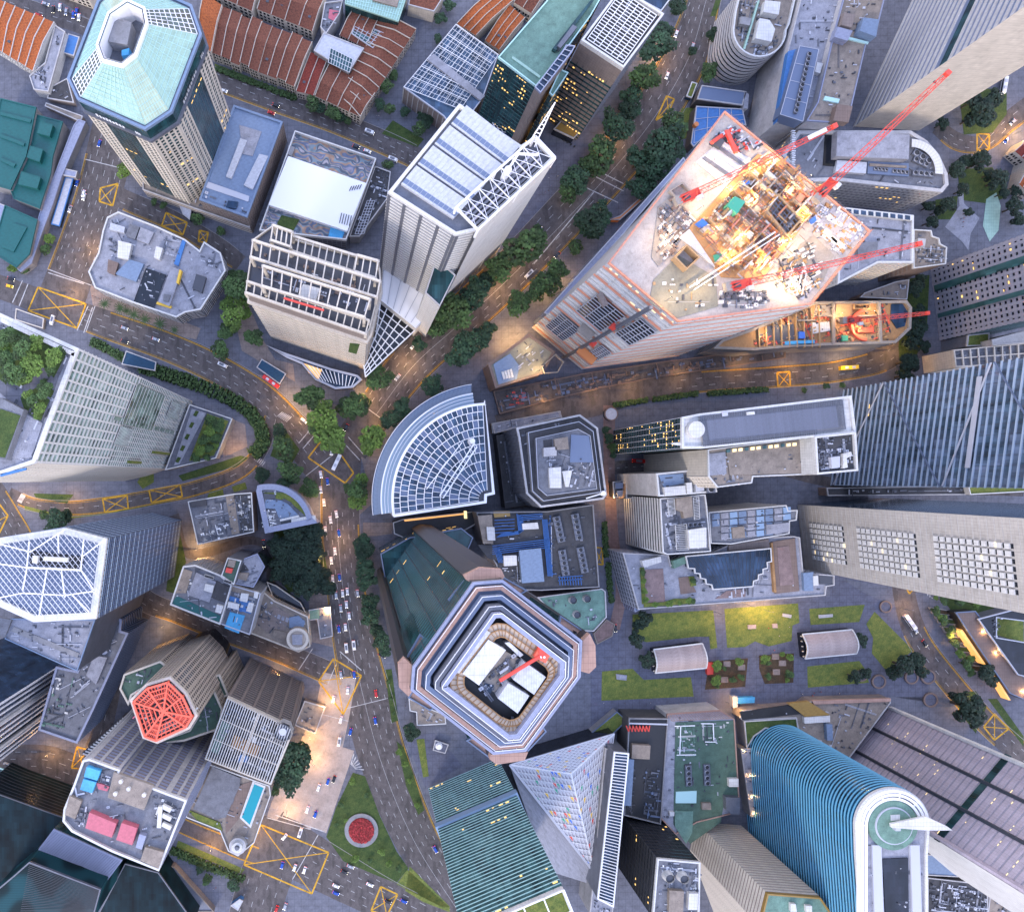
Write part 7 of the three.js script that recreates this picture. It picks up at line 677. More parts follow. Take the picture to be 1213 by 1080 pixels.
  // right edge court
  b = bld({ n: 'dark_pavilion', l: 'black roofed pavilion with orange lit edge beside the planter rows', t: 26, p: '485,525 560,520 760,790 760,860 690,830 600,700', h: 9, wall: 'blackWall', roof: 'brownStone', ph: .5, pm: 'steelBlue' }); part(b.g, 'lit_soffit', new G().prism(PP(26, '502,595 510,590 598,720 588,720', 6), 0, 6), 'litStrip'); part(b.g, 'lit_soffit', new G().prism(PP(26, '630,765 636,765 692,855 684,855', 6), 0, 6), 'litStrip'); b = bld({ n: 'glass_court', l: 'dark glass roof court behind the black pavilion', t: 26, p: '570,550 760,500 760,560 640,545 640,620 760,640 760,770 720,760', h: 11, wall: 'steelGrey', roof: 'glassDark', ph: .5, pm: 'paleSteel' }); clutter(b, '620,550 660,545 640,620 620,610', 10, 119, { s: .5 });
  for (let k = 0; k < 7; k++) { const y = 505 + k * 36, x = 385 + k * 24; bld({ n: 'planter_bed', l: 'long narrow planted bed beside the curving east road', c: 'planter', group: 'planter rows', t: 26, p: `${x},${y} ${x + 75 + k * 4},${y + 12} ${x + 85 + k * 4},${y + 32} ${x + 12},${y + 24}`, h: 1.4, wall: 'kerb', roof: k % 3 ? 'lawnDark' : 'soil', ph: .3, pm: 'kerb' }); }
}
// the park: vaulted station halls, round seats, signs
for (const [p, l] of [['232,335 408,313 422,402 238,420', 'pale vaulted station entrance beside the red-leaved bed'], ['770,280 950,263 965,350 780,368', 'pale vaulted station entrance with open stepped porch']]) {
  const q = PP(23, p, 9), c = centroid(q), T = thing('station_entrance', l, 'pavilion', c[0], 0, c[1]), n = 8, y = s => 6 + 4 * Math.sin(Math.PI * s), g = new G(); for (let i = 0; i < n; i++) { const s = i / n, e = (i + 1) / n, a = lerp(q[0], q[3], s), d = lerp(q[1], q[2], s), a2 = lerp(q[0], q[3], e), d2 = lerp(q[1], q[2], e); g.quad([a[0], y(s), a[1]], [a2[0], y(e), a2[1]], [d2[0], y(e), d2[1]], [d[0], y(s), d[1]]); } part(T, 'vault', g, 'vaultPale'); part(T, 'wall', new G().walls(orient(q), 0, 6), 'glassDark'); const r = new G(); for (const u of [0, 1]) for (let i = 0; i < n; i++) { const s = i / n, e = (i + 1) / n, a = lerp(lerp(q[0], q[1], u), lerp(q[3], q[2], u), s), d = lerp(lerp(q[0], q[1], u), lerp(q[3], q[2], u), e); r.beam([a[0], y(s) + .2, a[1]], [d[0], y(e) + .2, d[1]], .7, .7); } r.beam([q[0][0], 6.1, q[0][1]], [q[1][0], 6.1, q[1][1]], .8, .6).beam([q[3][0], 6.1, q[3][1]], [q[2][0], 6.1, q[2][1]], .8, .6); part(T, 'vault_rib', r, 'white'); for (let k = 0; k < 5; k++) { const a = lerp(q[0], q[3], (k + .5) / 5), d = lerp(a, c, -.06); part(T, 'porch_fin', new G().beam([a[0], 5.5, a[1]], [d[0], 5.5, d[1]], .6, .8), 'cream'); } }
for (const [t, x, y, r, l] of [[23, 1062, 178, 22, 'round stone vent beside the upper right lawn'], [23, 1037, 447, 26, 'round brick seat ring on the promenade'], [23, 975, 425, 22, 'round seat ring under dark trees'], [26, 320, 770, 26, 'round seat ring by the east road trees'], [26, 383, 768, 28, 'wide round seat ring by the east road'], [26, 392, 855, 28, 'round seat ring on the striped paving'], [0, 350, 752, 13, 'round drum roof on the corner house']]) { if (t === 0) continue; const h = 1, [x0, z0] = W(t, x, y, h), R = r / TL[t][2] * .55, T = thing('seat_ring', l, 'seat', x0, 0, z0); part(T, 'ring', new G().cyl(x0, 0, z0, R, R, h, 24, false).ring(circ(t, x, y, r, h, 0, 360, 24), circ(t, x, y, r * .78, h, 0, 360, 24), h).cyl(x0, 0, z0, R * .78, R * .78, h, 24, false), 'brownStone'); part(T, 'middle', new G().cyl(x0, 0, z0, R * .77, R * .77, .6, 24), 'pavingDark'); }
{ const put = (n, l, c, t, p, h, m, m2) => bld({ n, l, c, t, p, h, wall: m, roof: m2 || m, ph: .15, pm: m }); put('bench_table', 'white slatted table on the lamp-lit lawn', 'table', 23, '566,244 594,243 594,256 567,257', .8, 'vaultPale'); put('lawn_plinth', 'white round plinth on the lamp-lit lawn', 'plinth', 23, '654,240 670,239 672,253 656,254', 1.2, 'vaultPale'); put('lawn_bench', 'pale bench on the lamp-lit lawn edge', 'bench', 23, '692,202 722,208 720,218 690,212', .8, 'paleWall'); put('lawn_bench', 'pale bench on the long upper lawn', 'bench', 23, '820,208 870,205 870,214 822,218', .8, 'paleWall'); put('red_shelter', 'small red stall at the vaulted entrance end', 'stall', 23, '418,380 442,380 440,420 420,422', 3, 'redSteel'); put('promenade_sign', 'blue lit sign board standing on the promenade', 'sign', 23, '530,505 590,503 588,522 530,525', 3.5, 'skyPanel'); put('promenade_kiosk', 'pale frame kiosk beside the promenade sign', 'kiosk', 23, '510,500 528,500 528,538 512,540', 4, 'paleWall'); put('street_plinth', 'blue statue plinth on the lower left lawn', 'plinth', 23, '92,420 130,425 128,442 94,438', 1.2, 'roofPale'); for (const [x, y] of [[490, 383], [543, 395], [482, 440], [665, 357], [668, 412], [690, 380]]) put('bed_stone', 'pale square stone in the park flower bed', 'stone', 23, `${x - 12},${y - 9} ${x + 12},${y - 9} ${x + 12},${y + 10} ${x - 12},${y + 10}`, .8, 'pavingWarm'); scene.children.filter(o => o.name.startsWith('bed_stone')).forEach(o => o.userData.group = 'flower bed stones'); }
// ================= lower left =================
{ // garden-topped tower
  const h = 205, b = bld({ n: 'garden_tower', l: 'pale green glass tower with sky garden courtyards on its roof', t: 12, p: '-160,-30 0,42 352,200 155,712 0,765 -160,800', h, wall: 'glassGreen', roof: 'roofPale', ph: 1, pm: 'white', th: 1.4 });
  const e = facing(b.poly, [.95, .35], .7); facade(b, { e, fh: 4.6, y0: 120, bm: 'white', bh: 1.1, bd: 1, fm: 'white', fs: 4.2, fw: .8, fd: .8 }); facade(b, { e, fh: 3.4, y1: 119, bm: 'white', bh: .6, bd: .7, fm: 'white', fs: 2.8, fw: .4, fd: .5 }); facade(b, { face: [0, 1], thr: .6, fh: 3.4, bm: 'cream', bh: 1.6, bd: .6, fm: 'paleWall', fs: 3, fw: .5 }); facade(b, { face: [.5, -.9], thr: .6, fh: 3.4, bm: 'white', bh: 1.3, bd: .4 });
  { const P = b.poly, a = P[e[0]], c = P[(e[0] + 1) % P.length], L = Math.hypot(c[0] - a[0], c[1] - a[1]), nx = (c[1] - a[1]) / L, nz = -(c[0] - a[0]) / L, up = a[1] < c[1], at = (s, y) => { const q = up ? lerp(a, c, s) : lerp(c, a, s); return [q[0] + nx * 1.15, y, q[1] + nz * 1.15]; }; for (const [s0, s1, y0, y1, m] of [[.08, .52, 70, 125, 'glassGreen'], [.1, .3, 25, 52, 'glassGreen'], [.55, .75, 105, 125, 'glassGreen'], [.46, .5, 20, 140, 'glassGreen']]) { part(b.g, 'glass_field', new G().quad(at(s1, y0), at(s0, y0), at(s0, y1), at(s1, y1)), m); const g = new G(); for (let k = 0; k <= 10; k++) g.beam(at(s0, y0 + (y1 - y0) * k / 10), at(s1, y0 + (y1 - y0) * k / 10), .3, .3); part(b.g, 'glass_transom', g, 'white', null, 'stuff'); } for (const [s, y0, y1] of [[.78, 12, 50], [.93, 70, 90]]) { part(b.g, 'garden_slot', new G().beam(at(s, y0), at(s, y1), 2.4, 1.4), 'lawn'); part(b.g, 'slot_frame', new G().beam(at(s - .025, y0), at(s - .025, y1), .5).beam(at(s + .025, y0), at(s + .025, y1), .5), 'white'); } }
  const base = h - 1; item(b, 'garden_floor', '-160,60 0,110 310,225 260,330 190,530 80,470 0,400 -160,330', .3, 'paving'); item(b, 'planting_bed', '-160,80 20,120 70,110 295,225 240,330 190,280 160,260 140,350 90,370 0,340 -160,330', .5, 'lawnDark'); item(b, 'planting_bed', '90,420 200,350 240,390 180,525 110,480', .5, 'lawnDark'); item(b, 'stair_house', '0,420 105,475 25,700 -60,690 -160,600', 5, 'roofGrey'); item(b, 'garden_well', '0,470 90,500 20,690 -60,680', 5.3, 'lawnDark'); item(b, 'roof_deck', '110,490 190,535 140,690 30,695', .6, 'roofPale'); item(b, 'parapet_walk', '0,60 335,215 330,235 0,80', 1.2, 'white'); item(b, 'parapet_walk', '320,220 345,215 165,700 145,690', 1.2, 'white'); item(b, 'blue_gutter', '0,762 115,735 115,745 0,775', 1, 'bluePanel');
  const q = bld({ n: 'garden_podium', l: 'wedge podium with bright planting at the foot of the garden tower', t: 12, p: '850,450 1042,515 968,692 740,745', h: 15, wall: 'greyWall', roof: 'paving', ph: .8, pm: 'white' }); item(q, 'planting_bed', '930,492 1025,525 960,680 848,705', .6, 'lawn'); item(q, 'white_walk', '860,470 925,490 805,720 780,725', .5, 'roofPale'); for (let k = 0; k < 5; k++) item(q, 'planter', `${878 - k * 20},${478 + k * 52} ${892 - k * 20},${482 + k * 52} ${880 - k * 20},${505 + k * 52} ${866 - k * 20},${500 + k * 52}`, 1, 'lawnDark');
  bld({ n: 'road_shelter', l: 'blue roofed shelter in the hedge by the cross street', c: 'shelter', t: 12, p: '565,210 700,260 695,300 545,270', h: 5, ph: .3, wall: 'glassDark', roof: 'canvasBlue' });
  bld({ n: 'kerb_shelter', l: 'pale walled stop at the yellow box junction corner', c: 'shelter', t: 4, p: '70,550 195,595 190,640 65,600', h: 4, ph: .4, wall: 'roofTan', roof: 'paving', pm: 'cream' });
}
{ // lattice-roofed faceted tower
  const h = 150, P0 = '0,292 290,247 478,296 430,655 150,670 0,602 -120,560 -120,380', b = bld({ n: 'lattice_roof_tower', l: 'dark shingled tower under a white hexagonal roof lattice', t: 17, p: P0, h, wall: 'glassDark', roof: 'steelBlue', ph: 1.5, pm: 'white', th: 3 });
  facade(b, { fh: 2.8, bm: 'steelBlue', bm2: 'steelFin', bh: 1.1, bd: .5, fm: 'steelDark', fs: 2.4, fw: .4, fd: .3 });
  const poly = b.poly, inn = offset(poly, -2.6), V = (x, y, hh) => { const q = W(17, x, y, hh); return [q[0], hh, q[1]]; }, g = new G(), dg = new G(); for (let k = -20; k < 40; k++) for (const s of [-1, 1]) { let pts = []; for (let u = -400; u <= 900; u += 6) { const x = -100 + k * 26 + u * .5 * s + (s < 0 ? 300 : 0), y = 250 + u * .62; const [X0, Z0] = W(17, x, y, h + 2); if (inside(inn, X0, Z0)) pts.push([X0, h + 1.5, Z0]); else if (pts.length > 1) break; } if (pts.length > 1) (s > 0 ? g : dg).beam(pts[0], pts[pts.length - 1], s > 0 ? .22 : .14, .3); } part(b.g, 'lattice_bar', g, 'whiteSteel', null, 'stuff'); part(b.g, 'lattice_bar', dg, 'paleSteel', null, 'stuff');
  for (const s of ['135,355 0,320', '135,355 290,255', '370,375 470,300', '362,435 440,560', '120,425 0,410', '120,425 100,530', '210,430 175,640', '275,440 290,560', '0,560 100,540', '100,540 290,550', '290,550 430,530', '150,660 180,640', '130,310 120,420', '375,300 362,435', '260,275 262,360', '320,545 400,625']) { const q = s.split(' ').map(v => v.split(',').map(Number)); part(b.g, 'lattice_girder', new G().beam(V(q[0][0], q[0][1], h + 3), V(q[1][0], q[1][1], h + 3), .5, .5), 'whiteSteel'); }
  part(b.g, 'lattice_girder', new G().beam(V(115, 425, h + 3), V(365, 437, h + 3), .8), 'whiteSteel'); item(b, 'hoist_well', '138,352 372,378 358,435 130,408', 2.2, 'blackWall'); item(b, 'hoist_car', '195,375 305,382 300,402 192,395', 4.2, 'white'); item(b, 'hoist_car', '145,372 170,374 165,408 142,404', 4.6, 'white');  // the well is a solid block, its inner shade painted as black
  const s = bld({ n: 'lower_slab_block', l: 'plain pale slab roof below the white lattice crown', t: 17, p: '45,655 425,660 345,890 275,860 20,745', h: 96, wall: 'steelGrey', roof: 'roofPale', ph: .8, pm: 'roofBlue' }); item(s, 'roof_step', '60,690 355,810 345,830 45,710', .5, 'greyWall'); item(s, 'plant_strip', '-60,640 50,660 20,740 -60,710', 2, 'roofGrey');
  const t = bld({ n: 'terrace_block', l: 'dark zigzag-edged block with blue lit rim beside the lattice tower', t: 17, p: '440,650 480,630 545,660 540,710 575,720 420,1061 345,1215 315,1205 170,1155 250,870 345,890', h: 44, wall: 'glassDark', roof: 'roofGrey', ph: 1.2, pm: 'lilac', th: 1.2, f: { fh: 4, bm: 'steelBlue', bh: 1, bd: .4 } }); item(t, 'roof_house', '420,820 480,830 430,950 385,910', 3, 'roofPale'); item(t, 'roof_house', '440,680 500,690 480,760 425,750', 2, 'blackWall'); clutter(t, '370,840 470,760 490,810 400,940 330,1000', 30, 121, { s: .8 }); clutter(t, '240,900 330,920 290,1150 190,1130', 24, 122, { s: .8, m: ['white', 'steelDark', 'roofMint'] });
  { const A = W(0, 75, 785), B = W(0, 43, 866), poly2 = [A, B, W(0, -20, 848), W(0, 5, 755)]; const k = bld({ n: 'pinstripe_tower', l: 'dark blue tower with white vertical fins on its flank', poly: poly2, t: 17, h: 165, wall: 'glassBlue', roof: 'roofPale', ph: 1 }); facade(k, { face: [.9, .35], thr: .6, fh: 4, bm: 'glassDark', bh: .8, bd: .15, fm: 'whiteSteel', fs: 4.2, fw: 1.3, fd: 1.3, lit: .02 }); const e = facing(k.poly, [.9, .35], .6)[0], a = k.poly[e], c = k.poly[(e + 1) % 4], L = Math.hypot(c[0] - a[0], c[1] - a[1]); for (const s of [.3, .72]) { const q = lerp(a, c, s), nx = (c[1] - a[1]) / L, nz = -(c[0] - a[0]) / L; part(k.g, 'broad_fin', new G().beam([q[0] + nx * .8, 1, q[1] + nz * .8], [q[0] + nx * .8, 163, q[1] + nz * .8], 2.4, 1.6), 'white'); } facade(k, { face: [0, 1], fh: 4, fm: 'white', fs: 4, fw: .5, fd: .8 }); }
}
{ // low corner blocks near the dark grove
  let b = bld({ n: 'mottled_roof_block', l: 'low white edged block with mottled grey roof and black vents', t: 19, p: '100,152 345,112 440,105 452,315 290,352 152,382', h: 22, wall: 'brownStone', roof: 'roofGrey', ph: 1, pm: 'white' }); item(b, 'roof_strip', '300,115 345,110 375,320 335,330', .5, 'roofTan'); item(b, 'roof_strip', '345,110 438,105 450,310 376,322', .4, 'roofDark'); clutter(b, '355,120 430,115 440,300 385,310', 50, 131, { s: .7, m: ['steelDark', 'white', 'steelGrey'] }); clutter(b, '150,320 300,280 320,340 165,375', 26, 132, { s: .8, m: ['white', 'whiteSteel', 'steelGrey'] }); item(b, 'louvre_box', '112,155 195,140 200,175 118,185', 2, 'darkWall'); clutter(b, '130,200 290,170 310,290 150,310', 18, 133, { s: .5 });
  { const h = 22, poly = [...circ(19, 530, 300, 240, h, -104, -14, 16), W(19, 792, 265, h), W(19, 512, 322, h), W(19, 465, 98, h)]; b = bld({ n: 'quarter_round_block', l: 'quarter-round block with pale curved rim and plant-filled roof edge', poly, t: 19, h, wall: 'paleWall', roof: 'roofGrey', ph: 1.6, pm: 'lilac', th: 3.4, f: { fh: 4, bm: 'lilac', bh: 1.4, bd: .5 } }); item(b, 'planting_bed', '505,105 620,105 700,160 738,220 725,228 640,150 510,125', .6, 'lawn'); item(b, 'roof_deck', '520,140 620,150 690,225 590,250 565,190 500,190', .6, 'roofBlue'); item(b, 'white_wall', '590,248 690,225 695,235 592,258', 2, 'white'); item(b, 'white_deck', '650,245 780,225 785,262 655,285', 1, 'white'); item(b, 'roof_light', '595,262 648,252 650,280 598,290', .3, 'glassDark'); clutter(b, '500,190 560,195 565,300 515,310', 34, 134, { s: .6, m: ['white', 'whiteSteel', 'steelDark'] }); for (const p of ['505,110 565,115 568,138 510,140', '610,135 655,160 650,172 605,150', '665,180 700,205 690,215 660,190']) item(b, 'dark_unit', p, 1.2, 'steelDark'); }
  b = bld({ n: 'green_court_block', l: 'block with green tennis-style court strip and pale plant roof', t: 19, p: '75,497 140,490 275,545 335,598 272,808 5,702', h: 46, wall: 'glassDark', roof: 'roofGrey', ph: 1.2, pm: 'white', th: .8, f: { fh: 4, bm: 'paleWall', bh: 1.4, bd: .4, fm: 'paleWall', fs: 3 } }); item(b, 'green_court', '40,655 285,765 268,795 12,700', .4, 'roofTeal', {}); item(b, 'pale_deck', '145,530 250,580 215,690 100,650', 1.4, 'roofPale'); item(b, 'dark_deck', '250,575 330,610 305,695 225,665', 1, 'roofDark'); item(b, 'tan_deck', '75,510 125,525 90,640 35,640', .8, 'roofTan'); item(b, 'white_unit', '195,590 240,600 230,640 185,625', 3, 'white'); item(b, 'white_unit', '255,700 290,710 275,750 245,740', 3, 'white'); item(b, 'black_vent', '190,540 240,555 236,568 188,555', 2.4, 'white', { top: 'blackWall' }); clutter(b, '110,550 240,590 210,680 110,640', 34, 135, { s: .6, m: ['white', 'paleSteel', 'steelGrey'] });
  b = bld({ n: 'red_box_block', l: 'small dark tower with bright red rooftop box beside the court block', t: 19, p: '278,548 312,452 385,468 345,595', h: 56, wall: 'steelGrey', roof: 'roofGreen', ph: 1, pm: 'white' }); item(b, 'red_box', '305,505 340,510 332,535 300,530', 2.5, 'redSteel'); item(b, 'white_box', '318,462 355,470 345,505 310,498', 3, 'roofTan'); item(b, 'black_vent', '295,565 335,580 332,595 290,580', 2, 'white', { top: 'blackWall' });
  b = bld({ n: 'grey_gable_block', l: 'steep grey glass-sided block leaning behind the red rooftop box', t: 19, p: '385,462 470,430 510,500 450,610 350,590', h: 44, wall: 'glassDark', roof: 'roofPale', ph: .8, pm: 'lilac' }); item(b, 'dark_roof', '392,475 425,520 380,525', 1, 'roofDark'); item(b, 'tan_roof', '365,530 425,535 410,575 355,560', 2.5, 'roofTan');
  b = bld({ n: 'blue_plant_block', l: 'block with bright blue plant deck and sky blue lower roof', t: 19, p: '335,598 488,642 430,862 275,805', h: 42, wall: 'glassDark', roof: 'roofGrey', ph: 1, pm: 'paleSteel', f: { fh: 4, bm: 'paleWall', bh: 1.4, bd: .4 } }); item(b, 'blue_deck', '325,655 455,690 435,750 305,715', .6, 'bluePanel'); item(b, 'sky_roof', '325,740 405,760 372,855 295,825', .6, 'skyPanel'); item(b, 'tan_deck', '340,590 480,630 475,665 335,630', .8, 'roofTan'); for (const p of ['315,685 375,700 368,730 310,715', '425,690 452,695 440,745 410,735', '385,640 425,645 415,690 375,680', '455,630 478,635 470,670 450,665']) { const c = item(b, 'chiller', p, 3, 'white'); } clutter(b, '320,660 450,690 430,745 305,715', 30, 136, { s: .6, m: ['white', 'steelDark', 'bluePipe'] });
  b = bld({ n: 'corner_house', l: 'low brown roofed corner block with round drum tower and cream edge', t: 19, p: '505,635 560,680 740,765 752,925 690,955 435,855 490,650', h: 18, wall: 'brownStone', roof: 'roofTan', ph: 1, pm: 'cream', th: .7, f: { fh: 4, bm: 'cream', bh: 1.2, bd: .3 } }); { const [x, z] = W(19, 685, 885, 24); part(b.g, 'drum_tower', new G().cyl(x, 0, z, 7, 7, 23, 28), 'beige'); part(b.g, 'drum_rim', new G().ring(circ(19, 685, 885, 60, 23.6, 0, 360, 28), circ(19, 685, 885, 44, 23.6, 0, 360, 28), 23.6), 'cream'); } item(b, 'drum_deck', '655,860 710,860 710,915 658,915', 7, 'roofPale'); item(b, 'paved_roof', '450,780 560,710 640,750 620,840 560,830 520,850', .4, 'taupe'); item(b, 'pale_deck', '560,835 630,850 620,890 550,865', 1, 'roofTan'); item(b, 'blue_bay', '640,770 690,760 725,790 715,825 640,825', 1, 'roofBlue'); for (let i = 0; i < 3; i++) item(b, 'skylight', `${580 + i * 22},${752 + i * 8} ${596 + i * 22},${758 + i * 8} ${590 + i * 22},${780 + i * 8} ${574 + i * 22},${774 + i * 8}`, .8, 'roofPale'); clutter(b, '470,700 550,715 530,790 465,770', 16, 137, { s: .6, m: ['steelDark', 'roofTan', 'steelGrey'] });
  b = bld({ n: 'kiosk_block', l: 'small grey flat roofed pavilion beside the main road', t: 19, p: '745,730 860,712 872,870 805,885 790,780 748,785', h: 8, wall: 'greyWall', roof: 'roofGrey', ph: .5, pm: 'paleWall' }); item(b, 'mint_roof', '748,735 800,725 802,775 750,782', .5, 'roofMint');
  bld({ n: 'glass_stair', l: 'dark glass stair wedge with lit lamps beside the grove', c: 'building', t: 19, p: '520,580 570,600 700,690 735,755 660,745 560,680', h: 9, wall: 'glassDark', roof: 'glassDark', ph: .5, pm: 'cream' });
}
{ // red lattice octagon tower with green terraces
  const h = 122, rp = '582,110 655,38 762,6 838,80 886,182 850,240 706,306 640,282', b = bld({ n: 'red_lattice_tower', l: 'octagonal beige tower topped by a bright red steel lattice', t: 18, p: rp, h, wall: 'glassDark', roof: 'roofDark', ph: 2, pm: 'cream', th: 1.2 }); facade(b, { fh: 3.4, y0: 20, bm: 'beige', bh: 1.3, bd: .5, fm: 'beige', fs: 2.6, fw: .9, fd: .7 });
  const P = offset(b.poly, -2), c = centroid(P), n = P.length; for (let i = 0; i < n; i++) { const a = P[i], d = P[(i + 1) % n]; part(b.g, 'red_girder', new G().beam([a[0], h + 2, a[1]], [d[0], h + 2, d[1]], 1, 1).beam([a[0], h + 2, a[1]], [c[0], h + 2.4, c[1]], .9, .9).beam([a[0], h - 2, a[1]], [a[0], h + 2, a[1]], .8), 'coralSteel'); const g = new G(); for (let k = 1; k < 6; k++) { const u = lerp(a, c, k / 6), v = lerp(d, c, k / 6); g.beam([u[0], h + 2, u[1]], [v[0], h + 2, v[1]], .55, .6); const m = lerp(lerp(a, d, k / 6), c, 0), m2 = lerp(lerp(a, d, k / 6), c, .55); g.beam([m[0], h + 1.6, m[1]], [m2[0], h + 1.6, m2[1]], .4, .5); } part(b.g, 'red_purlin', g, 'coralSteel', null, 'stuff'); } clutter(b, rp, 60, 141, { s: .7, m: ['pinkPanel', 'white', 'coralSteel'] });
  const ter = (l, t, p, hh) => { const k = bld({ n: 'green_terrace_wing', l, t, p, h: hh, wall: 'glassDark', roof: 'roofGreen', ph: 1.2, pm: 'cream', th: .9, f: { fh: 3.4, bm: 'beige', bh: 1.3, bd: .4, fm: 'beige', fs: 2.6, fw: .8, fd: .6 } }); }; ter('green roofed octagonal wing wrapped round the red lattice tower', 17, '535,970 555,905 718,845 770,885 700,930 590,1000 575,1045', 75); ter('green roofed side wing behind the red lattice tower', 18, '840,0 870,-5 935,12 998,152 985,242 825,296 700,306 850,245 888,182', 75); ter('small green stepped wing facing the road', 17, '955,915 985,905 1025,1000 1000,1010 960,960', 62); ter('green stepped wing between red lattice tower and road', 17, '850,920 930,915 975,1040 930,1061 890,1000', 70);
  { const z = bld({ n: 'slatted_roof', l: 'dark roof with broad white slats beside the red lattice tower', c: 'roof', t: 18, p: '365,350 545,190 600,200 440,375', h: 12, wall: 'darkWall', roof: 'blackWall', ph: .3, pm: 'darkWall' }); grid(z, '370,350 548,192 590,205 430,370', 12.2, 15, 0, 1.0, .3, 'white'); }
  // trellis-roofed block
  const k = bld({ n: 'white_trellis_block', l: 'block under a fine white trellis roof with a round corner tank', t: 20, p: '172,195 435,318 440,345 352,556 78,450', h: 90, wall: 'darkWall', roof: 'roofDark', ph: 3, pm: 'cream', th: .9 }); facade(k, { fh: 3.8, bm: 'taupe', bh: 1.4, bd: .5, fm: 'taupe', fs: 8, fw: 1.4, fd: 1.1 }); grid(k, '172,200 432,322 350,550 82,448', 91, 27, 0, .42, .7, 'white'); grid(k, '172,200 432,322 350,550 82,448', 90.2, 2, 3, .6, .8, 'cream'); item(k, 'orange_deck', '200,350 310,400 290,445 185,400', 1, 'formwork'); item(k, 'blue_tank', '222,430 260,440 250,465 215,455', 2, 'bluePanel'); item(k, 'green_deck', '150,290 185,310 130,430 100,415', .6, 'roofMint'); item(k, 'white_unit', '275,355 292,362 285,385 270,380', 2, 'white'); clutter(k, '180,230 420,340 350,520 110,430', 60, 142, { s: .7, m: ['white', 'steelBlue', 'steelGrey'] }); { const [x, z] = W(20, 400, 338, 92); part(k.g, 'octagon_tank', new G().cyl(x, 86, z, 5.4, 5.4, 6.5, 8, false), 'paleWall'); part(k.g, 'tank_fan', new G().cyl(x, 86, z, 4, 4, 5, 16), 'steelDark'); part(k.g, 'tank_ring', new G().cyl(x, 86, z, 2, 2, 6, 12), 'paleSteel'); }
}
{ // pink plant tower, pool terrace, teal glass halls
  const b = bld({ n: 'pink_plant_tower', l: 'tower with bright pink and sky blue rooftop plant boxes', t: 18, p: '370,382 400,375 538,425 530,445 750,530 838,562 712,878 500,792 320,702 280,655 285,600 330,490', h: 130, wall: 'taupe', roof: 'roofGrey', ph: 1.6, pm: 'white', th: .9 }); facade(b, { face: [.3, -1], thr: .6, fh: 3.6, bm: 'lilac', bh: 1.8, bd: .5, fm: 'paleWall', fs: 6, fw: 1.4, fd: .8 }); facade(b, { face: [1, .4], thr: .6, fh: 3.6, bm: 'lilac', bh: 1.6, bd: .5 });
  const I = (n, p, d, m, o) => item(b, n, p, d, m, o); I('sky_panel', '388,410 450,430 435,472 375,455', 3, 'skyPanel'); I('sky_panel', '373,465 430,480 412,528 358,512', 3, 'skyPanel'); I('pink_box', '400,615 522,665 500,728 382,685', 4, 'pinkPanel'); I('pink_box', '545,662 615,685 592,762 520,738', 4, 'pinkPanel'); I('white_box', '625,712 655,722 635,782 608,772', 3, 'lilac'); I('pale_court', '510,435 688,495 645,605 482,548', 2.2, 'concreteNew', { top: 'roofTan' }); I('roof_slab', '310,540 365,565 335,645 290,625', 2.5, 'roofTan'); I('roof_slab', '650,770 735,795 710,868 630,830', 2.5, 'roofTan'); I('red_deck', '430,480 490,500 480,520 440,510', 1, 'pinkPanel'); for (const [x, y] of [[535, 485], [510, 540], [570, 518], [640, 545]]) { const [X0, Z0] = W(18, x, y, 134); part(b.g, 'vent_cowl', new G().cyl(X0, 130.4, Z0, 1, 1, 1.8, 12), 'white'); } for (let k = 0; k < 3; k++) { const p = W(18, 725, 590 + k * 40, 132), q = W(18, 765, 610 + k * 40, 132); part(b.g, 'white_duct', new G().beam([p[0], 130.5, p[1]], [q[0], 130.5, q[1]], 2, 2), 'white'); } { const p = W(18, 718, 590, 132), q = W(18, 712, 685, 132); part(b.g, 'white_duct', new G().beam([p[0], 131, p[1]], [q[0], 131, q[1]], 2, 2), 'white'); } clutter(b, '690,540 800,575 760,690 700,670', 34, 143, { s: .6, m: ['white', 'steelGrey', 'steelDark'] }); clutter(b, '450,440 500,455 480,500 440,490', 14, 144, { s: .6 }); clutter(b, '350,590 400,600 380,680 330,660', 12, 145, { s: .6 });
  bld({ n: 'dark_slot_block', l: 'dark ribbed block between red lattice tower and pink plant tower', t: 18, p: '590,290 850,290 760,480 530,392', h: 60, wall: 'glassDark', roof: 'roofDark', ph: 1, pm: 'lilac', f: { fh: 3.6, bm: 'lilac', bh: 1.6, bd: .5 } });
  const p = bld({ n: 'pool_podium', l: 'podium with turquoise swimming pool and round stair turret', t: 20, p: '70,462 345,560 350,600 282,795 215,850 175,830 140,745 0,690 20,600', h: 26, wall: 'greyWall', roof: 'roofTan', ph: 1, pm: 'white' }); item(p, 'grey_deck', '108,480 225,528 222,560 165,690 130,698 30,655 60,590', 1.4, 'roofGrey'); const pool = item(p, 'pool_edge', '276,540 330,562 268,735 222,692', .9, 'white'); part(p.g, 'pool_water', new G().cap(offset(orient(PP(20, '282,552 322,568 264,722 230,690', 26)), -.1), pool.y + .03), 'pool', pool.mesh); item(p, 'brown_deck', '215,560 275,540 225,690 165,760 165,690', .3, 'brownStone'); item(p, 'planting_bed', '0,655 60,680 140,712 150,745 60,715', .7, 'lawn'); { const [x, z] = W(20, 210, 820, 32); part(p.g, 'stair_turret', new G().cyl(x, 0, z, 5.2, 5.2, 29, 24), 'paleWall'); part(p.g, 'turret_cap', new G().cyl(x, 29, z, 4, 3, 1.6, 20), 'white'); part(p.g, 'turret_knob', new G().cyl(x, 30.6, z, 1.6, 1.2, 1.2, 14), 'steelGrey'); }
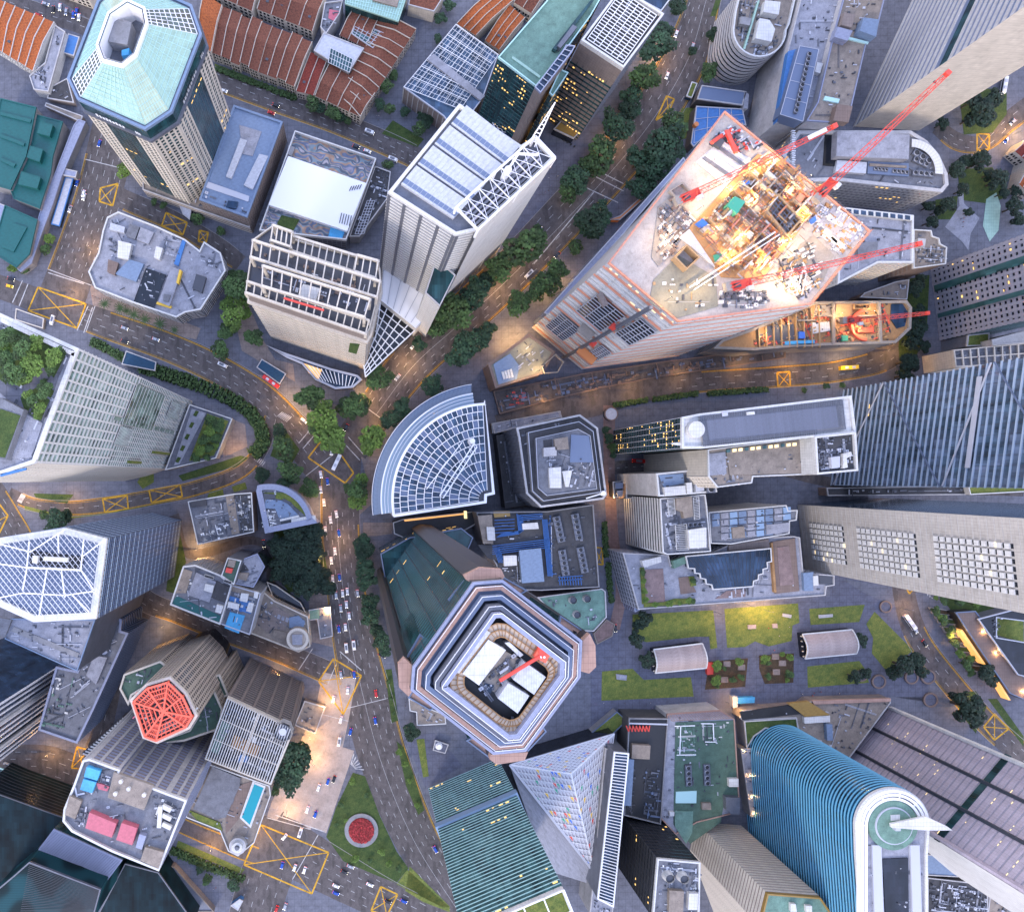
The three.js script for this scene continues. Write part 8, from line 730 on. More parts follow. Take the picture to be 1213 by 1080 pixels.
  const w = bld({ n: 'teal_glass_hall', l: 'dark teal glass block with wave-patterned panes in the lower corner', t: 18, p: '130,838 450,962 410,1110 -60,1110 -60,1000 60,900', h: 70, wall: 'glassWave', roof: 'glassWave', ph: 1, pm: 'steelGrey', th: .6 }); grid(w, '130,845 445,965 420,1061 90,1061', 70, 0, 26, .2, .2, 'steelDark', { w2: .2 }); const v = bld({ n: 'lilac_slat_roof', l: 'lilac slatted roof hall below the pink plant tower', c: 'hall', t: 18, p: '240,690 548,830 482,918 172,780', h: 56, wall: 'glassTeal', roof: 'roofBlue', ph: .5, pm: 'lilac' }); grid(v, '240,690 548,830 482,918 172,780', 56, 0, 18, .3, .4, 'lilac', { w2: .5 }); bld({ n: 'teal_slope_hall', l: 'long dark teal glass hall along the lower west road', t: 18, p: '-80,500 0,535 290,640 250,690 170,780 130,835 -80,1000', h: 40, wall: 'glassDeep', roof: 'glassDeep', ph: .6, pm: 'steelDark', f: { fh: 3.5, bm: 'steelDark', bh: .6, bd: .4 } });
  const tr = bld({ n: 'dark_prism_hall', l: 'dark green prism-shaped glass roof beside the paved terrace', t: 18, p: '560,845 710,885 870,1110 420,1110', h: 24, wall: 'glassDeep', roof: 'glassDeep', ph: .5, pm: 'steelGrey' }); bld({ n: 'slate_ramp', l: 'pair of long grey ramps beside the dark prism hall', c: 'ramp', t: 18, p: '735,850 780,860 960,1061 880,1061', h: 6, wall: 'taupe', roof: 'steelGrey', ph: .6, pm: 'roofTan' });
  bld({ n: 'west_annex', l: 'teal low roofs beside the lower west road', t: 18, p: '-20,410 160,470 130,570 -20,520', h: 9, wall: 'greyWall', roof: 'glassSea', ph: .5, pm: 'finTeal' });
  bld({ n: 'side_porch', l: 'small brown twin-roof pavilion beside the main road junction', c: 'pavilion', t: 20, p: '490,210 575,235 535,345 450,310', h: 7, wall: 'taupe', roof: 'roofTan', ph: .5 }); bld({ n: 'sign_wedge', l: 'blue and silver wedge sculpture on the lower paved terrace', c: 'sculpture', t: 20, p: '185,1055 222,1028 236,1035 215,1075', h: 5, wall: 'bluePanel', roof: 'roofWhite', ph: .2 });
  // flower disc on the traffic island
  { const [x, z] = W(20, 725, 745, 1), T = thing('flower_disc', 'round bed of red flowers in a grey stone ring', 'flower bed', x, 0, z), r = rng(9), pos = [], nor = [], col = []; part(T, 'stone_ring', new G().cyl(x, 0, z, 11, 11, .9, 32), 'greyWall'); part(T, 'flower_mass', new G().cyl(x, .9, z, 8.4, 8, .5, 28), 'redFlower'); for (let k = 0; k < 500; k++) { const a = r() * 6.283, R = 8 * Math.sqrt(r()); leafQuad(pos, nor, col, R * Math.cos(a), 1.3 + .5 * r(), R * Math.sin(a), .4 + .3 * r(), r, .6 + .8 * r()); } const fm = MT.petal = MT.redFlower.clone(); fm.map = null; fm.vertexColors = true; part(T, 'flower', leafGeo(pos, nor, col), fm, null, 'stuff'); }
}
// ================= trees =================
function treeProto(seed, leaf, dense = 1, nl = 9) { // unit tree: crown radius 1 at height about 1.6
  const r = rng(seed), pos = [], nor = [], col = [], T = new THREE.Group(), lobes = [[.15 * (r() - .5), 1.5, .15 * (r() - .5), .48 + .12 * r()]]; for (let k = 0; k < nl; k++) { const a = k / nl * 6.283 + 1.4 * r(), d = .34 + .42 * r(); lobes.push([d * Math.cos(a), 1.2 + .45 * r(), d * Math.sin(a), .20 + .24 * r()]); }
  for (const [x, y, z, R] of lobes) { const n = Math.round(230 * R * R * 3.2 * dense), tint = .6 + .8 * r(); for (let k = 0; k < n; k++) { const u = r() * 2 - 1, a = r() * 6.283, s = Math.sqrt(1 - u * u), q = R * (.72 + .34 * r()); leafQuad(pos, nor, col, x + q * s * Math.cos(a), y + q * u * .8, z + q * s * Math.sin(a), .055 + .05 * r(), r, tint * (.65 + .7 * r())); } }
  const g = new G(); g.cyl(0, 0, 0, .09, .06, 1.05, 8, false); for (let k = 1; k < lobes.length; k += 2) { const [x, y, z] = lobes[k]; g.beam([0, .8, 0], [x, y, z], .045); } for (const [x, y, z, R] of lobes) { /* dense inner twigs close the crown */ for (let k = 0; k < 5; k++) { const a = r() * 6.283; g.beam([x, y - R * .3, z], [x + R * .6 * Math.cos(a), y + R * .3 * r(), z + R * .6 * Math.sin(a)], .02); } }
  const tr = shade(new THREE.Mesh(g.build(), MT.leafBark)); tr.name = 'trunk'; const cr = shade(new THREE.Mesh(leafGeo(pos, nor, col), MT[leaf])); cr.name = 'crown'; cr.userData.kind = 'stuff'; T.add(tr, cr); return T;
}
function palmProto(seed) { const r = rng(seed), T = new THREE.Group(), g = new G(), pos = [], nor = [], col = []; g.cyl(0, 0, 0, .05, .035, 1.7, 8); for (let k = 0; k < 15; k++) { const a = k / 15 * 6.283 + .2 * r(), L = .8 + .2 * r(); for (let j = 0; j < 9; j++) { const s = j / 9, R = L * s, y = 1.75 + .25 * Math.sin(s * 2.2) - .35 * s * s; for (const e of [-1, 1]) { const w = .13 * (1 - s * .7); const x = R * Math.cos(a), z = R * Math.sin(a), p = [[x, y, z], [x + .13 * Math.cos(a), y - .01, z + .13 * Math.sin(a)], [x + .12 * Math.cos(a) - e * w * Math.sin(a), y - .05, z + .12 * Math.sin(a) + e * w * Math.cos(a)]]; for (const q of e < 0 ? p : [p[0], p[2], p[1]]) { pos.push(...q); nor.push(0, 1, 0); const c = .8 + .4 * r(); col.push(c, c, c); } } } } const tr = shade(new THREE.Mesh(g.build(), MT.leafBark)); tr.name = 'trunk'; const cr = shade(new THREE.Mesh(leafGeo(pos, nor, col), MT.leaf1)); cr.name = 'crown'; T.add(tr, cr); return T; }
const protos = { a: [treeProto(1, 'leaf0', 1, 8), treeProto(2, 'leaf1', .8, 11), treeProto(3, 'leaf0', 1, 13), treeProto(11, 'leaf1', .7, 7), treeProto(12, 'leaf0', .9, 10)], b: [treeProto(4, 'leaf1', .9, 8), treeProto(5, 'leaf2', .8, 11), treeProto(6, 'leaf2', 1, 14), treeProto(13, 'leaf1', .8, 7)], d: [treeProto(7, 'leafDark', 1.2), treeProto(8, 'leafDark', 1.2)], p: [palmProto(9), palmProto(10)] };
let tn = 0;
function trees(kind, name, label, group, list, h = 0, cat = 'tree') { for (const [u, v, r] of list) { const R = r * (CAM_H - h) / FOC, ty = kind === 'p' ? 1.7 : 1.5, top = h + R * ty, rr = rng(++tn * 13), [x, z] = W(0, u, v, Math.min(top, CAM_H - 50)), P = protos[kind], q = P[Math.floor(rr() * P.length)].clone(); q.name = numbered(name); q.userData = { label, category: cat, group }; q.position.set(x, h, z); q.rotation.y = rr() * 6.283; const s = R * (.95 + .3 * rr()); q.scale.set(s, s * (.8 + .3 * rr()), s * (.8 + .35 * rr())); scene.add(q); } }
const tile = (t, ...a) => { const o = []; for (let i = 0; i < a.length; i += 3) o.push([TL[t][0] + a[i] / TL[t][2], TL[t][1] + a[i + 1] / TL[t][2], a[i + 2] / TL[t][2]]); return o; };
trees('a', 'avenue_tree', 'dense dark street tree lining the diagonal avenue', 'avenue trees', [[803, 6, 11], [779, 51, 16], [788, 36, 12], [766, 92, 16], [748, 112, 12], [730, 148, 18], [712, 180, 18], [700, 195, 13], [786, 171, 22], [799, 150, 17], [775, 199, 19], [760, 220, 16], [757, 190, 13], [801, 178, 13], [841, 84, 11], [845, 40, 8], [682, 212, 17], [672, 228, 12], [700, 262, 19], [712, 250, 12], [682, 293, 10], [622, 292, 20], [636, 280, 12], [592, 315, 14], [567, 340, 16], [580, 328, 11], [647, 335, 18], [660, 322, 13], [634, 348, 13], [617, 357, 15], [537, 368, 18], [556, 354, 17], [521, 388, 13], [497, 407, 10], [451, 447, 13], [547, 415, 18], [562, 402, 15], [578, 391, 12], [513, 456, 13], [477, 484, 12], [464, 496, 11], [745, 130, 12], [820, 60, 6]]);
trees('b', 'junction_tree', 'full bright green tree on the junction corner', 'junction trees', [[368, 470, 20], [384, 492, 18], [392, 515, 20], [376, 508, 14], [413, 484, 15], [424, 478, 12], [442, 520, 14], [436, 530, 10], [420, 580, 14], [423, 592, 11], [428, 570, 9]]);
trees('a', 'roadside_tree', 'green tree on a road verge', 'roadside trees', [[335, 530, 15], [330, 512, 9], [345, 560, 16], [338, 572, 10], [311, 562, 9], [366, 577, 11], [430, 652, 12], [432, 672, 11], [434, 689, 11], [437, 712, 10], [438, 729, 12], [446, 745, 8], [451, 758, 9], [456, 769, 7], [487, 868, 9], [349, 905, 20], [342, 922, 15], [358, 890, 12], [325, 934, 8], [430, 640, 9], [276, 1048, 7], [246, 1041, 7], [236, 1031, 5], [66, 618, 11], [78, 612, 8], [52, 610, 7]]);
trees('b', 'forecourt_tree', 'green tree in a paved forecourt', 'forecourt trees', [[284, 341, 16], [278, 328, 10], [276, 378, 16], [287, 356, 11], [268, 392, 12], [300, 399, 11], [262, 415, 12], [270, 362, 10], [148, 203, 8], [58, 282, 6], [54, 294, 7], [290, 372, 8], [182, 239, 5], [193, 243, 5], [234, 258, 7], [262, 273, 6], [16, 318, 6], [28, 320, 6]]);
trees('p', 'palm_tree', 'feathery palm in the row beside the chamfered block', 'palm row', [[124, 360, 8], [142, 365, 8], [159, 373, 8], [171, 378, 8], [190, 384, 8], [207, 391, 7], [150, 368, 6]]);
trees('a', 'walking_street_tree', 'small round tree on the paved walking street', 'walking street trees', [[457, 103, 8], [450, 124, 8], [462, 130, 7], [466, 90, 6], [370, 121, 9], [378, 127, 7], [394, 132, 9], [404, 138, 6], [497, 150, 11], [506, 143, 8], [522, 20, 8], [532, 5, 7], [519, 45, 6], [480, 132, 5], [460, 195, 6], [412, 142, 6], [500, 135, 7]]);
{ const r = rng(31), L = [], q = orient(PP(19, '560,330 800,290 845,560 860,620 650,628 550,520')); let n = 0; while (L.length < 34 && n++ < 900) { const [x, z] = [-70 + 60 * r(), 30 + 55 * r()]; if (inside(q, x, z) && L.every(k => Math.hypot(k[3] - x, k[4] - z) < 1e9 && Math.hypot(k[3] - x, k[4] - z) > 4.2)) { L.push([x * FOC / CAM_H + NAD[0], z * FOC / CAM_H + NAD[1], 9 + 4 * r(), x, z]); } } trees('d', 'grove_tree', 'very dark tree in the shaded grove', 'shaded grove', L); }
trees('b', 'sky_garden_tree', 'bright green tree in the sky garden on top of the tower', 'sky garden trees', tile(12, 40, 150, 45, 90, 200, 60, 130, 270, 55, 60, 310, 60, 20, 240, 50, 150, 170, 40, 100, 330, 40, 245, 240, 40, 270, 215, 26, 225, 290, 36, 200, 390, 38, 150, 430, 34, 180, 470, 30, 125, 410, 26, 195, 350, 22, 5, 190, 40, 170, 505, 20, 20, 600, 24, 40, 560, 22, 10, 660, 22), 204.5);
trees('b', 'podium_shrub', 'bright rounded shrub on the garden tower wedge podium', 'podium shrubs', tile(12, 950, 520, 26, 985, 545, 26, 940, 570, 28, 970, 600, 24, 915, 610, 26, 900, 660, 26, 935, 650, 24, 960, 560, 20, 880, 690, 20, 925, 690, 18, 965, 640, 16), 14.8, 'shrub');
trees('d', 'plaza_tree', 'dark tree round the star-shaped plaza', 'plaza trees', [[1166, 130, 20], [1155, 118, 13], [1178, 118, 13], [1150, 140, 10], [1135, 200, 14], [1145, 190, 10], [1162, 191, 13], [1186, 212, 14], [1118, 145, 9], [1123, 241, 12], [1205, 244, 13], [1140, 225, 8], [1088, 389, 14], [1080, 405, 11], [1076, 428, 13], [1088, 370, 11], [1085, 340, 12], [1092, 330, 9], [1104, 262, 10], [1112, 250, 8], [1175, 205, 9], [1190, 228, 9], [1207, 225, 8], [1210, 260, 9], [1150, 250, 7], [1070, 445, 9], [1095, 410, 8], [1100, 245, 7]]);
trees('d', 'park_tree', 'dark round tree by the park lawns', 'park trees', [[763, 733, 10], [754, 757, 11], [768, 782, 10], [1020, 759, 8], [1073, 789, 14], [1085, 780, 11], [1060, 797, 9], [1013, 802, 9], [1026, 798, 8], [1150, 840, 19], [1140, 828, 12], [1160, 855, 11], [1166, 796, 11], [1176, 806, 8], [1090, 795, 9], [756, 742, 7]]);
trees('b', 'park_shrub', 'small green shrub in a flower bed', 'flower bed shrubs', tile(23, 622, 365, 20, 640, 380, 13, 455, 390, 16, 445, 440, 17, 510, 440, 14, 530, 375, 13, 640, 430, 13, 715, 360, 15, 715, 420, 14, 705, 440, 10, 480, 400, 10, 540, 430, 12, 200, 60 + 100, 9, 455, 465, 10, 690, 350, 10), 0, 'shrub');
trees('b', 'planter_palm', 'small bushy plant in the planter rows', 'planter plants', tile(26, 410, 520, 20, 440, 555, 20, 470, 590, 20, 430, 545, 16, 480, 640, 20, 500, 680, 18, 520, 720, 20, 545, 700, 16, 460, 610, 14, 540, 750, 16, 600, 720, 14, 440, 480, 16, 500, 480, 18, 560, 495, 18, 410, 470, 12), 1.1, 'plant');
trees('b', 'island_shrub', 'small shrub on the traffic island lawn', 'island shrubs', tile(20, 690, 540, 16, 640, 640, 14, 660, 700, 10, 810, 830, 16, 840, 880, 15, 880, 900, 14, 620, 720, 10, 700, 860, 14, 760, 870, 12, 745, 600, 12, 880, 420, 14, 905, 470, 13, 925, 540, 12, 955, 640, 12, 838, 130, 9, 845, 200, 9, 858, 260, 8), 0, 'shrub');
trees('b', 'terrace_shrub', 'small bright shrub along the terrace podium edge above the park', 'terrace shrubs', tile(15, 232, 900, 14, 236, 940, 14, 240, 985, 14, 245, 1025, 14, 290, 1045, 16, 350, 1040, 16, 440, 1030, 18, 460, 1030, 14, 458, 940, 14, 400, 1040, 12), 29.2, 'shrub');
trees('a', 'site_edge_tree', 'small tree on the building-site street', 'site edge trees', tile(15, 80, 300, 22, 95, 340, 22, 70, 260, 18, 100, 375, 14, 1060, 65, 14, 1130, 60, 14, 960, 85, 12));
// ================= vehicles =================
function carProto(paint, L = 4.5, Wd = 1.85, Hh = 1.45, van = false) {
  const T = new THREE.Group(), add = (n, g, m) => { const k = shade(new THREE.Mesh(g instanceof G ? g.build() : g, X(m))); k.name = n; T.add(k); return k; }, sh = new THREE.Shape(), x = L / 2, b = .32;
  if (van) { sh.moveTo(-x, b); sh.lineTo(x, b); sh.lineTo(x, Hh * .5); sh.lineTo(x - .5, Hh * .95); sh.lineTo(x - .9, Hh); sh.lineTo(-x + .1, Hh); sh.lineTo(-x, Hh * .9); } else { sh.moveTo(-x, b); sh.lineTo(x, b); sh.lineTo(x, .62); sh.quadraticCurveTo(x - .05, .82, x - .9, .88); sh.lineTo(-x + .75, .92); sh.quadraticCurveTo(-x, .9, -x, .6); }
  const body = new THREE.ExtrudeGeometry(sh, { depth: Wd - .16, bevelEnabled: true, bevelSize: .08, bevelThickness: .08, bevelSegments: 2 }); body.translate(0, 0, -(Wd - .16) / 2); add('body', body, paint);
  if (!van) { const c = new THREE.Shape(); c.moveTo(-x + .55, .9); c.lineTo(x - 1.0, .88); c.lineTo(x - 1.75, Hh - .05); c.lineTo(-x + 1.35, Hh - .03); const cg = new THREE.ExtrudeGeometry(c, { depth: Wd - .5, bevelEnabled: true, bevelSize: .06, bevelThickness: .1, bevelSegments: 2 }); cg.translate(0, 0, -(Wd - .5) / 2); add('cabin_glass', cg, 'carGlass'); const rf = new G(); rf.box(-.25, Hh - .02, 0, 2.1, .1, Wd - .4); add('roof', rf, paint); } else { add('windscreen', new G().quad([x - .42, Hh * .55, -Wd * .42], [x - .42, Hh * .55, Wd * .42], [x - .88, Hh * .98, Wd * .4], [x - .88, Hh * .98, -Wd * .4]), 'carGlass'); add('roof_rack', new G().box(-.5, Hh + .08, 0, L * .5, .06, Wd * .7), 'steelGrey'); }
  for (const [sx, sz] of [[1, 1], [1, -1], [-1, 1], [-1, -1]]) { const w = new THREE.CylinderGeometry(.34, .34, .22, 12); w.rotateX(Math.PI / 2); w.translate(sx * (x - .85), .34, sz * (Wd / 2 - .06)); add('wheel', w, 'tyre'); }
  for (const s of [-1, 1]) { add('headlight', new G().box(x + .05, .6, s * Wd * .36, .1, .16, .36), 'headlamp'); add('tail_light', new G().box(-x - .05, .66, s * Wd * .36, .1, .16, .36), 'tailLamp'); } return T;
}
mat('headlamp', .8, .8, .75, { e: [1, .9, .7], ei: 4 }); mat('tailLamp', .5, .01, .01, { e: [1, .05, .03], ei: 2 });
function busProto(paint, L = 12, Wd = 2.6, Hh = 4.2) { const T = new THREE.Group(), add = (n, g, m) => { const k = shade(new THREE.Mesh(g instanceof G ? g.build() : g, X(m))); k.name = n; T.add(k); }; const sh = new THREE.Shape(); const x = L / 2; sh.moveTo(-x, .4); sh.lineTo(x, .4); sh.lineTo(x, Hh - .4); sh.lineTo(x - .4, Hh); sh.lineTo(-x + .2, Hh); sh.lineTo(-x, Hh - .2); const g = new THREE.ExtrudeGeometry(sh, { depth: Wd - .2, bevelEnabled: true, bevelSize: .1, bevelThickness: .1, bevelSegments: 2 }); g.translate(0, 0, -(Wd - .2) / 2); add('body', g, paint); for (const s of [-1, 1]) add('window_band', new G().box(0, 1.6, s * (Wd / 2 + .02), L * .9, 1, .04), 'carGlass'); for (const px of [-L * .2, L * .2]) add('roof_unit', new G().box(px, Hh + .1, 0, 2, .3, 1.6), 'paleSteel'); for (const [sx, sz] of [[1, 1], [1, -1], [-1, 1], [-1, -1]]) { const w = new THREE.CylinderGeometry(.5, .5, .3, 14); w.rotateX(Math.PI / 2); w.translate(sx * (x - 2), .5, sz * (Wd / 2 - .1)); add('wheel', w, 'tyre'); } for (const s of [-1, 1]) { add('headlight', new G().box(x + .06, .8, s * .9, .1, .2, .4), 'headlamp'); add('tail_light', new G().box(-x - .06, .9, s * .9, .1, .25, .3), 'tailLamp'); } return T; }
const CP = { w: carProto('carWhite'), k: carProto('carBlack'), s: carProto('carSilver'), b: carProto('carBlue'), r: carProto('carRed'), y: carProto('carYellow'), v: carProto('carWhite', 6.2, 2.1, 2.5, true), R: busProto('busRed'), W: busProto('carWhite', 11, 2.5, 3.2), t: carProto('carRed', 8, 2.4, 3, true), G: busProto('carYellow', 11.5, 2.5, 3.2) };
const CN = { w: ['parked_car', 'white', 'car'], k: ['parked_car', 'black', 'car'], s: ['parked_car', 'silver', 'car'], b: ['parked_car', 'blue', 'car'], r: ['parked_car', 'red', 'car'], y: ['taxi', 'yellow', 'taxi'], v: ['delivery_van', 'white', 'van'], R: ['city_bus', 'red', 'bus'], W: ['coach_bus', 'white', 'bus'], t: ['red_truck', 'red', 'truck'], G: ['yellow_bus', 'yellow', 'bus'] };
const count = {}; function cars(where, list) { for (const [k, t, x, y, deg, h] of list) { const [n, c, cat] = CN[k], q = CP[k].clone(), [X0, Z0] = W(t, x, y, h || 0), key = n + where + c; q.name = numbered(n === 'parked_car' ? c + '_car' : n); q.userData = { label: `${c} ${cat === 'taxi' ? 'taxi cab' : cat === 'bus' ? 'bus' : cat === 'van' ? 'box van' : cat === 'truck' ? 'box truck' : 'saloon car'} ${where}`, category: cat, group: `${c} ${cat} ${where}` }; q.position.set(X0, (h || 0) + .14, Z0); q.rotation.y = -deg * Math.PI / 180; scene.add(q); } }
const S = 84; // heading of the main road in picture degrees (clockwise from right)
cars('on the main road south of the junction', [['w', 13, 415, 700, S], ['w', 13, 474, 755, 80], ['w', 13, 446, 782, 82], ['w', 13, 422, 830, 84], ['b', 13, 486, 845, 82], ['w', 13, 467, 930, 84], ['w', 13, 450, 975, 84], ['w', 19, 872, 562, 86], ['b', 19, 908, 555, 84], ['w', 19, 950, 630, 86], ['w', 19, 925, 640, 86], ['s', 19, 915, 720, 84], ['b', 19, 905, 830, 84], ['w', 19, 960, 760, 84], ['s', 19, 890, 650, 85], ['b', 20, 782, 290, 80], ['r', 20, 785, 178, 82], ['k', 20, 812, 20, 30], ['w', 19, 945, 700, 86], ['s', 19, 1005, 640, 82], ['w', 19, 940, 820, 84], ['w', 20, 610, 200, 100], ['s', 20, 640, 100, 80]]); cars('on the main road south of the junction', [['v', 19, 945, 930, 84], ['v', 19, 985, 915, 84]]);
cars('in the main junction box', [['w', 13, 452, 460, 100], ['w', 13, 400, 568, 80], ['b', 13, 432, 600, 82], ['w', 13, 400, 640, 84], ['k', 13, 520, 345, 120]]); cars('in the main junction box', [['W', 13, 475, 510, 115]]);
cars('around the lower yellow junction boxes', [['b', 20, 695, 100, 85], ['w', 20, 668, 165, 95], ['w', 20, 640, 285, 105], ['b', 20, 680, 335, 105], ['w', 20, 408, 768, 130], ['b', 20, 398, 885, 105], ['w', 20, 450, 895, 110], ['w', 20, 490, 905, 110]]); cars('around the lower yellow junction boxes', [['v', 20, 633, 375, 100]]);
cars('on the pale concrete road', [['b', 20, 587, 540, 108], ['k', 20, 612, 530, 108], ['w', 20, 548, 565, 108], ['w', 20, 502, 655, 108], ['b', 20, 535, 675, 108]]); cars('on the pale concrete road', [['v', 20, 472, 750, 108]]);
cars('waiting on the lower east road', [['s', 20, 680, 890, 25], ['k', 20, 655, 913, 25], ['w', 20, 620, 970, 25], ['b', 20, 620, 1000, 25], ['w', 20, 760, 965, 25], ['k', 20, 835, 1035, 25], ['b', 20, 900, 1033, 25], ['s', 20, 410, 1055, 110], ['r', 20, 375, 1065, 110], ['b', 20, 1030, 820, 65]]);
cars('on the diagonal avenue', [['v', 7, 265, 900, 135], ['w', 11, 870, 720, 130], ['s', 11, 800, 860, 130], ['k', 7, 400, 810, 135], ['b', 7, 310, 680, 5], ['w', 5, 420, 420, 110], ['s', 5, 560, 260, 110], ['w', 5, 470, 190, 110], ['k', 7, 640, 300, 125], ['w', 7, 590, 600, 130]]);
cars('on the cross street past the hedge', [['v', 4, 1000, 805, 25], ['w', 13, 320, 312, 40], ['s', 4, 560, 640, 20], ['k', 4, 560, 700, 20], ['k', 4, 50, 420, 18], ['s', 4, 700, 690, 20]]); cars('on the cross street past the hedge', [['y', 4, 45, 452, 15]]); cars('at the blue bus stop', [['R', 13, 165, 130, 36]]); cars('crossing the yellow box', [['v', 4, 238, 605, 105]]);
cars('on the boulevard past the hotel', [['b', 1, 447, 645, 110], ['b', 1, 347, 822, 110], ['w', 1, 376, 870, 110], ['w', 1, 378, 885, 110], ['w', 1, 315, 940, 110], ['s', 4, 315, 105, 110]]);
cars('on the street before the brown shophouses', [['r', 2, 385, 508, 22], ['k', 2, 405, 475, 22], ['k', 2, 765, 660, 22], ['w', 2, 815, 680, 22], ['w', 1, 1005, 410, 20]]); cars('on the street before the brown shophouses', [['v', 2, 825, 595, 22], ['v', 2, 930, 718, 22]]);
cars('parked along the old town street', [['s', 1, 205, 20, 20], ['k', 1, 240, 45, 95], ['s', 1, 298, 55, 100], ['b', 1, 330, 70, 95], ['w', 1, 355, 80, 95], ['b', 1, 345, 55, 95], ['w', 1, 270, 35, 95], ['r', 1, 175, 72, 20]]);
cars('in the service lane between the towers', [['w', 15, 275, 400, 5], ['k', 15, 430, 420, 90]]); cars('in the service lane between the towers', [['v', 15, 355, 388, 3], ['t', 15, 213, 402, 3]]);
cars('on the lamp-lit street by the building site', [['G', 16, 420, 212, -4]]); cars('on the curving east road', [['k', 26, 365, 640, 55], ['s', 26, 330, 590, 60]]); cars('on the curving east road', [['W', 26, 305, 560, 55]]); cars('on the north-east bend', [['b', 6, 1125, 690, 130], ['s', 6, 1155, 600, 130]]); cars('on the north-east bend', [['W', 6, 1105, 425, 100]]); cars('in the alley beside the grove', [['k', 19, 505, 375, 85], ['s', 19, 520, 440, 80]]); cars('at the green annex ramp', [['k', 21, 1075, 445, 85], ['k', 21, 80, 560, 25]]); cars('on the lower west road', [['v', 18, 40, 400, 25]]);
// ================= lamps =================
function lampLight(x, y, z, cd, r = .15, c = [1, .55, .20]) { const l = new THREE.PointLight(new THREE.Color().setRGB(...c), cd, 0, 2); l.position.set(x, y, z); l.castShadow = true; l.shadow.radius = r / .02; return l; }
function lamps(label, group, list, cd = 420, h = 9) { for (const [u, v, k] of list) { const [x, z] = W(0, u, v, 0), T = thing('street_lamp', label, 'lamp', x, 0, z, group); part(T, 'pole', new G().cyl(x, 0, z, .14, .09, h, 8), 'steelGrey'); part(T, 'arm', new G().beam([x, h - .1, z], [x + 1.2, h + .2, z], .1), 'steelGrey'); part(T, 'lamp_head', new G().box(x + 1.3, h + .1, z, .9, .14, .34), 'steelGrey'); part(T, 'lamp', new G().box(x + 1.3, h - .06, z, .42, .12, .26), 'lamp'); const l = lampLight(1.3, h - .05 + .02, 0, cd * (k || 1)); T.add(l); } }
lamps('street lamp glowing orange on the building-site street', 'site street lamps', [[640, 478, .3], [700, 470, .35], [745, 462, .4], [800, 446, .35], [870, 436, .4], [930, 438, .6], [990, 430, .6], [1050, 415, .6], [1060, 440, .5], [595, 404, 1.2], [612, 396, .9]]);
lamps('orange street lamp beside the pink lane', 'pink lane lamps', [[741, 655, 1.6], [738, 675, 1.6], [735, 700, .8], [719, 590, .5]]);
lamps('tall orange lamp lighting the park lawn', 'park lamps', [[884, 716, 1.3], [905, 722, 1.0], [848, 725, .4]]);
lamps('orange street lamp on the avenue', 'avenue lamps', [[377, 600, .6], [379, 660, .6], [386, 720, .7], [400, 640, .5], [772, 70, 1.0], [722, 172, .6], [662, 330, .6], [640, 345, .6], [480, 432, .9], [430, 470, 1.0], [356, 492, .8], [340, 470, .6], [600, 312, .6], [445, 505, .5], [700, 250, .5], [585, 345, .6]]);
lamps('orange street lamp on the western streets', 'west lamps', [[40, 300, .6], [108, 296, .7], [88, 347, .7], [30, 590, .6], [85, 590, .5], [280, 540, .5], [235, 650, 1.2], [330, 708, 1.2], [170, 735, .6], [195, 740, .5], [260, 770, .5], [330, 795, .6], [385, 830, .7], [370, 900, .8], [340, 960, .8], [250, 1000, .8], [60, 890, .7], [100, 890, .7], [366, 870, .9], [300, 990, .6]]);
lamps('orange street lamp on the eastern roads', 'east lamps', [[1187, 185, 1.5], [1200, 160, 1.2], [1204, 228, 1.2], [1175, 160, .6], [1150, 745, .3], [1165, 770, .3], [1196, 815, .3], [1118, 750, .5], [1140, 835, .5], [860, 831, .6], [830, 834, .5], [960, 828, .8], [1068, 720, .5]]);
for (const [t, x, y, h] of [[24, 758, 290, 10], [24, 785, 412, 10], [24, 795, 518, 10], [24, 802, 600, 10], [24, 822, 292, 10], [24, 832, 408, 10], [24, 846, 514, 10], [24, 856, 600, 10]]) { const [X0, Z0] = W(t, x, y, h + 1.4), T = thing('globe_lamp', 'round warm globe lamp on the walk beside the blue tower', 'lamp', X0, h - .4, Z0, 'globe lamps'); part(T, 'post', new G().cyl(X0, h - .4, Z0, .12, .1, 1.4, 8), 'steelGrey'); const s = new THREE.SphereGeometry(.24, 14, 10); s.translate(0, 1.24, 0); const m = shade(new THREE.Mesh(s, MT.lamp)); m.name = 'lamp_globe'; T.add(m); T.add(lampLight(0, 1.24, 0, 60)); }
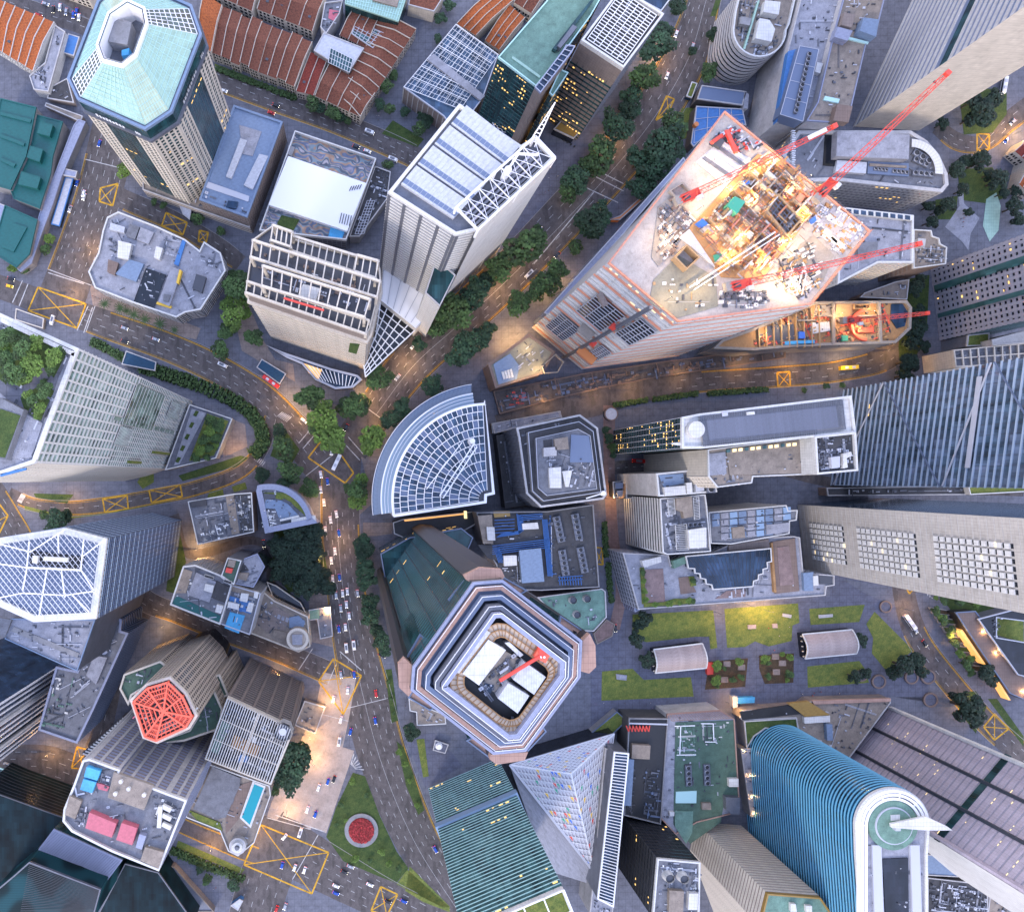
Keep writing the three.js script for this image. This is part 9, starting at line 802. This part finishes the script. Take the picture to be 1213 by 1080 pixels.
// floodlights of the building site
for (const [t, x, y, h, cd, up] of [[8, 430, 300, HD, 900, 5], [8, 520, 260, HD, 700, 5], [8, 330, 380, HD, 800, 5], [8, 440, 430, HD, 900, 6], [8, 260, 560, HD, 700, 5], [8, 380, 600, HD, 900, 6], [8, 480, 720, HD, 1100, 6], [8, 600, 620, HD, 900, 6], [8, 650, 500, HD, 800, 5], [8, 590, 400, HD, 700, 5], [8, 210, 820, HD, 600, 8], [8, 330, 690, HD, 800, 6], [8, 760, 590, HD, 350, 8], [8, 560, 800, HD, 600, 6], [8, 690, 330, HD, 400, 6], [8, 200, 470, HD, 500, 6], [8, 250, 260, HD, 700, 8], [8, 60, 600, HD, 800, 8], [8, 860, 560, HD, 600, 8], [8, 640, 830, HD, 700, 7], [8, 60, 880, HD, 500, 7], [10, 60, 660, 26, 500, 5], [10, 300, 560, 26, 600, 5], [10, 400, 570, 26, 700, 5], [10, 480, 640, 26, 700, 5], [10, 545, 560, 26, 500, 5], [10, 160, 620, 26, 400, 5], [9, 270, 450, 22, 400, 5], [9, 320, 560, 22, 500, 5], [9, 230, 600, 22, 300, 5]]) {
  const yb = h - .8, Y = yb + up + (h === 1e9 && inside(orient(PP(8, '150,560 460,225 640,300 720,480 480,790 300,780', HD + 3)), ...W(t, x, y, h + up)) ? 3 : 0), [X0, Z0] = W(t, x, y, Y), T = thing('flood_lamp', h === HD ? 'bright warm flood lamp on a pole on the unfinished deck' : 'bright warm flood lamp on the low site roofs', 'lamp', X0, yb, Z0, h === HD ? 'deck flood lamps' : 'low site flood lamps'); part(T, 'pole', new G().cyl(X0, yb, Z0, .12, .1, Y - yb, 8), 'steelGrey'); part(T, 'hood', new G().box(X0, Y + .2, Z0, .6, .1, .6), 'steelDark'); part(T, 'lamp', new G().box(X0, Y - .06, Z0, .4, .24, .4), 'flood'); T.add(lampLight(0, Y - yb + .05, 0, cd * .45, .2, [1, .66, .32])); }
// ================= people on the pavements =================
{
  const N = 44, mc = new MarchingCubes(N, MT.white, false, false, 30000), sc = .95; mc.isolation = 0; // one walking body from tapered bones
  const J = { hip: [0, .02, 0], chest: [0, .42, .02], neck: [0, .6, .02], head: [0, .74, .03], sl: [-.19, .52, 0], el: [-.25, .26, -.08], hl: [-.24, .04, .06], sr: [.19, .52, 0], er: [.25, .26, .08], hr: [.24, .05, .2], ll: [-.1, -.02, 0], kl: [-.1, -.44, .12], al: [-.1, -.84, -.02], fl: [-.1, -.86, .12], lr: [.1, -.02, 0], kr: [.1, -.44, .04], ar: [.1, -.82, -.22], fr: [.1, -.86, -.1] };
  const bones = [['hip', 'chest', .15, .18], ['chest', 'neck', .15, .06], ['neck', 'head', .06, .06], ['head', 'head', .11, .11], ['sl', 'el', .06, .05], ['el', 'hl', .05, .04], ['sr', 'er', .06, .05], ['er', 'hr', .05, .04], ['ll', 'kl', .095, .065], ['kl', 'al', .065, .045], ['al', 'fl', .05, .04], ['lr', 'kr', .095, .065], ['kr', 'ar', .065, .045], ['ar', 'fr', .05, .04], ['sl', 'sr', .08, .08]];
  for (let z = 0; z < N; z++) for (let y = 0; y < N; y++) for (let x = 0; x < N; x++) { const p = [x, y, z].map(v => (v - N / 2) / (N / 2) * 1.0); let d = 9; for (const [a, b, r0, r1] of bones) { const A = J[a], B = J[b], e = B.map((v, i) => v - A[i]), w = p.map((v, i) => v - A[i]), L = e.reduce((s, v) => s + v * v, 0) || 1, t = Math.max(0, Math.min(1, e.reduce((s, v, i) => s + v * w[i], 0) / L)), q = Math.hypot(...w.map((v, i) => v - e[i] * t)) - (r0 + (r1 - r0) * t), h = Math.max(0, .05 - Math.abs(d - q)) / .05; d = Math.min(d, q) - h * h * .05 / 4; } mc.field[x + y * N + z * N * N] = -d; }
  mc.update(); const n = mc.count * 3, pos = mc.positionArray.slice(0, n), nor = mc.normalArray.slice(0, n);
  for (let i = 0; i < n; i += 3) pos[i + 1] = (pos[i + 1] + .905) * sc; for (let i = 0; i < n; i += 3) { pos[i] *= sc; pos[i + 2] *= sc; }
  const body = (shirt, legs) => { const g = new THREE.BufferGeometry(), col = []; for (let i = 0; i < n; i += 3) { const y = pos[i + 1], arm = Math.abs(pos[i]) > .2 && y < 1.15; col.push(...(y > 1.42 || arm ? [.38, .22, .15] : y > .84 ? shirt : y < .1 ? [.03, .03, .03] : legs)); } g.setAttribute('position', new THREE.BufferAttribute(pos, 3)); g.setAttribute('normal', new THREE.BufferAttribute(nor, 3)); g.setAttribute('color', new THREE.Float32BufferAttribute(col, 3)); return g; };
  const cloth = mat('cloth', 1, 1, 1, { r: .9 }); cloth.vertexColors = true; const hair = new THREE.SphereGeometry(.115, 10, 8, 0, 6.3, 0, 1.9); hair.translate(0, 1.585, .01); const hm = mat('hairDark', .02, .016, .014);
  const kinds = [['white shirt', body([.7, .7, .7], [.05, .05, .07])], ['blue shirt', body([.08, .16, .4], [.1, .09, .08])], ['red top', body([.5, .05, .05], [.03, .03, .04])], ['dark jacket', body([.04, .04, .05], [.06, .06, .08])]], r = rng(404);
  const spots = [[23, '520,250 740,230 735,330 480,345', 6, 'on the park path'], [23, '20,520 480,520 480,540 20,545', 10, 'on the park promenade'], [23, '600,490 1000,475 1000,490 600,505', 8, 'beside the park podium'], [2, '900,250 980,250 900,560 830,540', 10, 'on the paved walking street'], [13, '560,490 620,450 640,560 580,700', 7, 'beside the fan roof building'], [3, '800,640 890,650 840,800 760,900', 7, 'in the avenue forecourt'], [21, '150,760 190,760 220,900 180,900', 5, 'by the tall octagonal tower'], [20, '60,900 220,960 200,1010 40,980', 6, 'on the lower paved terrace'], [4, '390,470 480,500 470,530 390,500', 4, 'by the palm row'], [10, '930,100 960,120 950,200 900,180', 5, 'on the star-shaped plaza']];
  for (const [t, p, k, where] of spots) { const q = PP(t, p); for (let i = 0; i < k; i++) { const [c, g] = kinds[Math.floor(r() * 4)], a = lerp(lerp(q[0], q[1], r()), lerp(q[3], q[2], r()), r()), T = thing('person', `person in ${c} walking ${where}`, 'person', a[0], where.includes('star') ? .125 : .016, a[1], `${c} walkers ${where}`); T.rotation.y = r() * 6.283; const m = shade(new THREE.Mesh(g, cloth)); m.name = 'body'; const hh = shade(new THREE.Mesh(hair, hm)); hh.name = 'hair'; T.add(m, hh); } }
}
// say which building each tree, shrub and lamp stands by
{ const houses = scene.children.filter(o => o.userData.category && /building|site|canopy|shed|hall|walkway|shelter|pavilion/.test(o.userData.category)); for (const o of scene.children) if (/^(tree|shrub|plant|lamp)$/.test(o.userData.category || '') && o.position.y < 3) { let best = null, d = 1e9; for (const q of houses) { const e = Math.hypot(q.position.x - o.position.x, q.position.z - o.position.z); if (e < d) { d = e; best = q; } } const place = best.name.replace(/_\d+$/, '').replace(/_/g, ' '), head = o.userData.label.split(' ').slice(0, 10).join(' '); o.userData.label = `${o.userData.label.split(' ').length < 11 ? o.userData.label : head}, near ${place}`.split(' ').slice(0, 16).join(' '); o.userData.group += ' near ' + place; } }
renderer.render(scene, camera);
